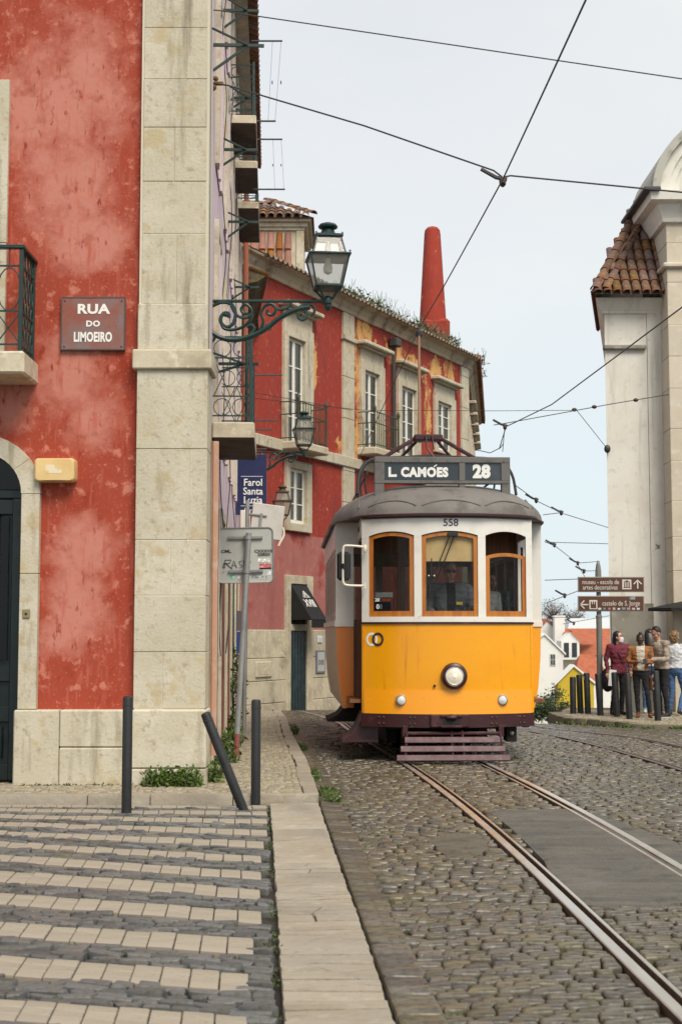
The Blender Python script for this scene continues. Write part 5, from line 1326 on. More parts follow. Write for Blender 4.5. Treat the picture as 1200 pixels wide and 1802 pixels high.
# window openings
WIN=[(-.905,-.405),(-.32,.32),(.41,.905)]
def top_edge(x):
    for a,b in WIN:
        if a<=x<=b: t=(x-(a+b)/2)/((b-a)/2); return 2.565+.05*(1-t*t)
    return 2.54
hx=sorted(set([-HWd,HWd]+[a+(b-a)*k/10 for a,b in WIN for k in range(11)]))
mb=MB()
for a,b in zip(hx,hx[1:]): panel(mb,a,b,0,ZT,.006,.045,1,zf0=lambda x,a=a,b=b:top_edge(min(max(x,a+1e-5),b-1e-5)) if any(w[0]-1e-6<=a and b<=w[1]+1e-6 for w in WIN) else 2.54)
TB('letterboard',mb,twhite,smooth=20)
for a,b in((-HWd,-.905),(-.405,-.32),(.32,.41),(.905,HWd)):
    TB('window_post',panel(MB(),a,b,1.643,2.56,.004,.05,2),twhite)
def wframe(a,b,z0,z1,arch,label=None,w_=.05,glass=True,off=-.012):
    def te(x): t=(x-(a+b)/2)/((b-a)/2); return z1+arch*(1-t*t)
    mb=MB()
    panel(mb,a,b,z0,z0+w_*1.25,off,.03,6); panel(mb,a,a+w_,z0+w_*1.25,0,off,.03,2,zf0=lambda x:z0+w_*1.25,zf1=te); panel(mb,b-w_,b,0,0,off,.03,2,zf0=lambda x:z0+w_*1.25,zf1=te)
    panel(mb,a+w_,b-w_,0,0,off,.03,8,zf0=lambda x:te(x)-w_*.8,zf1=te)
    o=TB('window_frame',mb,wood,smooth=20,label=label)
    if glass: TB('pane',sheet(a+w_,b-w_,off-.012,8,lambda x:z0+w_*1.25,lambda x:te(x)-w_*.8),tglass,o)
    return o
wframe(*WIN[0],1.643,2.553,.05); wframe(*WIN[1],1.643,2.553,.05); wframe(*WIN[2],1.643,2.33,.04,'lowered wooden sash in the right window')
# roller blind
TB('roller_blind',panel(MB(),-.27,.27,2.27,2.60,-.06,.004,8),mat('tan roller blind',(.50,.36,.17),.8,layers=((4,5,(.42,.29,.12),.45,.65),)))
# number, logo
text('558',.118,mat('navy number',(.02,.018,.07),.4),tram,FR(Vector((.01,-.008,2.705))),1.,.0012,world=False,name='fleet_number')
def ring(c,r,w_,m,yo):
    mb=MB(); v=[];n=28
    for k in range(n):
        t=2*math.pi*k/n
        for rr in(r-w_,r): x=c[0]+rr*.82*math.cos(t); v.append((x,yf(x)-yo,c[1]+rr*math.sin(t)))
    mb.add(v,[(2*k,2*k+1,(2*k+3)%(2*n),(2*k+2)%(2*n)) for k in range(n)]); return TB('logo_ring',mb,m,smooth=0)
ring((-.875,1.385),.078,.028,white_letter,.003); ring((-.81,1.385),.078,.028,black_letter,.006)
# headlight
hc=(.035,yf(0),.975)
mb=MB(); mb.lathe([(.145,-.01),(.15,.03),(.14,.07),(.115,.085),(.105,.08),(.105,.05)],28,hc,ax='y'); hl=TB('headlight',mb,maroon)
lens=mat('headlight lens',(.75,.70,.58),.18,coat=.6,layers=((9,4,(.55,.42,.25),.5,.7),),bump=(30,.4,.008))
TB('lens',MB().lathe([(.105,.05),(.10,.068),(.07,.082),(.03,.09),(.0,.091)],28,hc,ax='y'),lens,hl)
TB('reflector_rim',MB().lathe([(.106,.066),(.106,.078),(.097,.080),(.097,.068)],28,hc,ax='y'),mat('chrome',(.7,.68,.64),.15,1.),hl)
TB('bulb_glow',MB().ball((hc[0],hc[1]-.088,hc[2]),(.03,.012,.03),10,6),mat('warm lamp',(1,.9,.7),.3),hl)
for x_ in(-.555,.59):
    c=(x_,yf(x_)-.015,.70); mb=MB(); mb.lathe([(.062,-.01),(.064,.015),(.05,.03)],20,c,ax='y'); ml=TB('marker_light',mb,mat('silver paint',(.42,.40,.36),.35,.7))
    TB('lens',MB().lathe([(.046,.03),(.044,.045),(.02,.056),(.0,.058)],16,c,ax='y'),mat('white lens',(.62,.62,.60),.15,coat=.5),ml)
TB('plug',MB().ball((-.185,-.01,.865),.016,8,5),black_metal)
# bumper, coupling
bmp=TB('bumper',panel(MB(),-HWd-.015,HWd+.0,.40,.548,.045,.08,20),maroon)
mb=MB(); mb.box(-.24,.2,-.075,-.04,.405,.545,.01); mb.box(-.13,.12,-.10,-.075,.40,.43,.008); mb.box(-.13,.12,-.10,-.075,.515,.545,.008); mb.ball((-.005,-.09,.52),(.07,.04,.035),10,6); TB('coupling_plate',mb,maroon,bmp)
TB('coupling_slot',MB().box(-.10,.09,-.08,-.0745,.44,.50),dark_void,bmp)
for x_ in(-.8,-.46,.46,.8):
    for z_ in(.44,.51): TB('bolt',MB().ball((x_,yf(x_)-.047,z_),.013,6,4),maroon,bmp)
    for z_ in(.44,.51): TB('bolt',MB().ball((x_+.05,yf(x_+.05)-.047,z_),.013,6,4),maroon,bmp)
# lifeguard gate
lg=MB(); 
for x_ in(-.50,.0,.12,.54): lg.tube([(x_,-.02,.36),(x_*1.06,-.16,.06)],.016,6)
lg.tube([(-.52,-.02,.335),(.56,-.02,.335)],.022,8); lg.box(-.55,-.49,-.03,.2,.30,.42,.005); lg.box(.53,.59,-.03,.2,.30,.42,.005); lgo=TB('lifeguard',lg,maroon)
for i,(z_,hw,yy) in enumerate(((.265,.535,-.075),(.17,.585,-.125),(.075,.63,-.165))):
    mb=MB(Matrix.Translation((.005,yy,z_))@Matrix.Rotation(R(-22),4,'X')); mb.box(-hw,hw,-.014,.012,-.034,.034,.004); TB('slat',mb,maroon2,lgo,smooth=0)
# underframe
mb=MB(); mb.box(-.7,.7,.5,7.2,.35,.55); mb.box(-.62,-.5,1.5,6,.12,.4); mb.box(.5,.62,1.5,6,.12,.4); mb.box(-.4,.4,2.2,5.2,.14,.4); mb.box(.66,.78,.25,.5,.22,.42,.01); TB('underframe',mb,mat('black brown underframe',(.014,.01,.009),.8))
TB('bolt',MB().ball((.72,.24,.32),.03,8,6),mat('silver paint',(.42,.40,.36),.35,.7))
for yy in(2.35,4.95):
    for x_ in(-.45,.45):
        mb=MB(); mb.lathe([(.38,-.04),(.40,-.035),(.36,.0),(.355,.05),(.2,.055),(.05,.08)],28,(x_,yy,.36),ax='x') if x_>0 else mb.lathe([(.05,-.08),(.2,-.055),(.355,-.05),(.36,0),(.40,.035),(.38,.04)],28,(x_,yy,.36),ax='x'); TB('wheel',mb,mat('black brown underframe',(.014,.01,.009),.8))
def flare(x0,x1,y0,y1,z0,z1,m,nm):
    mb=MB(); rings=[]
    for k in range(6):
        t=k/5; xo=x0+(x1-x0)*(t**.45); rings.append([Vector((xo,y0,z0+(z1-z0)*t)),Vector((-.8,y0,z0+(z1-z0)*t)),Vector((-.8,y1,z0+(z1-z0)*t)),Vector((xo,y1,z0+(z1-z0)*t))])
    mb.loft(rings); mb.box(x0-.02,-.8,y0-.03,y1+.03,z0-.035,z0); TB(nm,mb,m,smooth=50)
flare(-1.19,-.97,.35,1.15,.25,.54,maroon,'step'); flare(-1.32,-1.1,1.7,2.5,.40,.62,mat('black brown underframe',(.014,.01,.009),.8),'step')
# platform right side and left doorway
mb=MB(); mb.box(HWd-.03,HWd+.005,yf(HWd)+.01,1.22,.55,ZS); TB('side_dash',mb,yel); mb=MB(); mb.box(HWd-.03,HWd+.005,yf(HWd)+.05,1.22,ZS+.01,1.64); mb.box(HWd-.03,HWd+.005,yf(HWd)+.05,.42,1.64,2.56); mb.box(HWd-.03,HWd+.005,1.12,1.22,1.64,2.56); mb.box(HWd-.03,HWd+.008,yf(HWd)+.05,1.22,2.56,2.78); TB('side_posts',mb,twhite,smooth=0); mb=MB(); mb.box(-HWd-.008,-HWd+.03,yf(HWd)+.05,1.22,2.56,2.78); TB('door_header',mb,twhite,smooth=0)
text('ENTRADA',.085,mat('dark red letter',(.06,.015,.02),.5),tram,Matrix.Translation((-HWd-.012,.80,2.68))@Matrix.Rotation(-math.pi/2,4,'Z')@Matrix.Rotation(math.pi/2,4,'X'),.8,.002,world=False)
mb=MB(); mb.box(-HWd,-HWd+.06,yf(HWd)+.01,.42,.5,ZS); TB('door_post',mb,orng,smooth=0)
mb=MB(); mb.box(-HWd,-HWd+.05,yf(HWd)+.03,.40,ZS,2.56); TB('door_post',mb,wood2,smooth=0)
for q in range(2):
    mb=MB(Matrix.Translation((-.96+.02*q,1.13-.06*q,0))@Matrix.Rotation(R(12),4,'Z')); mb.box(0,.05,-.28,0,.62,2.5,.005); TB('folding_door',mb,mat('dark olive door',(.045,.05,.035),.5),smooth=0)
mb=MB(); mb.tube([(-.93,.5,.9),(-.93,.5,2.2)],.016,8); TB('grab_pole',mb,mat('brass pole',(.45,.33,.14),.3,.9))
# saloon sides
prof=[(1.16,.55),(1.205,.80),(1.235,1.15),(1.245,1.54)]
YS0,YS1=1.25,6.3
def sect(sg,prof,y0,y1,m,nm,th=.04):
    v=[];n=len(prof)
    for yy in(y0,y1):
        v+=[(sg*x,yy,z) for x,z in prof]+[(sg*(x-th),yy,z) for x,z in prof[::-1]]
    N_=2*n; mb=MB(); mb.add(v,[tuple(range(N_)),tuple(range(N_,2*N_))]+[(k,(k+1)%N_,(k+1)%N_+N_,k+N_) for k in range(N_)]); return TB(nm,mb,m,smooth=20)
nb_=6; bw=(YS1-YS0)/nb_
for sg in(-1,1):
    for k in range(nb_):
        a=YS0+bw*k
        sect(sg,prof,a+.008,a+bw-.008,sideg if sg<0 else orng,'side_panel')
        sect(sg,[(1.25,1.61),(1.25,2.50)],a,a+.10,twhite,'window_pillar')
        mb=MB(); mb.box(sg*1.235,sg*1.215,a+.10,a+bw,1.66,1.72); mb.box(sg*1.235,sg*1.215,a+.10,a+bw,2.44,2.50); mb.box(sg*1.235,sg*1.215,a+.10,a+.15,1.72,2.44); mb.box(sg*1.235,sg*1.215,a+bw-.05,a+bw,1.72,2.44); wf=TB('side_window_frame',mb,wood,smooth=0)
        mb=MB(); mb.box(sg*1.226,sg*1.222,a+.15,a+bw-.05,1.72,2.44); TB('pane',mb,tglass,wf,smooth=0)
    sect(sg,[(1.25,2.50),(1.255,2.79)],YS0,YS1,twhite,'side_letterboard')
    sect(sg,[(1.265,1.545),(1.265,1.61)],YS0,YS1,twhite,'belt_rail')
    # front facing flanks of the saloon
    xi=1.035
    P=[(xi,.56),(1.16,.56),(1.205,.80),(1.235,1.15),(1.245,ZS-.03),(xi,ZS-.03)]
    mb=MB(); mb.prism([(sg*a,b) for a,b in P],lambda a,b,d:(a,d,b),YS0-.03,YS0+.02); TB('corner_panel',mb,orng if sg<0 else yel,smooth=0)
    mb=MB(); mb.prism([(sg*a,b) for a,b in((xi,ZS-.026),(1.255,ZS-.026),(1.255,2.50),(xi,2.50))],lambda a,b,d:(a,d,b),YS0-.032,YS0+.02); mb.prism([(sg*a,b) for a,b in((.97,2.50),(1.26,2.50),(1.26,2.80),(.97,2.80))],lambda a,b,d:(a,d,b),YS0-.034,YS0+.02); mb.box(sg*xi,sg*1.265,YS0-.045,YS0-.032,ZS-.03,ZS+.03); TB('corner_post',mb,twhite,smooth=0)
mb=MB(); mb.box(1.0,1.10,YS0-.02,YS0+.5,.32,.56,.01); TB('step',mb,black_metal)
# belt, rear wall, floor, bulkheads
mb=MB(); mb.box(-1.15,1.15,YS1-.05,YS1,.55,1.6); mb.box(-1.15,1.15,YS1-.05,YS1,2.5,2.8)
for a,b in((-1.15,-1.0),(-.45,-.35),(.35,.45),(1.0,1.15)): mb.box(a,b,YS1-.05,YS1,1.6,2.5)
TB('rear_wall',mb,twhite)
for a,b in((-1.0,-.45),(-.35,.35),(.45,1.0)):
    mb=MB(); mb.add([(a,YS1-.03,1.6),(b,YS1-.03,1.6),(b,YS1-.03,2.5),(a,YS1-.03,2.5)],[(0,1,2,3)]); TB('rear_pane',mb,glass_mat('dark rear glass',(.16,.17,.16),.6,.02),smooth=0)
mb=MB(); mb.box(-1.12,1.12,.35,YS1,.66,.70); TB('floor',mb,wood2)
mb=MB(); mb.box(-1.17,-.42,YS0+.03,YS0+.07,.70,1.62); mb.box(.42,1.17,YS0+.03,YS0+.07,.70,1.62); mb.box(-1.17,-1.05,YS0+.03,YS0+.07,1.62,2.75); mb.box(1.05,1.17,YS0+.03,YS0+.07,1.62,2.75); mb.box(-.5,-.40,YS0+.02,YS0+.08,.7,2.75); mb.box(.40,.5,YS0+.02,YS0+.08,.7,2.75); mb.box(-1.17,1.17,YS0+.03,YS0+.07,2.42,2.75); TB('bulkhead',mb,wood2,smooth=0)
mb=MB(); mb.box(-1.1,1.1,YS0+.1,YS1-.1,2.74,2.77); TB('ceiling',mb,mat('cream ceiling',(.55,.48,.36),.7))
for k in range(5):
    for sg in(-1,1):
        mb=MB(); yy=YS0+.55+k*.9; mb.box(sg*.35,sg*1.1,yy,yy+.42,1.08,1.16,.02); mb.box(sg*.35,sg*1.1,yy+.40,yy+.46,1.16,1.62,.02); TB('seat',mb,wood2,smooth=0)
mb=MB(); mb.box(-.28,-.02,.30,.52,.70,1.52,.03); mb.tube([(-.15,.42,1.52),(-.15,.42,1.58),(.02,.40,1.60)],.018,8); TB('controller',mb,mat('dark bronze',(.07,.05,.03),.4,.6))
mb=MB(); mb.tube([(.30,.30,1.3),(.30,.30,1.72)],.018,8); mb.ball((.30,.30,1.74),.035,10,7); TB('brake_handle',mb,mat('brass pole',(.45,.33,.14),.3,.9))
# route card in left window
a=-.86; cw=.2
cd_=TB('route_card',panel(MB(),-.845,-.66,1.705,1.86,-.035,.003,3),mat('navy card',(.015,.016,.05),.5))
TB('card_top',panel(MB(),-.83,-.64,1.862,1.92,-.035,.003,3),mat('white card',(.62,.62,.6),.5),cd_)
TB('card_block',panel(MB(),-.765,-.665,1.815,1.852,-.033,.001,3),mat('orange card',(.75,.17,.02),.5),cd_)
yy=yf(-.8)+.031
text('28E',.055,white_letter,cd_,FR(Vector((-.806,yy-.006,1.833)),-.28),.85,.0008,world=False); text('08',.075,white_letter,cd_,FR(Vector((-.79,yy-.010,1.755)),-.28),.95,.001,world=False)
# wipers
for (a,b) in(((.0,2.565),(-.22,2.02)),((.055,2.57),(-.18,1.99)),((-.21,2.30),(-.25,1.77))):
    TB('wiper',MB().tube([(a[0],-.015,a[1]),(b[0],-.03,b[1])],.007,5),black_metal)
TB('wiper_motor',MB().box(-.03,.09,-.03,.0,2.55,2.60,.006),black_metal)
for x_ in(-.245,-.185): TB('wiper_knob',MB().ball((x_,-.03,2.10),.012,6,5),mat('silver paint',(.42,.40,.36),.35,.7))
# mirror
mb=MB(); yy=.20; mb.tube(catmull([(-.955,yy,2.44),(-1.15,yy,2.455),(-1.20,yy,2.43),(-1.205,yy,2.3),(-1.205,yy,2.1),(-1.20,yy,2.03),(-1.15,yy,2.0),(-.955,yy,1.995)],4),.014,7); mb.ball((-.955,yy,2.42),(.03,.03,.05),8,6); mb.box(-.965,-.945,yy-.02,yy+.02,1.96,2.03); TB('mirror_arm',mb,mat('cream tube',(.68,.63,.52),.4))
mb=MB(Matrix.Translation((-1.19,yy+.02,2.22))@Matrix.Rotation(R(-12),4,'Z')); mb.box(-.085,.07,-.03,.06,-.165,.165,.03); mi=TB('mirror',mb,mat('black plastic',(.015,.015,.016),.35))
mb=MB(Matrix.Translation((-1.19,yy+.02,2.22))@Matrix.Rotation(R(-35),4,'Z')); mb.box(-.03,.03,-.045,-.028,-.03,.03,.006); TB('mirror_clamp',mb,black_metal,mi)
# roof
half=[(0,-.055),(.35,-.03),(.65,.075),(.85,.17),(HWd+.02,.31),(1.11,.62),(1.245,1.05),(1.295,1.5),(1.30,3.8)]
outl=[(x,y) for x,y in half]+[(1.295,6.1),(1.15,6.9),(.65,7.45),(0,7.55)]
full=outl+[(-x,y) for x,y in outl[-2:0:-1]]
rings=[]; yc0,yc1=1.45,6.1
for a in (0,8,16,26,38,50,63,77,88):
    t=R(a); s_=math.cos(t)**.85; h=.45*math.sin(t)
    rings.append([Vector((x*s_, (yc0-(yc0-y)*s_) if y<yc0 else ((yc1+(y-yc1)*s_) if y>yc1 else y), 2.805+h)) for x,y in full])
mb=MB(); mb.loft(rings); roofo=TB('roof',mb,roofg,smooth=60)
lip=[Vector((x*1.004,y-.012,2.795)) for x,y in full]; TB('roof_edge',MB().tube(lip,.017,6,closed=True),maroon,roofo)
TB('gutter',panel(MB(),-HWd+.0,HWd-.0,2.762,2.79,.035,.03,20),maroon,roofo)
def roofp(x,a):  # point on the front of the roof for outline x and ring angle a (deg)
    t=R(a); s_=math.cos(t)**.85; xs_=[p[0] for p in half]; ys_=[p[1] for p in half]; y=float(np.interp(abs(x),xs_,ys_))
    return Vector((x*s_,yc0-(yc0-y)*s_,2.805+.45*math.sin(t)+.006))
for a,b in((-.93,-.39),(-.32,.36),(.42,.98)):
    TB('drip_strip',MB().tube([roofp(a+(b-a)*k/10,12+9*(1-((k-5)/5)**2)) for k in range(11)],.007,5),roofg,roofo)
for sg in(-1,1): TB('drip_strip',MB().tube([roofp(sg*1.12,30),roofp(sg*1.03,12)],.012,5),roofg,roofo)
# destination board
yb=.50; bw2=.795
mb=MB(); mb.box(-bw2-.03,bw2-.03,yb-.06,yb+.08,3.445,3.515,.006); mb.box(-bw2-.03,bw2-.03,yb-.06,yb+.06,3.20,3.235,.004)
for a,b in((-bw2-.03,-bw2+.085),(.165,.235),(bw2-.135,bw2-.03)): mb.box(a,b,yb-.058,yb+.06,3.2352,3.4448,.003)
for a,b in((-bw2-.03,-bw2+.08),(bw2-.13,bw2-.03)): mb.box(a,b,yb-.055,yb+.05,2.98,3.1998,.003)
mb.box(.165,.235,yb-.05,yb+.05,3.14,3.1998,.003)
db=TB('destination_board',mb,boardg,smooth=0)
bmat=mat('dark glossy board',(.022,.03,.038),.12,coat=.3,layers=((1.5,4,(.05,.06,.07),.5,.7),))
for a,b in((-bw2+.085,.165),(.235,bw2-.135)):
    mb=MB(); mb.box(a,b,yb-.035,yb-.03,3.235,3.445); TB('display',mb,bmat,db)
wl_=mat('display lettering',(.75,.75,.72),.5)
text('L. CAMOES',.146,wl_,db,FR(Vector((-.315,yb-.038,3.33))),.90,.0085,world=False,spacing=1.1); TB('accent',MB(Matrix.Translation((-.112,yb-.039,3.412))@Matrix.Rotation(R(-35),4,'Y')).box(-.022,.022,0,.002,-.007,.007),wl_,db); text('28',.205,wl_,db,FR(Vector((.43,yb-.038,3.34))),.95,.012,world=False,spacing=1.05)
for k in range(10): TB('rivet',MB().ball((-bw2+k*.165,yb-.063,3.462),.006,6,4),boardg,db)
# roof equipment: trolley base, pole and rails
rl=mat('black roof rail',(.02,.018,.018),.5)
mb=MB()
for sg in(-1,1):
    mb.tube(catmull([(sg*.98,1.35,3.16),(sg*.95,1.5,3.44),(sg*.80,1.6,3.62),(sg*.4,1.65,3.66),(0,1.65,3.67)],4),.018,6); mb.tube(catmull([(sg*.95,1.75,3.15),(sg*.9,1.85,3.48),(sg*.72,1.95,3.66),(0,1.95,3.72)],4),.016,6)
    mb.tube([(sg*.85,1.55,3.45),(sg*.85,5.5,3.45)],.016,6)
    for yy in(2.2,3.2,4.2,5.2): mb.tube([(sg*.85,yy,3.45),(sg*.8,yy,3.1)],.014,5)
TB('roof_rail',mb,rl)
mb=MB(); mb.box(-.26,.10,1.55,1.75,3.86,3.94,.015); 
for sg in(-1,1):
    mb.tube([(-.08+sg*.15,1.62,3.9),(-.08+sg*.66,1.5,3.58)],.025,6); mb.tube([(-.08+sg*.13,1.75,3.88),(-.08+sg*.5,2.0,3.5)],.022,6)
mb.tube([(-.12,1.53,3.92),(-.10,1.5,3.74),(-.02,1.48,3.64)],.010,5); mb.tube([(-.04,1.53,3.92),(-.02,1.5,3.74)],.010,5); TB('trolley_base',mb,maroon)
Mi=orgof(tram).inverted(); tip=Mi@Hh(737,578,HW); 
mb=MB(); mb.tube([Vector((-.17,1.8,3.88)),Vector((-.17,1.8,3.88)).lerp(tip,.5),tip+Vector((0,0,-.08))],[.026,.021,.017],8); TB('trolley_pole',mb,mat('rusty pole',(.22,.11,.06),.6,layers=((8,5,(.15,.09,.07),.5,.7),)))
mb=MB(); mb.lathe([(.02,-.14),(.05,-.10),(.055,-.05),(.03,-.01)],10,tip); TB('trolley_head',mb,wire_m)
# ================================================================ STREET FURNITURE
def bollard(px,pyb,pyt,label,z0,r,group,Y=None,lean=None,sticker=False,tilt=(0,0)):
    b=G(px,pyb,z0); 
    t=thing('bollard',label,'bollard',tuple(b),0,group); h=A(px,pyt,b.y).z-z0
    top=Vector((0,0,h)) if lean is None else (A(lean[0],lean[1],b.y+lean[2])-b)
    top+=Vector((tilt[0],tilt[1],0)); mb=MB(); d=top.normalized(); Mx=d.to_track_quat('Z','Y').to_matrix().to_4x4(); mb.T=Mx; L_=top.length
    mb.lathe([(r,-.1),(r,L_-.02),(r*.9,L_-.006),(r*.6,L_)],16); mb.build('post',black_metal,t,world=False,smooth=40)
    if r<.055:
        mb=MB(); mb.T=Mx; mb.lathe([(r+.003,L_-.075),(r+.003,L_-.06)],16); mb.build('band',mat('dark band',(.03,.03,.03),.4),t,world=False)
    if sticker:
        mb=MB(); mb.T=Mx; a=[Vector(((r+.002)*math.cos(th),(r+.002)*math.sin(th),0)) for th in np.linspace(-2.2,-.9,7)]
        for z0_,z1_ in sticker: mb.add([p+Vector((0,0,L_*z0_)) for p in a]+[p+Vector((0,0,L_*z1_)) for p in a],[(k,k+1,k+8,k+7) for k in range(6)])
        mb.build('sticker',mat('torn white sticker',(.62,.62,.6),.6,layers=((12,4,(.05,.05,.05),.52,.56),)),t,world=False)
    return t
GB='slim charcoal bollards at the crossing'
bollard(223,1432,1225,'straight charcoal bollard at the left, in front of the stone plinth',0,.041,GB)
bollard(450,1415,1231,'upright charcoal bollard beside the leaning one, nearest the tram',0,.041,GB)
bollard(428,1424,1250,'leaning charcoal bollard bent towards the stone corner',0,.041,GB,lean=(361,1254,-.06))
GR='black bollards on the far pavement'
for px,pyb,pyt,lab,st,tl in ((1008,1256,1191,'leftmost of the black bollards in front of the yellow house',None,(0,0)),(1021,1255,1187,'black bollard second from left in front of the yellow house',None,(-.02,0)),(1034,1256,1184,'black bollard with white sticker, third from left',((.80,.92),),(-.02,0)),
   (1056,1259,1185,'black bollard standing right in front of the sign post',None,(-.04,0)),(1085,1261,1183,'black bollard in front of the woman in the maroon jacket',None,(-.04,0)),(1107,1265,1184,'black bollard between the maroon and brown jackets',None,(-.03,0)),(1157,1268,1180,'stickered black bollard in front of the man in beige',((.62,.78),(.86,.93)),(-.03,0))):
    bollard(px,pyb,pyt,lab,ZP,.062,GR,sticker=st,tilt=tl)
# brown direction signs on a grey post
b=G(1056,1257,ZP); b.y=28.5; b.x=A(1055,1200,28.5).x; b.z=ZP; Ys=b.y
sp_=thing('sign_post','grey post with pointed cap carrying two brown direction signs','sign post',tuple(b))
zt=A(1053,986,Ys).z-b.z; zj=A(1053,1087,Ys).z-b.z; grey=mat('grey painted post',(.17,.17,.155),.5,layers=((5,5,(.13,.13,.12),.5,.7),),bump=(20,.1,.002))
mb=MB(); mb.lathe([(.058,-.1),(.058,zj),(.064,zj),(.064,zj+.04),(.048,zj+.05),(.045,zt-.36)],16,(0,0,0)); mb.build('post',grey,sp_,world=False)
mb=MB(); mb.lathe([(.05,zt-.36),(.062,zt-.35),(.06,zt-.22),(.045,zt-.1),(.022,zt-.02),(.004,zt)],16); mb.build('cap',grey,sp_,world=False)
brown=mat('brown sign enamel',(.085,.032,.014),.45,bump=(30,.05,.001)); signw=mat('sign white film',(.60,.57,.52),.5)
def dirsign(py0,py1,lab,build):
    a,c=A(1016,py0,Ys-.08),A(1133,py1,Ys-.08); t=thing('direction_sign',lab,'direction sign',((a.x+c.x)/2,Ys-.08,(a.z+c.z)/2)); w2=(c.x-a.x)/2; h2=(a.z-c.z)/2
    mb=MB(); mb.box(-w2,w2,-.012,.03,-h2,h2,.006); mb.build('panel',mat('grey sign edge',(.26,.24,.22),.5),t,world=False,smooth=0)
    mb=MB(); mb.box(-w2+.018,w2-.018,-.0165,-.012,-h2+.018,h2-.018); mb.build('face',brown,t,world=False,smooth=0)
    k=2*w2/117.
    def P(px,py): return Vector(((px-1074.5)*k,-.0185,((py0+py1)/2-py)*k))
    build(t,P,k); return t
def s1(t,P,k):
    text('museu - escola de',11.5*k,signw,t,FR(P(1056,1024.5)),.78,0,world=False); text('artes decorativas',11.5*k,signw,t,FR(P(1055,1034)),.78,0,world=False)
    mb=MB(); mb.box(P(1094,0).x,P(1110,0).x,-.019,-.0165,P(0,1037).z,P(0,1020).z); mb.build('pictogram_field',signw,t,world=False)
    mb=MB()
    for q in (1097,1100,1103,1106): mb.box(P(q,0).x,P(q+1.6,0).x,-.021,-.019,P(0,1033).z,P(0,1025).z)
    mb.box(P(1096,0).x,P(1108.5,0).x,-.021,-.019,P(0,1034.6).z,P(0,1033.2).z); mb.prism([(P(1095.5,0).x,P(0,1024.5).z),(P(1108.5,0).x,P(0,1024.5).z),(P(1102,0).x,P(0,1021).z)],lambda a,b,d:(a,d,b),-.021,-.019); mb.build('pictogram',brown,t,world=False)
    mb=MB(); mb.tube([P(1121,1036),P(1121,1022)],1.5*k,4); mb.tube([P(1114,1028),P(1121,1021),P(1128,1028)],1.5*k,4); mb.build('arrow',signw,t,world=False)
def s2(t,P,k):
    text('castelo de S. Jorge',12*k,signw,t,FR(P(1092,1062)),.75,0,world=False)
    mb=MB(); mb.box(P(1036,0).x,P(1050,0).x,-.019,-.0165,P(0,1072).z,P(0,1056).z); mb.build('pictogram_field',signw,t,world=False)
    mb=MB(); mb.box(P(1038,0).x,P(1048,0).x,-.021,-.019,P(0,1070.5).z,P(0,1063).z)
    for q in(1038,1041.8,1045.6): mb.box(P(q,0).x,P(q+2.4,0).x,-.021,-.019,P(0,1063).z,P(0,1058.5).z)
    mb.build('pictogram',brown,t,world=False)
    mb=MB(); mb.tube([P(1020,1064),P(1034,1064)],1.5*k,4); mb.tube([P(1027,1057),P(1020,1064),P(1027,1071)],1.5*k,4); mb.build('arrow',signw,t,world=False)
    cols=((.6,.6,.62),(.15,.2,.25),(.5,.15,.25),(.55,.5,.4))
    for i in range(9):
        q=1054+i*8.5; mb=MB(); w_=random.uniform(1.8,3.2); mb.box(P(q-w_,0).x,P(q+w_,0).x,-.020,-.0165,P(0,1073).z,P(0,1069.5+random.uniform(-1,1)).z); mb.build('sticker',mat('sticker %d'%(i%4),cols[i%4],.6,layers=((20,3,(.3,.3,.3),.5,.55),)),t,world=False)
    mb=MB(); mb.box(P(1107,0).x,P(1117,0).x,-.021,-.0165,P(0,1055).z,P(0,1049).z); mb.build('sticker',mat('sticker 1',(.15,.2,.25)),t,world=False)
dirsign(1015,1042,'upper brown sign reading museu - escola de artes decorativas',s1); dirsign(1048.5,1076,'lower brown sign with stickers reading castelo de S. Jorge',s2)
# back of a square traffic sign on a leaning pole
pb=G(415,1340,PAV); top=A(438,938,pb.y); ts=thing('traffic_sign','grey back of a square road sign on a leaning grey pole','traffic sign',tuple(pb))
galv=mat('galvanised steel',(.34,.35,.34),.45,.5,layers=((6,5,(.25,.26,.26),.5,.7),),bump=(25,.1,.002)); sback=mat('grey sign back',(.47,.48,.44),.5,layers=((3,6,(.42,.43,.40),.5,.7),(25,5,(.36,.36,.33),.64,.72)),bump=(10,.05,.002))
dr=(top-pb); Lp=dr.length; mb=MB(); mb.tube([pb-dr*.02,pb+dr*.22],.03,12); mb.build('pole_foot',mat('worn red paint on pole',(.23,.07,.055),.6,layers=((10,5,(.3,.28,.26),.52,.6,(1,1,.4)),)),ts)
mb=MB(); mb.tube([pb+dr*.12,pb+dr*1.0],.0315,12); mb.build('pole',galv,ts)
ctr=A(432.5,977,pb.y+.055); hw=.30
rl=-.02
Ms=Matrix.Translation(ctr)@Matrix.Rotation(rl,4,'Y')
P=[]
for cx_,cz_,a0 in((.25,.25,0),(-.25,.25,90),(-.25,-.25,180),(.25,-.25,270)):
    for k in range(6): tt=R(a0+18*k); P.append((cx_+.05*math.cos(tt),cz_+.05*math.sin(tt)))
mb=MB(Ms); mb.prism(P,lambda a,b,d:(a,d,b),0,.02); pn=mb.build('panel',sback,ts,smooth=30)
mb=MB(Ms); mb.tube([Vector((a,-.004,b)) for a,b in P],.008,5,closed=True); mb.build('rim',galv,pn)
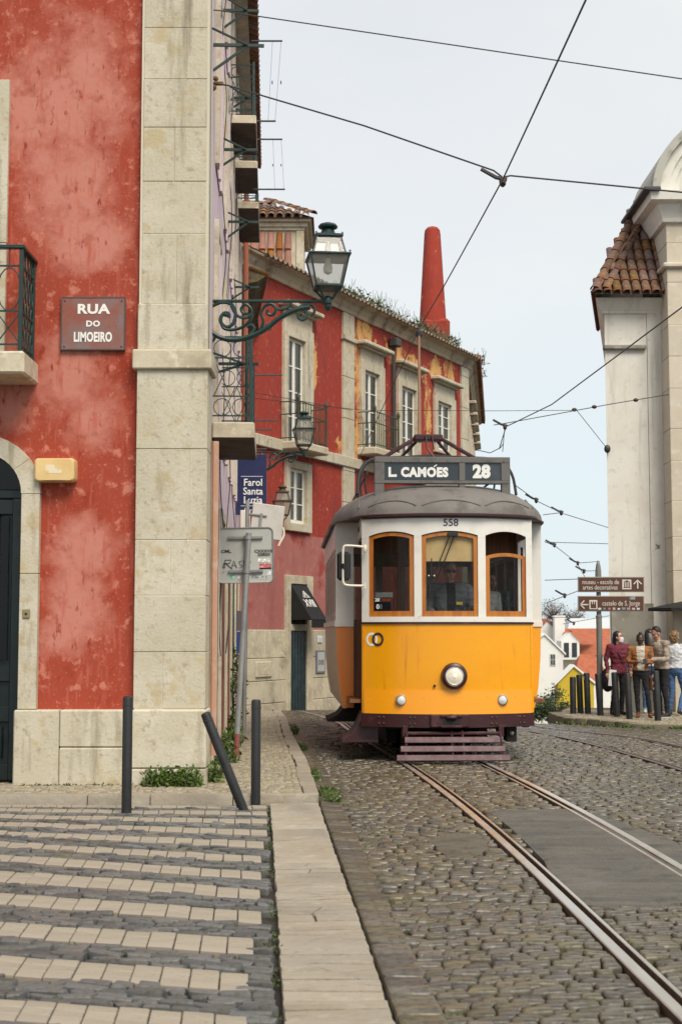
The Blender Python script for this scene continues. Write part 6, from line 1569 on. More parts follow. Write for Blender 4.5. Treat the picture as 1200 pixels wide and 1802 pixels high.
for z_ in(.19,-.18):
    mb=MB(Ms); mb.box(-.19,.19,-.028,-.001,z_-.018,z_+.018,.006); mb.box(-.19,.19,-.031,-.028,z_-.005,z_+.005); mb.build('channel_rail',galv,ts,smooth=0)
    mb=MB(Ms); mb.lathe([(.042,z_-.02),(.042,z_+.02)],14,(.02+(z_*.05),-.055,0)); mb.build('clamp',galv,ts)
def ST_(x,z,roll=0): return Ms@FR(Vector((x,-.003,z)),0,0,roll)
text('CML',.045,black_letter,pn,ST_(-.215,.045),1.25,.001); text('CXXXVIII',.045,black_letter,pn,ST_(.2,.04),1.1,.001); text('20850',.045,black_letter,pn,ST_(.2,.002),1.25,.001)
mb=MB(Ms)
def stroke(pts,r=.006): mb.tube([Vector((a,-.004,b)) for a,b in pts],r,4,sq=.3)
for pts in ([(-.24,-.08),(-.25,-.13),(-.235,-.14)],[(-.235,-.14),(-.225,-.05),(-.16,-.05),(-.18,-.09),(-.225,-.085),(-.15,-.15)],[(-.16,-.14),(-.13,-.06),(-.10,-.14)],[(-.15,-.11),(-.11,-.11)],[(-.04,-.06),(-.075,-.07),(-.06,-.10),(-.03,-.115),(-.07,-.14)],[(-.02,-.06),(-.015,-.14),(.02,-.13),(.01,-.10),(-.015,-.10),(.015,-.08),(-.02,-.06)],[(.06,-.07),(.03,-.10),(.045,-.135)],[(-.26,-.20),(-.235,-.17)]): stroke(pts)
mb.build('graffiti',black_letter,pn)
for (x_,z_,w_,h_,c,nm) in((.215,-.125,.065,.03,(.45,.12,.12),'red'),(.215,-.15,.065,.008,(.1,.1,.3),'blue'),(.2,-.06,.065,.02,(.6,.6,.58),'white'),(.255,-.20,.022,.022,(.6,.6,.56),'white'),(.1,-.235,.035,.02,(.2,.2,.25),'grey'),(-.15,-.235,.025,.022,(.1,.35,.25),'green'),(-.075,-.24,.014,.014,(.62,.62,.6),'white'),(.19,-.25,.04,.018,(.3,.28,.25),'brown')):
    mb=MB(Ms); mb.box(x_-w_,x_+w_,-.003,-.001,z_-h_,z_+h_); mb.build('sticker',mat('sign sticker '+nm,c,.6,layers=((35,3,tuple(min(1,v*1.8+.1) for v in c),.5,.56),)),pn)
# second sign further along, white board seen from behind at an angle
pb2=G(429,1302,PAV); t2=thing('traffic_sign','tilted white sign board behind the grey square sign','traffic sign',tuple(pb2)); ctr2=A(471,918,pb2.y)
mb=MB(); mb.tube([pb2-Vector((0,0,.1)),A(436,880,pb2.y)],.028,10); mb.build('pole',galv,t2)
M3=Matrix.Translation(ctr2)@Matrix.Rotation(.10,4,'Y')@Matrix.Rotation(.35,4,'Z')
mb=MB(M3); mb.box(-.22,.22,0,.02,-.23,.23,.008); mb.build('panel',mat('white sign back',(.55,.53,.49),.5,layers=((4,5,(.48,.46,.42),.5,.7),)),t2,smooth=0)
mb=MB(M3); mb.box(-.26,-.02,-.02,-.002,.06,.085,.004); mb.box(-.12,-.085,-.03,-.021,-.1,.1,.004); mb.build('channel_rail',galv,t2,smooth=0)
mb=MB(); mb.tube([A(437,905,pb2.y),M3@Vector((-.1,-.025,.07))],.014,6); mb.build('bracket',galv,t2)
mb=MB(M3); mb.tube([Vector((.215+.03*math.sin(k*.9),-.006,-.05-.05*k)) for k in range(6)],.014,5,sq=.4); mb.build('peeling_edge',mat('peeled cream film',(.7,.66,.56),.6),t2)
# navy projecting sign
Yn=23.2; a,c=A(416,800,Yn),A(469,906,Yn); ns=thing('hanging_sign','navy blue projecting sign reading Farol Santa Luzia','sign',((a.x+c.x)/2,Yn,(a.z+c.z)/2)); w2=(c.x-a.x)/2; h2=(a.z-c.z)/2
navy=mat('navy sign panel',(.012,.018,.075),.4,bump=(10,.05,.002))
mb=MB(); mb.box(-w2,w2,-.03,.03,-h2,h2,.006); mb.build('panel',navy,ns,world=False,smooth=0)
for s_,z_ in(('Farol',.03),('Santa',-.115),('Luzia',-.26)): text(s_,.165,white_letter,ns,FR(Vector((.03,-.032,z_))),.92,.002,world=False)
mb=MB(); mb.box(-w2+.08,w2-.06,-.033,-.031,.13,.137); mb.box(-w2+.08,w2-.06,-.033,-.031,-.355,-.348); mb.build('rule',white_letter,ns,world=False)
text('Bar',.1,white_letter,ns,FR(Vector((-.05,-.032,-.43))),.9,.001,world=False)
mb=MB(); mb.tube([Vector((-w2-.3,0,h2*.8)),Vector((-w2,0,h2*.8))],.015,5); mb.tube([Vector((-w2-.3,0,-h2*.8)),Vector((-w2,0,-h2*.8))],.015,5); mb.build('bracket',green_metal,ns,world=False)
# ---- wall lanterns on scroll brackets
milk=glass_mat('frosted lantern glass',(.95,.94,.9),1.,.08,milk=.28); bulbm=mat('opal bulb',(.85,.84,.8),.3)
def spiral(cx,cz,r0,r1,turns,a0,dirn=1,n=26):
    return [Vector((cx+(r0+(r1-r0)*k/n)*math.cos(a0+dirn*turns*6.2832*k/n),0,cz+(r0+(r1-r0)*k/n)*math.sin(a0+dirn*turns*6.2832*k/n))) for k in range(n+1)]
def lantern(name,label,tip,s=1.,arm_len=1.22,bracket=True,patina=None):
    gm=patina or green_metal
    t=thing(name,label,'street lamp',tuple(tip),0,'green wall lanterns'); k=1/178.
    def q(px,py): return Vector(((px-577)*k,0,(530-py)*k))
    def bx(h0,z0,h1,z1,name_,m,bars=True):
        pass
    # frame bars
    def sqr(h,z):
        h*=.97; return [Vector((a*h,b*h,z)) for a,b in((-1,-1),(1,-1),(1,1),(-1,1))]
    rot=Matrix.Rotation(R(7),4,'Z')
    mb=MB(rot); lo,mi=sqr(.135,.14),sqr(.20,.44); u0,u1=sqr(.165,.465),sqr(.122,.635)
    for i in range(4):
        mb.tube([lo[i],mi[i]],.012,4); mb.tube([u0[i],u1[i]],.011,4); mb.tube([lo[i],lo[(i+1)%4]],.014,4); mb.tube([u1[i],u1[(i+1)%4]],.013,4)
        mb.ball(sqr(.205,.472)[i],.011,6,5); mb.ball(sqr(.135,.672)[i],.009,6,5)
        mb.tube([lo[i],lo[i]*.75+Vector((0,0,.0)),lo[i]*.35+Vector((0,0,-.02)),Vector((0,0,.02))],.011,5)
    mb.build('frame',gm,t,world=False)
    mb=MB(rot); mb.lathe([(.275,.435),(.30,.44),(.30,.455),(.225,.468)],4,rot=math.pi/4); mb.build('rim',gm,t,world=False,smooth=0)
    mb=MB(rot); mb.lathe([(.18,.632),(.198,.64),(.198,.662),(.165,.668)],4,rot=math.pi/4); mb.build('lid_rim',gm,t,world=False,smooth=0)
    mb=MB(); mb.lathe([(.11,.665),(.075,.70),(.06,.735),(.095,.75),(.10,.765),(.085,.785),(.03,.805),(.005,.81)],16); mb.build('cap',gm,t,world=False)
    mb=MB(rot); mb.lathe([(.185,.125),(.185,.14),(.15,.14)],4,rot=math.pi/4); mb.lathe([(.04,-.03),(.045,0),(.04,.03),(.025,.05)],12); mb.lathe([(.012,-.10),(.032,-.075),(.036,-.05),(.025,-.03)],12); mb.build('base',gm,t,world=False)
    for i in range(4):
        j=(i+1)%4
        for A_,B_,nm in((lo,mi,'pane'),(u0,u1,'upper_pane')):
            mb=MB(rot); mb.add([A_[i],A_[j],B_[j],B_[i]],[(0,1,2,3)]); mb.build(nm,milk,t,world=False,smooth=0,shadefix=False)
    mb=MB(); mb.lathe([(.005,.27),(.04,.29),(.048,.33),(.04,.37),(.025,.40),(.025,.44)],12); mb.build('bulb',bulbm,t,world=False)
    mb=MB(); mb.lathe([(.03,.44),(.035,.53),(.02,.6)],10); mb.build('lamp_holder',white_paint,t,world=False)
    if bracket:
        mb=MB(); mb.tube([Vector((-arm_len,0,0)),Vector((-.02,0,0))],.017,8); mb.build('arm',gm,t,world=False)
        mb=MB()
        def crv(pts,r,sub=6): 
            c_=catmull([q(*p) for p in pts],sub); mb.tube(c_,r*1.3,6)
        crv([(364,552),(366,578),(378,592),(402,600),(430,597),(462,583),(492,560),(520,546),(545,541)],[.02]*49 if False else .021)
        crv([(362,545),(372,538),(388,532),(405,536),(412,552),(408,570),(396,577),(385,566),(390,553),(399,552),(401,560)],.014)
        crv([(386,560),(390,578),(408,582),(428,575),(440,560),(440,545),(430,536),(422,545),(428,554)],.013)
        crv([(404,538),(415,556),(432,560),(444,548)],.012); crv([(440,590),(446,580),(440,573),(432,577)],.012)
        crv([(455,585),(462,568),(458,552),(466,538),(478,536),(484,546),(478,555),(469,553),(470,546)],.013); crv([(478,537),(490,545),(505,541),(512,533)],.011)
        crv([(512,550),(523,542),(536,546),(539,558),(531,564),(524,558),(529,552)],.012); crv([(520,546),(535,536),(550,538),(553,549),(545,556)],.011)
        crv([(466,575),(476,572),(473,583)],.010); crv([(378,590),(373,601),(366,604),(362,597),(368,594)],.011); crv([(362,600),(360,618),(370,622),(366,632)],.010)
        for sx,sz in((397,598),(440,594)): mb.ball(q(sx,sz),.026,8,6)
        for sx,sz in((470,575),(395,555),(430,552),(505,552)): mb.ball(q(sx,sz),(.03,.02,.022),7,5)
        mb.build('scroll_work',gm,t,world=False)
        mb=MB(); mb.box(q(357,0).x,q(363,0).x,-.03,.03,q(0,600).z,q(0,505).z,.006); mb.tube([q(360,545),q(360,400)],.008,5); mb.tube(catmull([q(360,505),q(361,497),q(367,499),q(366,510)],5),.009,5); mb.build('wall_plate',gm,t,world=False)
    return t
Lx=A(577,530,14.05); lantern('street_lantern','large green wall lantern on a scroll bracket, nearest and highest',Lx)
lantern('street_lantern','middle green wall lantern in front of the balcony window',A(535,796,27.3))
L3=A(497,917,31.8); lantern('street_lantern','small brownish wall lantern above the white sign board',L3,bracket=False,patina=mat('brown patina iron',(.06,.045,.025),.5))
o3=[o for o in bpy.data.objects if o.name.startswith('street_lantern') and o.get('label','').startswith('small')][0]
mb=MB(); mb.tube([L3+Vector((-1.1,0,-.12)),L3+Vector((-.3,0,-.14)),L3+Vector((0,0,-.05))],.02,6); mb.build('arm',MATS['brown patina iron'],o3)
# green posts on the left facade that carry pipes
mb=MB(); pa=A(435,600,15.75); mb.tube([Vector((pa.x,15.72,pa.z)),Vector((pa.x,15.72,3.5))],.022,6); mb.build('railing_post',green_metal,bld)
mb=MB(); pa=A(437,785,26.6); mb.tube([Vector((pa.x,26.6,pa.z)),Vector((pa.x,26.6,pa.z-1.6))],.05,6); mb.build('wall_post',green_metal,bld)
# poster panels low on the wall
for px0,px1,py0,py1,c in((418,427,1075,1110,(.12,.10,.11)),(419,426,1112,1150,(.02,.06,.22))):
    yy=21.5; a,c_=A(px0,py0,yy),A(px1,py1,yy); mb=MB(); mb.box(a.x-.02,c_.x,yy,yy+.03,c_.z,a.z); mb.build('poster_panel',mat('poster %s'%px0,c,.5),bld)
# ================================================================ OVERHEAD WIRES
def wire(name,pts,r,label,cat='cable',sag=0.,grp='overhead tram wires'):
    P=[]
    for a,b in zip(pts,pts[1:]):
        for k in range(8):
            t=k/8; p=a.lerp(b,t); p=p+Vector((0,0,-sag*4*t*(1-t)*(b-a).length*.01)); P.append(p)
    P.append(pts[-1]); mb=MB(); mb.tube(P,r,5); return tag(mb.build(name,wire_m),label,cat,grp)
tw=[Hh(1140,-230,HW),Hh(1030,0,HW),Hh(884,316,HW),Hh(780,505,HW),Hh(737,578,HW),Hh(660,745,HW)]
end=tw[-1]+(tw[-1]-tw[-2]).normalized()*5; wire('trolley_wire',tw+[end],.0075,'trolley wire running steeply down the sky to the tram pole',sag=.1)
tw2=[Hh(1330,452,HW),Hh(1200,540,HW),Hh(1080,630,HW),Hh(970,712,HW),Hh(890,751,HW),Hh(878,790,HW)]
wire('trolley_wire',tw2,.011,'trolley wire sloping past the church wall to the hanger')
wire('span_wire',[A(353,15,13.6),A(390,19,13.6),A(1330,158,13.2)],.0065,'thin upper span wire across the top of the sky')
wire('span_wire',[A(376,147,13.7),A(400,150,13.6),A(640,221,13.2),A(868,300,12.9),A(884,312,12.86)],.0085,'span wire from the stone corner down to the wire junction')
wire('span_wire',[A(884,312,12.86),A(898,309,12.88),A(1320,350,13.0)],.0085,'span wire from the wire junction towards the church')
def fitting(p,label,s=1.,rot=0):
    t=thing('wire_fitting',label,'wire fitting',tuple(p),0,'wire hangers'); mb=MB(Matrix.Rotation(rot,4,'Y')@Matrix.Scale(s,4))
    mb.tube([(-.2,0,.10),(-.06,0,.02),(.04,0,0)],[.018,.02,.02],6); mb.tube([(0,-.03,-.05),(0,.03,.03)],.02,6); mb.build('arm',wire_m,t,world=False)
    mb=MB(Matrix.Scale(s,4)); mb.lathe([(.012,-.07),(.03,-.05),(.034,-.01),(.02,.03)],10); mb.build('insulator',mat('brown insulator',(.05,.03,.02),.3),t,world=False)
fitting(A(884,316,12.86),'dark wire junction fitting high in the open sky')
Y5=28.3
fitting(A(888,749,Y5),'wire hanger right above the tram destination board',1.2)
wire('span_wire',[A(440,700,31.),A(640,722,30),A(868,723,Y5),A(1014,722,28.5)],.006,'thin span wire crossing in front of the red town house')
wire('span_wire',[A(868,748,Y5),A(888,745,Y5),A(1014,722,28.5),A(1080,710,29),A(1177,694,29.4)],.009,'span wire with insulators fixed to the church pier')
wire('guy_wire',[A(1014,722,28.5),A(1068,790,29.95)],.007,'short guy wire down to the church corner')
for px_,py_,lb_ in((1010,721,'brown ceramic insulator at the left end of the church span wire'),(1045,716,'brown ceramic insulator between the guy wire and the church'),(1118,704,'brown ceramic insulator in front of the pale church wall')):
    tag(MB().ball(A(px_,py_,28.6),(.055,.045,.04),8,6).build('insulator',mat('brown insulator',(.05,.03,.02),.3)),lb_,'insulator','insulators on the church span wire')
tag(MB().ball(A(1068,790,29.92),(.07,.06,.09),8,6).build('wall_eye',wire_m),'dark iron eye on the edge of the church wall','wall eye')
wire('contact_wire',[A(888,749,Y5),A(884,795,Y5)],.008,'short vertical dropper beside the destination board')
wire('contact_wire',[A(840,792,Y5),A(862,797,Y5),A(880,788,Y5),A(884,782,Y5)],.009,'curved pull-off arm beside the destination board')
far=[([(905,853,40),(945,882,42),(988,903,45),(1075,930,47)],'far trolley wire leaving the tram roof to the church wall'),([(955,906,44),(988,902,45)],'short pull-off rod beside the tram roof'),([(958,953,50),(978,962,51),(1014,990,53),(1030,1018,54)],'lower far trolley wire left of the sign post'),([(958,954,51),(1075,957,51)],'thin far span wire right of the tram, upper one'),
 ([(1014,991,53),(1055,988,53)],'short far rod left of the sign post cap'),([(1026,1005,53),(1055,1004,53)],'second short far rod left of the sign post cap'),([(958,1021,60),(1016,1019,60)],'thin far span wire just above the lower brown sign'),([(958,1062,60),(990,1050,60),(1016,1040,60)],'far wire rising to the upper brown sign'),
 ([(990,1098,80),(1075,1083,80)],'lowest far wire beside the sign post foot')]
for pts,lab in far: wire('far_wire',[A(*p) for p in pts],.012 if pts[0][2]<55 else .016,lab)
for px_,py_,Y_,lab in((943,879,42,'dark hanger on the far trolley wire nearest the tram'),(987,901,45,'dark hanger on the far trolley wire between tram and church'),(975,958,51,'dark hanger on the lower far wire beside the tram'),(1016,990,53,'dark hanger left of the sign post cap, upper'),(1027,1004,53,'dark hanger left of the sign post cap, lower'),(993,1047,60,'dark hanger left of the upper brown sign'),(1009,1096,80,'dark hanger left of the sign post, lowest')): fitting(A(px_,py_,Y_),lab,1.6 if Y_<55 else 2.)
for pts,lab in (([(443,690,30),(620,722,30)],'thin cable crossing the red wall above the balcony'),([(441,830,25),(500,793,26),(560,808,31),(640,832,34)],'thin cable looping below the middle lantern'),([(443,800,28),(610,828,32),(680,845,34)],'thin cable running towards the tram roof')): wire('thin_cable',[A(*p) for p in pts],.007,lab,grp='thin cables on the red wall')
# ================================================================ WEEDS AT GROUND LEVEL
def plant(name,label,spots,n,r,h,lw,ln,m=leaf_m):
    mb=MB()
    for p in spots: weeds(mb,p,r,n,h,lw,ln)
    tag(mb.build(name,m,smooth=0,shadefix=False),label,'plant')
plant('weeds','leafy green weeds at the foot of the stone plinth beside the bollard',[Vector((x_,13.08,.06)) for x_ in(-1.72,-1.66,-1.6,-1.54,-1.47,-1.4,-1.34)],170,.09,.20,.012,.045)
plant('weeds','small weeds at the stone building corner',[Vector((-1.2,13.4,.07)),Vector((-1.2,13.8,.07)),Vector((-1.22,14.3,.07))],160,.08,.2,.012,.05)
plant('weeds','dark green weeds at the foot of the leaning sign pole',[Vector((wallx(y_)+.12,y_,.06)) for y_ in(15.4,15.9,16.4,16.9,17.5)],200,.13,.35,.012,.06)
plant('weeds','weeds climbing the wall behind the sign pole',[Vector((wallx(y_)+.1,y_,z_)) for y_,z_ in((18.5,.05),(19.5,.1),(20.5,.3),(20.3,.6),(20.5,.9))],170,.14,.4,.014,.07)
plant('weeds','grass tuft in the gutter at the pavement corner',[Vector((se(y_)+random.uniform(.02,.15),y_,.0)) for y_ in(12.45,12.6,12.8,13.0,13.2)],110,.07,.05,.006,.05)
plant('weeds','low grass along the gutter further up the street',[Vector((se(y_)+random.uniform(.02,.08),y_,gz(0,y_))) for y_ in(14.2,14.8,17.8,18.2,21,21.6,22.2)],80,.07,.07,.008,.06)
plant('weeds','grass along the foot of the far kerb by the bollards',[Vector((p.x-.06,p.y-.06,gz(p.x,p.y)-.02)) for p in ed[3:14] for _ in(0,1)],60,.14,.06,.012,.06)
mm=MB()
for _ in range(90):
    y_=random.uniform(5,12.1); x_=random.uniform(-.24*y_,kl(y_))
    if instripe(x_,y_): continue
    weeds(mm,Vector((x_,y_,-.015)),random.uniform(.02,.05),14,.012,.006,.018)
for _ in range(70):
    y_=random.uniform(5,14); x_=kl(y_)-random.uniform(0,.03) if random.random()<.6 else kr(y_)+random.uniform(.2,.5)
    weeds(mm,Vector((x_,y_,-.012)),.035,14,.015,.005,.02)
for _ in range(45):
    x_=random.uniform(-2.9,-1.3); weeds(mm,Vector((x_,13.15,.055)),.04,14,.03,.006,.02)
o=mm.build('moss',moss_m,smooth=0,shadefix=False); tag(o,'tufts of moss and grass growing in the paving joints','moss',kind='stuff')
# ================================================================ PEOPLE
def person(name,label,loc,rz,cols,pose,hair,scale=1.,bulk=1.,vox=.0095,parent=None,group=None,skirtlen=None,shoe_col=(.02,.02,.02),legs=True,lean=(0,0)):
    """figure faces -Y before rz; pose: dict with arms (elbow,wrist,hand dir) left/right and legs knees/ankles"""
    t=thing(name,label,'person',tuple(loc),rz,group)
    mb=MB(); lab=[]
    def mark(l): lab.extend([l]*(len(mb.v)-len(lab)))
    lx,ly=lean
    def B(p): p=Vector(p); k=max(0,(p.z-.9)); return Vector((p.x+lx*k,p.y+ly*k,p.z))
    def cap(p0,p1,r0,r1,l,n=10):
        p0,p1=Vector(p0),Vector(p1); d=(p1-p0); L_=d.length; d.normalize(); P=[];rs=[]
        for k in(-1,-.7,-.35,0): P.append(p0+d*r0*k); rs.append(max(r0*math.sqrt(max(0,1-k*k)),.002))
        for k in range(1,8): P.append(p0+(p1-p0)*k/8); rs.append(r0+(r1-r0)*k/8)
        for k in(0,.35,.7,1): P.append(p1+d*r1*k); rs.append(max(r1*math.sqrt(max(0,1-k*k)),.002))
        mb.tube(P,rs,n); mark(l)
    tr=[(.80,.10,.085),(.88,.165,.115),(.95,.168,.12),(1.05,.142,.105),(1.18,.155*bulk,.115*bulk),(1.30,.178*bulk,.12*bulk),(1.385,.180*bulk,.105*bulk),(1.43,.14,.085),(1.465,.075,.065)]
    def ringz(z,a,b):
        c=B((0,.0,z)); return [c+Vector((a*abs(math.cos(u))**.8*(1 if math.cos(u)>0 else -1),b*math.sin(u),0)) for u in [2*math.pi*k/18 for k in range(18)]]
    waist=pose.get('waist',.93)
    lo=[q for q in tr if q[0]<=waist+.03]; hi=[q for q in tr if q[0]>=waist-.06]
    # dense rings for labelling
    rr=[]
    for (a,b) in zip(tr,tr[1:]):
        for k in range(4): u=k/4; rr.append(tuple(a[i]+(b[i]-a[i])*u for i in range(3)))
    rr.append(tr[-1]); base=len(mb.v); hem=pose.get('hem',None)
    mb.loft([ringz(z,a*(1.06 if z>waist else 1),b*(1.06 if z>waist else 1)) for z,a,b in rr])
    for z,a,b in rr: lab.extend([('bottom' if z<waist else 'top')]*18)
    # opened jacket shows the inner top
    nk=B((0,.0,1.44)); hd=B((0,-.015,1.60))+Vector(pose.get('head_off',(0,0,0)))
    cap(nk,hd+Vector((0,.01,-.08)),.052,.05,'skin')
    # head (own rotation)
    Hm=Matrix.Translation(hd)@Matrix.Rotation(pose.get('yaw',0),4,'Z')@Matrix.Rotation(pose.get('nod',0),4,'X')
    keep=mb.T; mb.T=Hm
    mb.ball((0,.012,.03),(.074,.092,.088),16,12); mb.ball((0,-.018,-.03),(.060,.068,.078),14,10); mb.ball((0,-.045,-.092),(.034,.03,.026),10,7)
    mb.ball((0,-.088,-.022),(.013,.018,.026),8,6); mb.ball((0,-.094,-.036),(.017,.014,.012),8,6); mb.ball((0,-.078,.03),(.052,.014,.012),10,6)
    for sx in(-1,1): mb.ball((sx*.074,.012,-.012),(.010,.022,.034),8,6); mb.ball((sx*.04,-.055,-.03),(.022,.025,.022),8,6)
    mb.ball((0,-.082,-.066),(.024,.012,.006),8,5); mb.ball((0,-.08,-.077),(.021,.012,.007),8,5)
    mb.T=keep; mark('skin')
    # arms
    for sx,key in((-1,'R'),(1,'L')):     # person's right hand is at -x when facing -Y
        sh=B((sx*.185*bulk,.0,1.40)); el,wr,hdv=pose['arm'+key]; el,wr=B(el),B(wr)
        cap(B((sx*.10,0,1.40)),sh,.07,.062*bulk,'top'); cap(sh,el,.058*bulk,.046*bulk,'top'); cap(el,wr,.046*bulk,.034*bulk,'top')
        f=Vector(hdv).normalized(); fd=(wr-el).normalized(); side=f.cross(Vector((0,0,1)))
        side=side.normalized() if side.length>.1 else Vector((1,0,0)); nrm=side.cross(f).normalized()
        pc=wr+f*.045; cap(wr-fd*.01,wr+f*.02,.026,.026,'skin'); Mh=Matrix(((side.x,f.x,nrm.x),(side.y,f.y,nrm.y),(side.z,f.z,nrm.z)))
        mb.ball(pc,(.038,.048,.017),10,7,M=Mh.to_3x3()); mark('skin')
        for i,(o,l) in enumerate(((-.028,.062),(-.010,.072),(.009,.068),(.027,.052))):
            a=wr+f*.082+side*o; b=a+f*l*.55-nrm*.012; c=b+f*l*.3-nrm*.03; cap(a-f*.02,b,.0095,.009,'skin',6); cap(b,c,.009,.008,'skin',6)
        a=wr+f*.03-side*.03*sx*-1 if False else wr+f*.03+side*(.034 if sx<0 else -.034); b=a+f*.035+side*(.018 if sx<0 else -.018)-nrm*.01; cap(a,b,.012,.010,'skin',6); cap(b,b+f*.028-nrm*.008,.010,.009,'skin',6)
    if legs:
        for sx,key in((-1,'R'),(1,'L')):
            kn,an=pose['leg'+key]; hp=Vector((sx*.088,.0,.88)); kn,an=Vector(kn),Vector(an)
            cap(hp,kn,.088,.058,'bottom'); cap(kn,kn.lerp(an,.35)+Vector((0,.012,0)),.056,.054,'bottom'); cap(kn.lerp(an,.35)+Vector((0,.012,0)),an,.054,.045,'bottom')
            td=Vector(pose.get('toe'+key,(sx*.15,-1,0))).normalized(); pf=-(an-kn).normalized()
            cap(an+Vector((0,0,-.01)),an+Vector((0,0,-.035))+td*.02,.045,.042,'shoe'); cap(an+Vector((0,0,-.05))-td*.045,an+Vector((0,0,-.055))+td*.13,.038,.032,'shoe'); cap(an+Vector((0,0,-.058))+td*.10,an+Vector((0,0,-.06))+td*.16,.034,.026,'shoe')
    me=bpy.data.meshes.new('tmp'); me.from_pydata(mb.v,[],mb.f); tmp=bpy.data.objects.new('tmp',me); C.objects.link(tmp)
    bm=bmesh.new(); bm.from_mesh(me); bmesh.ops.recalc_face_normals(bm,faces=bm.faces); bm.to_mesh(me); bm.free()
    rm=tmp.modifiers.new('r','REMESH'); rm.mode='VOXEL'; rm.voxel_size=vox; rm.adaptivity=0
    sm=tmp.modifiers.new('s','SMOOTH'); sm.factor=.5; sm.iterations=2
    m2=bpy.data.meshes.new_from_object(tmp.evaluated_get(bpy.context.evaluated_depsgraph_get())); bpy.data.objects.remove(tmp)
    order=['skin','top','bottom','shoe','inner']; m2.materials.clear()
    for k in order: m2.materials.append(cols.get(k,cols['top']))
    kd=kdtree.KDTree(len(mb.v)); [kd.insert(v,i) for i,v in enumerate(mb.v)]; kd.balance()
    inner=pose.get('open',0)
    mi=[]
    for p in m2.polygons:
        c=p.center; l=lab[kd.find(c)[1]]
        if l=='top' and inner and abs(c.x-lx*max(0,c.z-.9))<inner*(1.0+.6*(c.z-1.2)) and c.y<-.02+ly*max(0,c.z-.9) and .93<c.z<1.47: l='inner'
        if l=='skin' and c.z<1.50 and (c-hd).length<.22 and c.z<1.47: l='inner' if inner else 'top'
        mi.append(order.index(l))
    vc=[0.]*len(m2.vertices)
    for p,k in zip(m2.polygons,mi):
        if order[k] in('top','bottom','inner'):
            for v_ in p.vertices: vc[v_]=1.
    nr=[v.normal.copy() for v in m2.vertices]; sd_=len(label)*.37
    for v,n_ in zip(m2.vertices,nr):
        if vc[v.index]:
            c=v.co; a_=noise.noise((c.x*9+sd_,c.y*9,c.z*17)); b_=noise.noise((c.x*22,c.y*22+sd_,c.z*40)); f_=1. if c.z>waist else .7
            v.co=c+n_*f_*(.013*a_+.006*b_+(.010*max(0,1-abs(c.z-waist)/.05) if abs(c.x)<.22 else 0))
    m2.polygons.foreach_set('material_index',mi); m2.polygons.foreach_set('use_smooth',[True]*len(mi)); m2.name='body'
    o=bpy.data.objects.new('body',m2); C.objects.link(o); o.parent=t; ORG[o.name]=orgof(t)
    # eyes, brows, mouth
    e=MB(Hm)
    for sx in(-1,1): e.ball((sx*.030,-.083,.005),(.011,.007,.006),8,5)
    e.build('eyes',mat('eye dark',(.02,.015,.012),.2),t,world=False)
    e=MB(Hm); 
    for sx in(-1,1): e.ball((sx*.031,-.089,.034),(.020,.006,.004),8,5)
    e.build('eyebrows',cols['hair'],t,world=False)
    e=MB(Hm); e.ball((0,-.091,-.071),(.021,.005,.004),8,5); e.build('mouth',mat('lip',(.30,.10,.08),.5),t,world=False)
    if hair: hair(t,Hm,cols['hair'])
    if scale!=1: t.scale=(scale,)*3; 
    return t,Hm,hd
def strands(mb,n,f,r=.005):
    for i in range(n): mb.tube(f(i),r,4)
def hair_short(t,Hm,m,thin=False):
    mb=MB(Hm); mb.ball((0,.026,.040),(.080,.090,.092),18,12)
    for i in range(160):
        a=random.uniform(0,6.28); e=random.uniform(.15,1.5); d=Vector((math.cos(a)*math.cos(e),math.sin(a)*math.cos(e),math.sin(e)))
        if d.y<-.55 and d.z<.55: continue
        p=Vector((0,.026,.04))+Vector((d.x*.079,d.y*.089,d.z*.091)); mb.tube([p,p+d*.012+Vector((0,-.006,.0))],[.004,.001],3)
    mb.build('hair',m,t,world=False)
def hair_long(L=.36,fwd=True):
    def f(t,Hm,m):
        mb=MB(Hm); mb.ball((0,.026,.036),(.083,.095,.098),18,12)
        for i in range(90):
            a=random.uniform(-.25,math.pi+.25); x=math.cos(a)*.083; y=.03+math.sin(a)*.085; l=L*random.uniform(.75,1.05)
            P=[Vector((x*.6,y*.4,.115)),Vector((x,y*.8,.06)),Vector((x*1.12,y+.005,-.03)),Vector((x*1.2+random.uniform(-.01,.01),y+.02,-.1-l*.3)),Vector((x*1.15+random.uniform(-.02,.02),y+.025,-.1-l*.7)),Vector((x*.95+random.uniform(-.02,.02),y+.02,-.1-l))]
            mb.tube(P,[.008,.014,.016,.015,.012,.003],4)
        mb.build('hair',m,t,world=False)
    return f
def hair_bun(t,Hm,m):
    mb=MB(Hm); mb.ball((0,.024,.038),(.079,.090,.090),18,12); mb.ball((0,.03,.135),(.036,.036,.030),12,8); mb.build('hair',m,t,world=False)
def hair_curly(t,Hm,m):
    mb=MB(Hm); mb.ball((0,.04,.03),(.085,.09,.10),16,10)
    for i in range(170):
        a=random.uniform(0,6.28); e=random.uniform(-1.1,1.5); d=Vector((math.cos(a)*math.cos(e),math.sin(a)*math.cos(e),math.sin(e)))
        if d.y<-.3 and d.z<.6: continue
        p=Vector((0,.045,.0))+Vector((d.x*.092,d.y*.095,d.z*.115)); mb.ball(p,(random.uniform(.016,.028),)*3,6,5)
    mb.build('hair',m,t,world=False)
def cloth(n,c,r=.85,c2=None): return mat(n,c,r,layers=((7,5,c2 or tuple(v*.7 for v in c),.42,.65),),bump=(9,.9,.03))
skA=mat('skin light',(.48,.27,.19),.5); skB=mat('skin tan',(.40,.21,.14),.5); skC=mat('skin deep',(.075,.032,.02),.45)
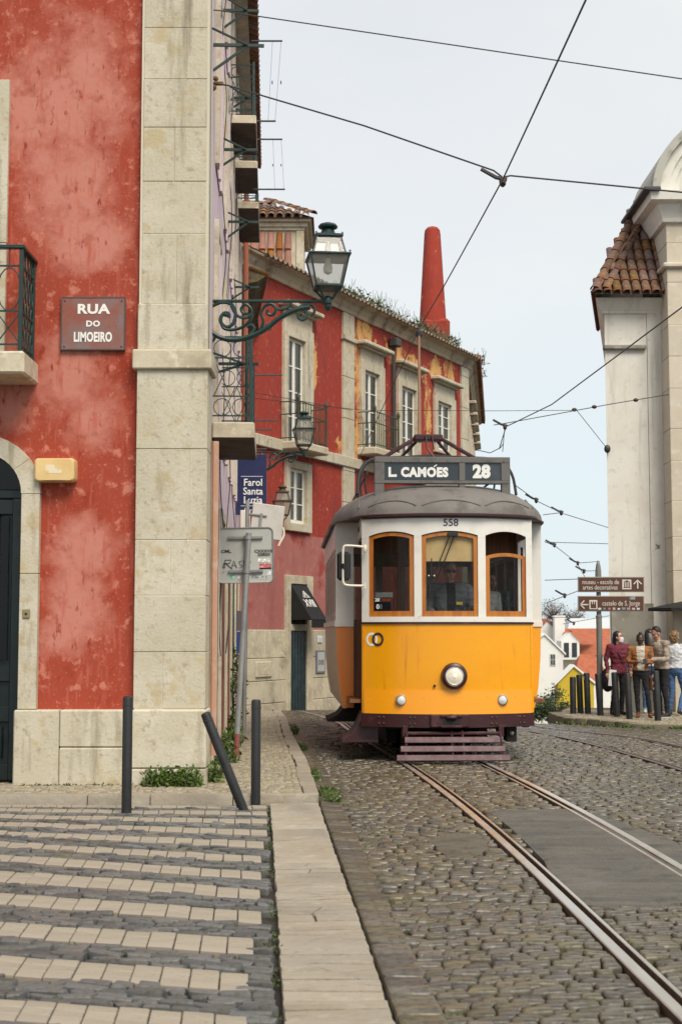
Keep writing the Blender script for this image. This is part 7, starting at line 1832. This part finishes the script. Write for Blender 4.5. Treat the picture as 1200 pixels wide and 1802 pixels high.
hk=mat('black hair',(.010,.008,.008),.4,bump=(60,.3,.004)); hbr=mat('curly light brown hair',(.22,.13,.06),.5,bump=(60,.3,.004)); hdk=mat('dark cropped hair',(.022,.017,.014),.6,bump=(60,.3,.003)); hgr=mat('grey hair',(.22,.21,.20),.6,bump=(60,.3,.003))
blk=cloth('black trousers',(.012,.012,.014)); jean=cloth('blue denim',(.055,.12,.25),.85,(.035,.08,.18)); mar=cloth('maroon jacket',(.145,.018,.035)); brn=cloth('brown cardigan',(.27,.105,.030)); crm=cloth('cream sweater',(.50,.45,.37)); bei=cloth('beige jacket',(.36,.30,.235)); wht=cloth('white shirt',(.62,.63,.66)); gry=cloth('grey jacket',(.12,.127,.14)); hood=cloth('grey hooded top',(.42,.43,.42))
shb=mat('black shoe',(.012,.012,.012),.5); shbr=mat('brown boot',(.16,.05,.02),.5); shw=mat('white trainer',(.6,.6,.58),.6)
stand=dict(legR=((-.10,-.03,.47),(-.11,.02,.09)),legL=((.10,-.02,.47),(.11,.03,.09)))
hang=dict(armR=((-.25,.03,1.14),(-.25,-.05,.90),(0,-.15,-1)),armL=((.25,.03,1.14),(.25,-.05,.90),(0,-.15,-1)))
def foot(px,py,Y): p=A(px,py,Y); return Vector((p.x,Y,ZP))
# 1 maroon
pose=dict(stand,**hang); pose.update(yaw=R(38),nod=R(-6),legR=((-.12,-.07,.47),(-.16,.0,.09)),legL=((.08,.0,.48),(.07,.03,.09)),armR=((-.25,.05,1.13),(-.24,-.02,.88),(0,-.2,-1)),armL=((.25,.04,1.14),(.22,-.10,.92),(0,-.3,-1)),waist=.86)
t1,H1,h1=person('person','woman in maroon jacket and white face mask, standing with long dark hair',foot(1089,1258,28.3),R(12),dict(skin=skA,top=mar,bottom=blk,shoe=shb,hair=hk),pose,hair_long(.36),.955,1.08)
mb=MB(H1); 
rings=[[Vector((.056*math.cos(a),-.03-.062*max(0,math.sin(a))**.7-.006,z)) for a in [math.pi*k/12 for k in range(13)]] for z in(-.012,-.03,-.06,-.09,-.105)]
rings=[[Vector((p.x*(1.06-.03*i),p.y-(.012 if i in(1,2) else 0),p.z)) for p in r] for i,r in enumerate(rings)]
mb.loft(rings,closed=False,cap=False); mb.build('face_mask',mat('white mask',(.68,.60,.60),.7),t1,world=False,smooth=60,shadefix=False)
mb=MB(); mb.tube([(-.13,-.02,1.45),(-.05,-.15,1.25),(.10,-.16,1.05),(.20,-.06,.88),(.20,.06,.85)],.014,5,sq=.4); mb.tube([(-.13,-.02,1.45),(-.02,.15,1.25),(.15,.14,1.0),(.21,.06,.86)],.014,5,sq=.4); mb.build('bag_strap',shb,t1,world=False)
mb=MB(); mb.box(.16,.26,-.10,.10,.66,.88,.03); mb.build('shoulder_bag',mat('brown leather',(.15,.055,.02),.5),t1,world=False)
bp=foot(1068,1230,28.5); bk=thing('backpack','black backpack hanging beside the woman in maroon','bag',(bp.x,28.45,ZP+.52)); mb=MB(); mb.ball((0,0,.16),(.14,.10,.24),14,10); mb.ball((.0,-.08,.10),(.10,.05,.12),12,8); mb.build('pack',mat('black nylon',(.012,.012,.014),.6,bump=(30,.3,.006)),bk,world=False); mb=MB(); mb.tube(catmull([(.02,0,.38),(.08,.02,.44),(.14,.02,.38)],5),.012,5); mb.build('handle',shb,bk,world=False)
pp_=foot(1074,1200,28.1); mb=MB(Matrix.Translation((pp_.x+.03,28.08,ZP+.74))@Matrix.Rotation(.1,4,'Y')); mb.box(-.07,.07,-.004,.004,-.17,.15,.001); tag(mb.build('paper_sheet',mat('white paper',(.7,.7,.72),.7)),'white folded paper in the hand of the woman in maroon','paper')
# 2 brown
pose=dict(stand); pose.update(nod=R(24),yaw=R(6),legL=((.13,-.08,.47),(.17,-.04,.09)),legR=((-.08,.0,.48),(-.06,.03,.09)),armR=((-.25,-.01,1.14),(-.08,-.24,1.13),(.55,-.6,.1)),armL=((.25,-.01,1.14),(.10,-.24,1.12),(-.55,-.6,.1)),open=.075,waist=.97,head_off=(0,-.02,-.01))
t2,H2,h2=person('person','woman in brown cardigan and cream sweater looking down at her phone',foot(1128,1263,27.35),R(-8),dict(skin=skC,top=brn,inner=crm,bottom=blk,shoe=shbr,hair=hk),pose,hair_bun,.93,1.06)
def phone(p,rz,tilt,lab):
    t=thing('phone',lab,'phone',tuple(p),rz); mb=MB(Matrix.Rotation(tilt,4,'X')); mb.box(-.038,.038,-.005,.005,-.075,.075,.004); mb.build('case',shb,t,world=False); mb=MB(Matrix.Rotation(tilt,4,'X')); mb.box(-.034,.034,.005,.007,-.07,.07); mb.build('screen',mat('phone screen',(.03,.03,.035),.1),t,world=False)
w=Vector(t2.location)+Vector((.02,-.31,1.07)); phone(w,R(-8),R(-50),'phone in the hands of the woman in brown')
mb=MB(); mb.tube(catmull([(.12,.02,1.45),(.17,-.12,1.3),(.21,-.10,1.05),(.22,.0,.85)],4),.014,5,sq=.5); mb.build('bag_strap',shb,t2,world=False); mb=MB(); mb.box(.17,.27,-.13,.13,.55,.86,.04); mb.build('shoulder_bag',mat('brown leather',(.15,.055,.02),.5),t2,world=False)
# 3 man
pose=dict(stand); pose.update(nod=R(26),armR=((-.24,-.04,1.12),(-.16,-.28,1.08),(.2,-1,.1)),armL=((.24,-.04,1.12),(.14,-.29,1.10),(-.2,-1,.1)),waist=.93,head_off=(0,-.035,0),toeR=(-.2,-1,0),toeL=(.2,-1,0))
t3,H3,h3=person('person','man in beige jacket and black trousers bending over his phone',foot(1166,1263,27.5),R(-68),dict(skin=skB,top=bei,bottom=blk,shoe=shb,hair=hdk),pose,hair_short,1.0,1.2,lean=(0,-.10))
mb=MB(); 
for key in('R','L'):
    an=Vector(pose['leg'+key][1]); td=Vector(pose['toe'+key]).normalized(); mb.tube([an+Vector((0,0,-.085))-td*.07,an+Vector((0,0,-.085))+td*.19],.03,8,sq=.35)
mb.build('white_soles',shw,t3,world=False)
w=orgof(t3)@Vector((0,-.40,1.09)); phone(w,R(-68),R(-55),'phone in the hands of the man in beige')
mb=MB(); mb.tube(catmull([(-.1,-.05,1.45),(-.21,-.02,1.3),(-.23,.1,1.15),(-.12,.16,1.05)],4),.012,5,sq=.5); mb.build('bag_strap',shb,t3,world=False)
# 4 black-haired woman seen from behind
pose=dict(stand,**hang); pose.update(yaw=R(20),nod=R(10),waist=.97,armL=((.24,-.05,1.13),(.12,-.24,1.1),(-.4,-1,0)),armR=((-.24,-.05,1.13),(-.12,-.24,1.1),(.4,-1,0)))
t4,H4,h4=person('person','dark haired woman in white top and jeans with her back turned, behind the man',foot(1144,1257,28.75),R(165),dict(skin=skA,top=wht,bottom=jean,shoe=shw,hair=hk),pose,hair_long(.3),.98,1.0)
mb=MB()
for sx in(-1,1): mb.tube(catmull([(sx*.10,-.02,1.45),(sx*.12,.11,1.38),(sx*.05,.14,1.2),(sx*-.04,.13,1.08)],4),.012,5,sq=.5)
mb.build('bag_strap',shb,t4,world=False)
# 5 curly-haired woman, weight on one leg
pose=dict(hang); pose.update(yaw=R(-10),nod=R(8),waist=.97,legR=((-.13,-.10,.49),(-.10,.14,.12)),legL=((.09,.0,.47),(.13,.03,.09)),toeR=(-.1,-1,-.2),armL=((.24,-.03,1.14),(.16,-.20,1.0),(-.3,-1,0)))
t5,H5,h5=person('person','woman with curly light brown hair, white shirt and jeans at the right edge',foot(1190,1258,28.2),R(150),dict(skin=skA,top=wht,bottom=jean,shoe=shb,hair=hbr),pose,hair_curly,.955,1.02)
# driver and passengers in the tram
TMx=orgof(tram)
pose=dict(stand); pose.update(nod=R(4),yaw=R(8),armR=((-.27,.0,1.16),(-.16,-.22,1.02),(.3,-1,-.2)),armL=((.27,-.0,1.16),(.20,-.24,1.10),(0,-1,.1)),open=.05,waist=.93)
dl=TMx@Vector((.06,.58,.62)); td_,Hd,hd_=person('person','tram driver in grey jacket and dark glasses behind the windscreen',dl,R(2.6),dict(skin=skB,top=gry,inner=blk,bottom=blk,shoe=shb,hair=hgr),pose,hair_short,.97,1.15)
mb=MB(Hd)
for sx in(-1,1): mb.ball((sx*.032,-.094,.006),(.026,.008,.018),10,6); mb.tube([(sx*.055,-.088,.012),(sx*.08,.01,.012)],.004,4)
mb.tube([(-.01,-.1,.012),(.01,-.1,.012)],.004,4); mb.build('sunglasses',mat('dark lens',(.006,.006,.006),.1),td_,world=False)
mb=MB(); mb.box(.06,.135,-.165,-.150,1.20,1.235); mb.build('name_badge',mat('yellow badge',(.7,.5,.05),.5),td_,world=False)
sit=dict(legR=((-.10,-.40,.52),(-.11,-.40,.09)),legL=((.10,-.40,.52),(.11,-.40,.09)),armR=((-.24,-.02,1.13),(-.12,-.2,.95),(.3,-1,0)),armL=((.24,-.02,1.13),(.12,-.2,.95),(-.3,-1,0)))
p=dict(sit); p.update(yaw=R(-25)); person('person','passenger in a grey hooded top behind the right tram window',TMx@Vector((.60,1.62,.72)),R(15),dict(skin=skA,top=hood,bottom=blk,shoe=shb,hair=hdk),p,hair_short,.86,1.1)
p=dict(sit); p.update(yaw=R(50)); person('person','second passenger in a dark coat, deeper inside the tram',TMx@Vector((.86,2.75,.70)),R(-20),dict(skin=skA,top=gry,bottom=blk,shoe=shb,hair=hdk),p,hair_short,.9,1.1)
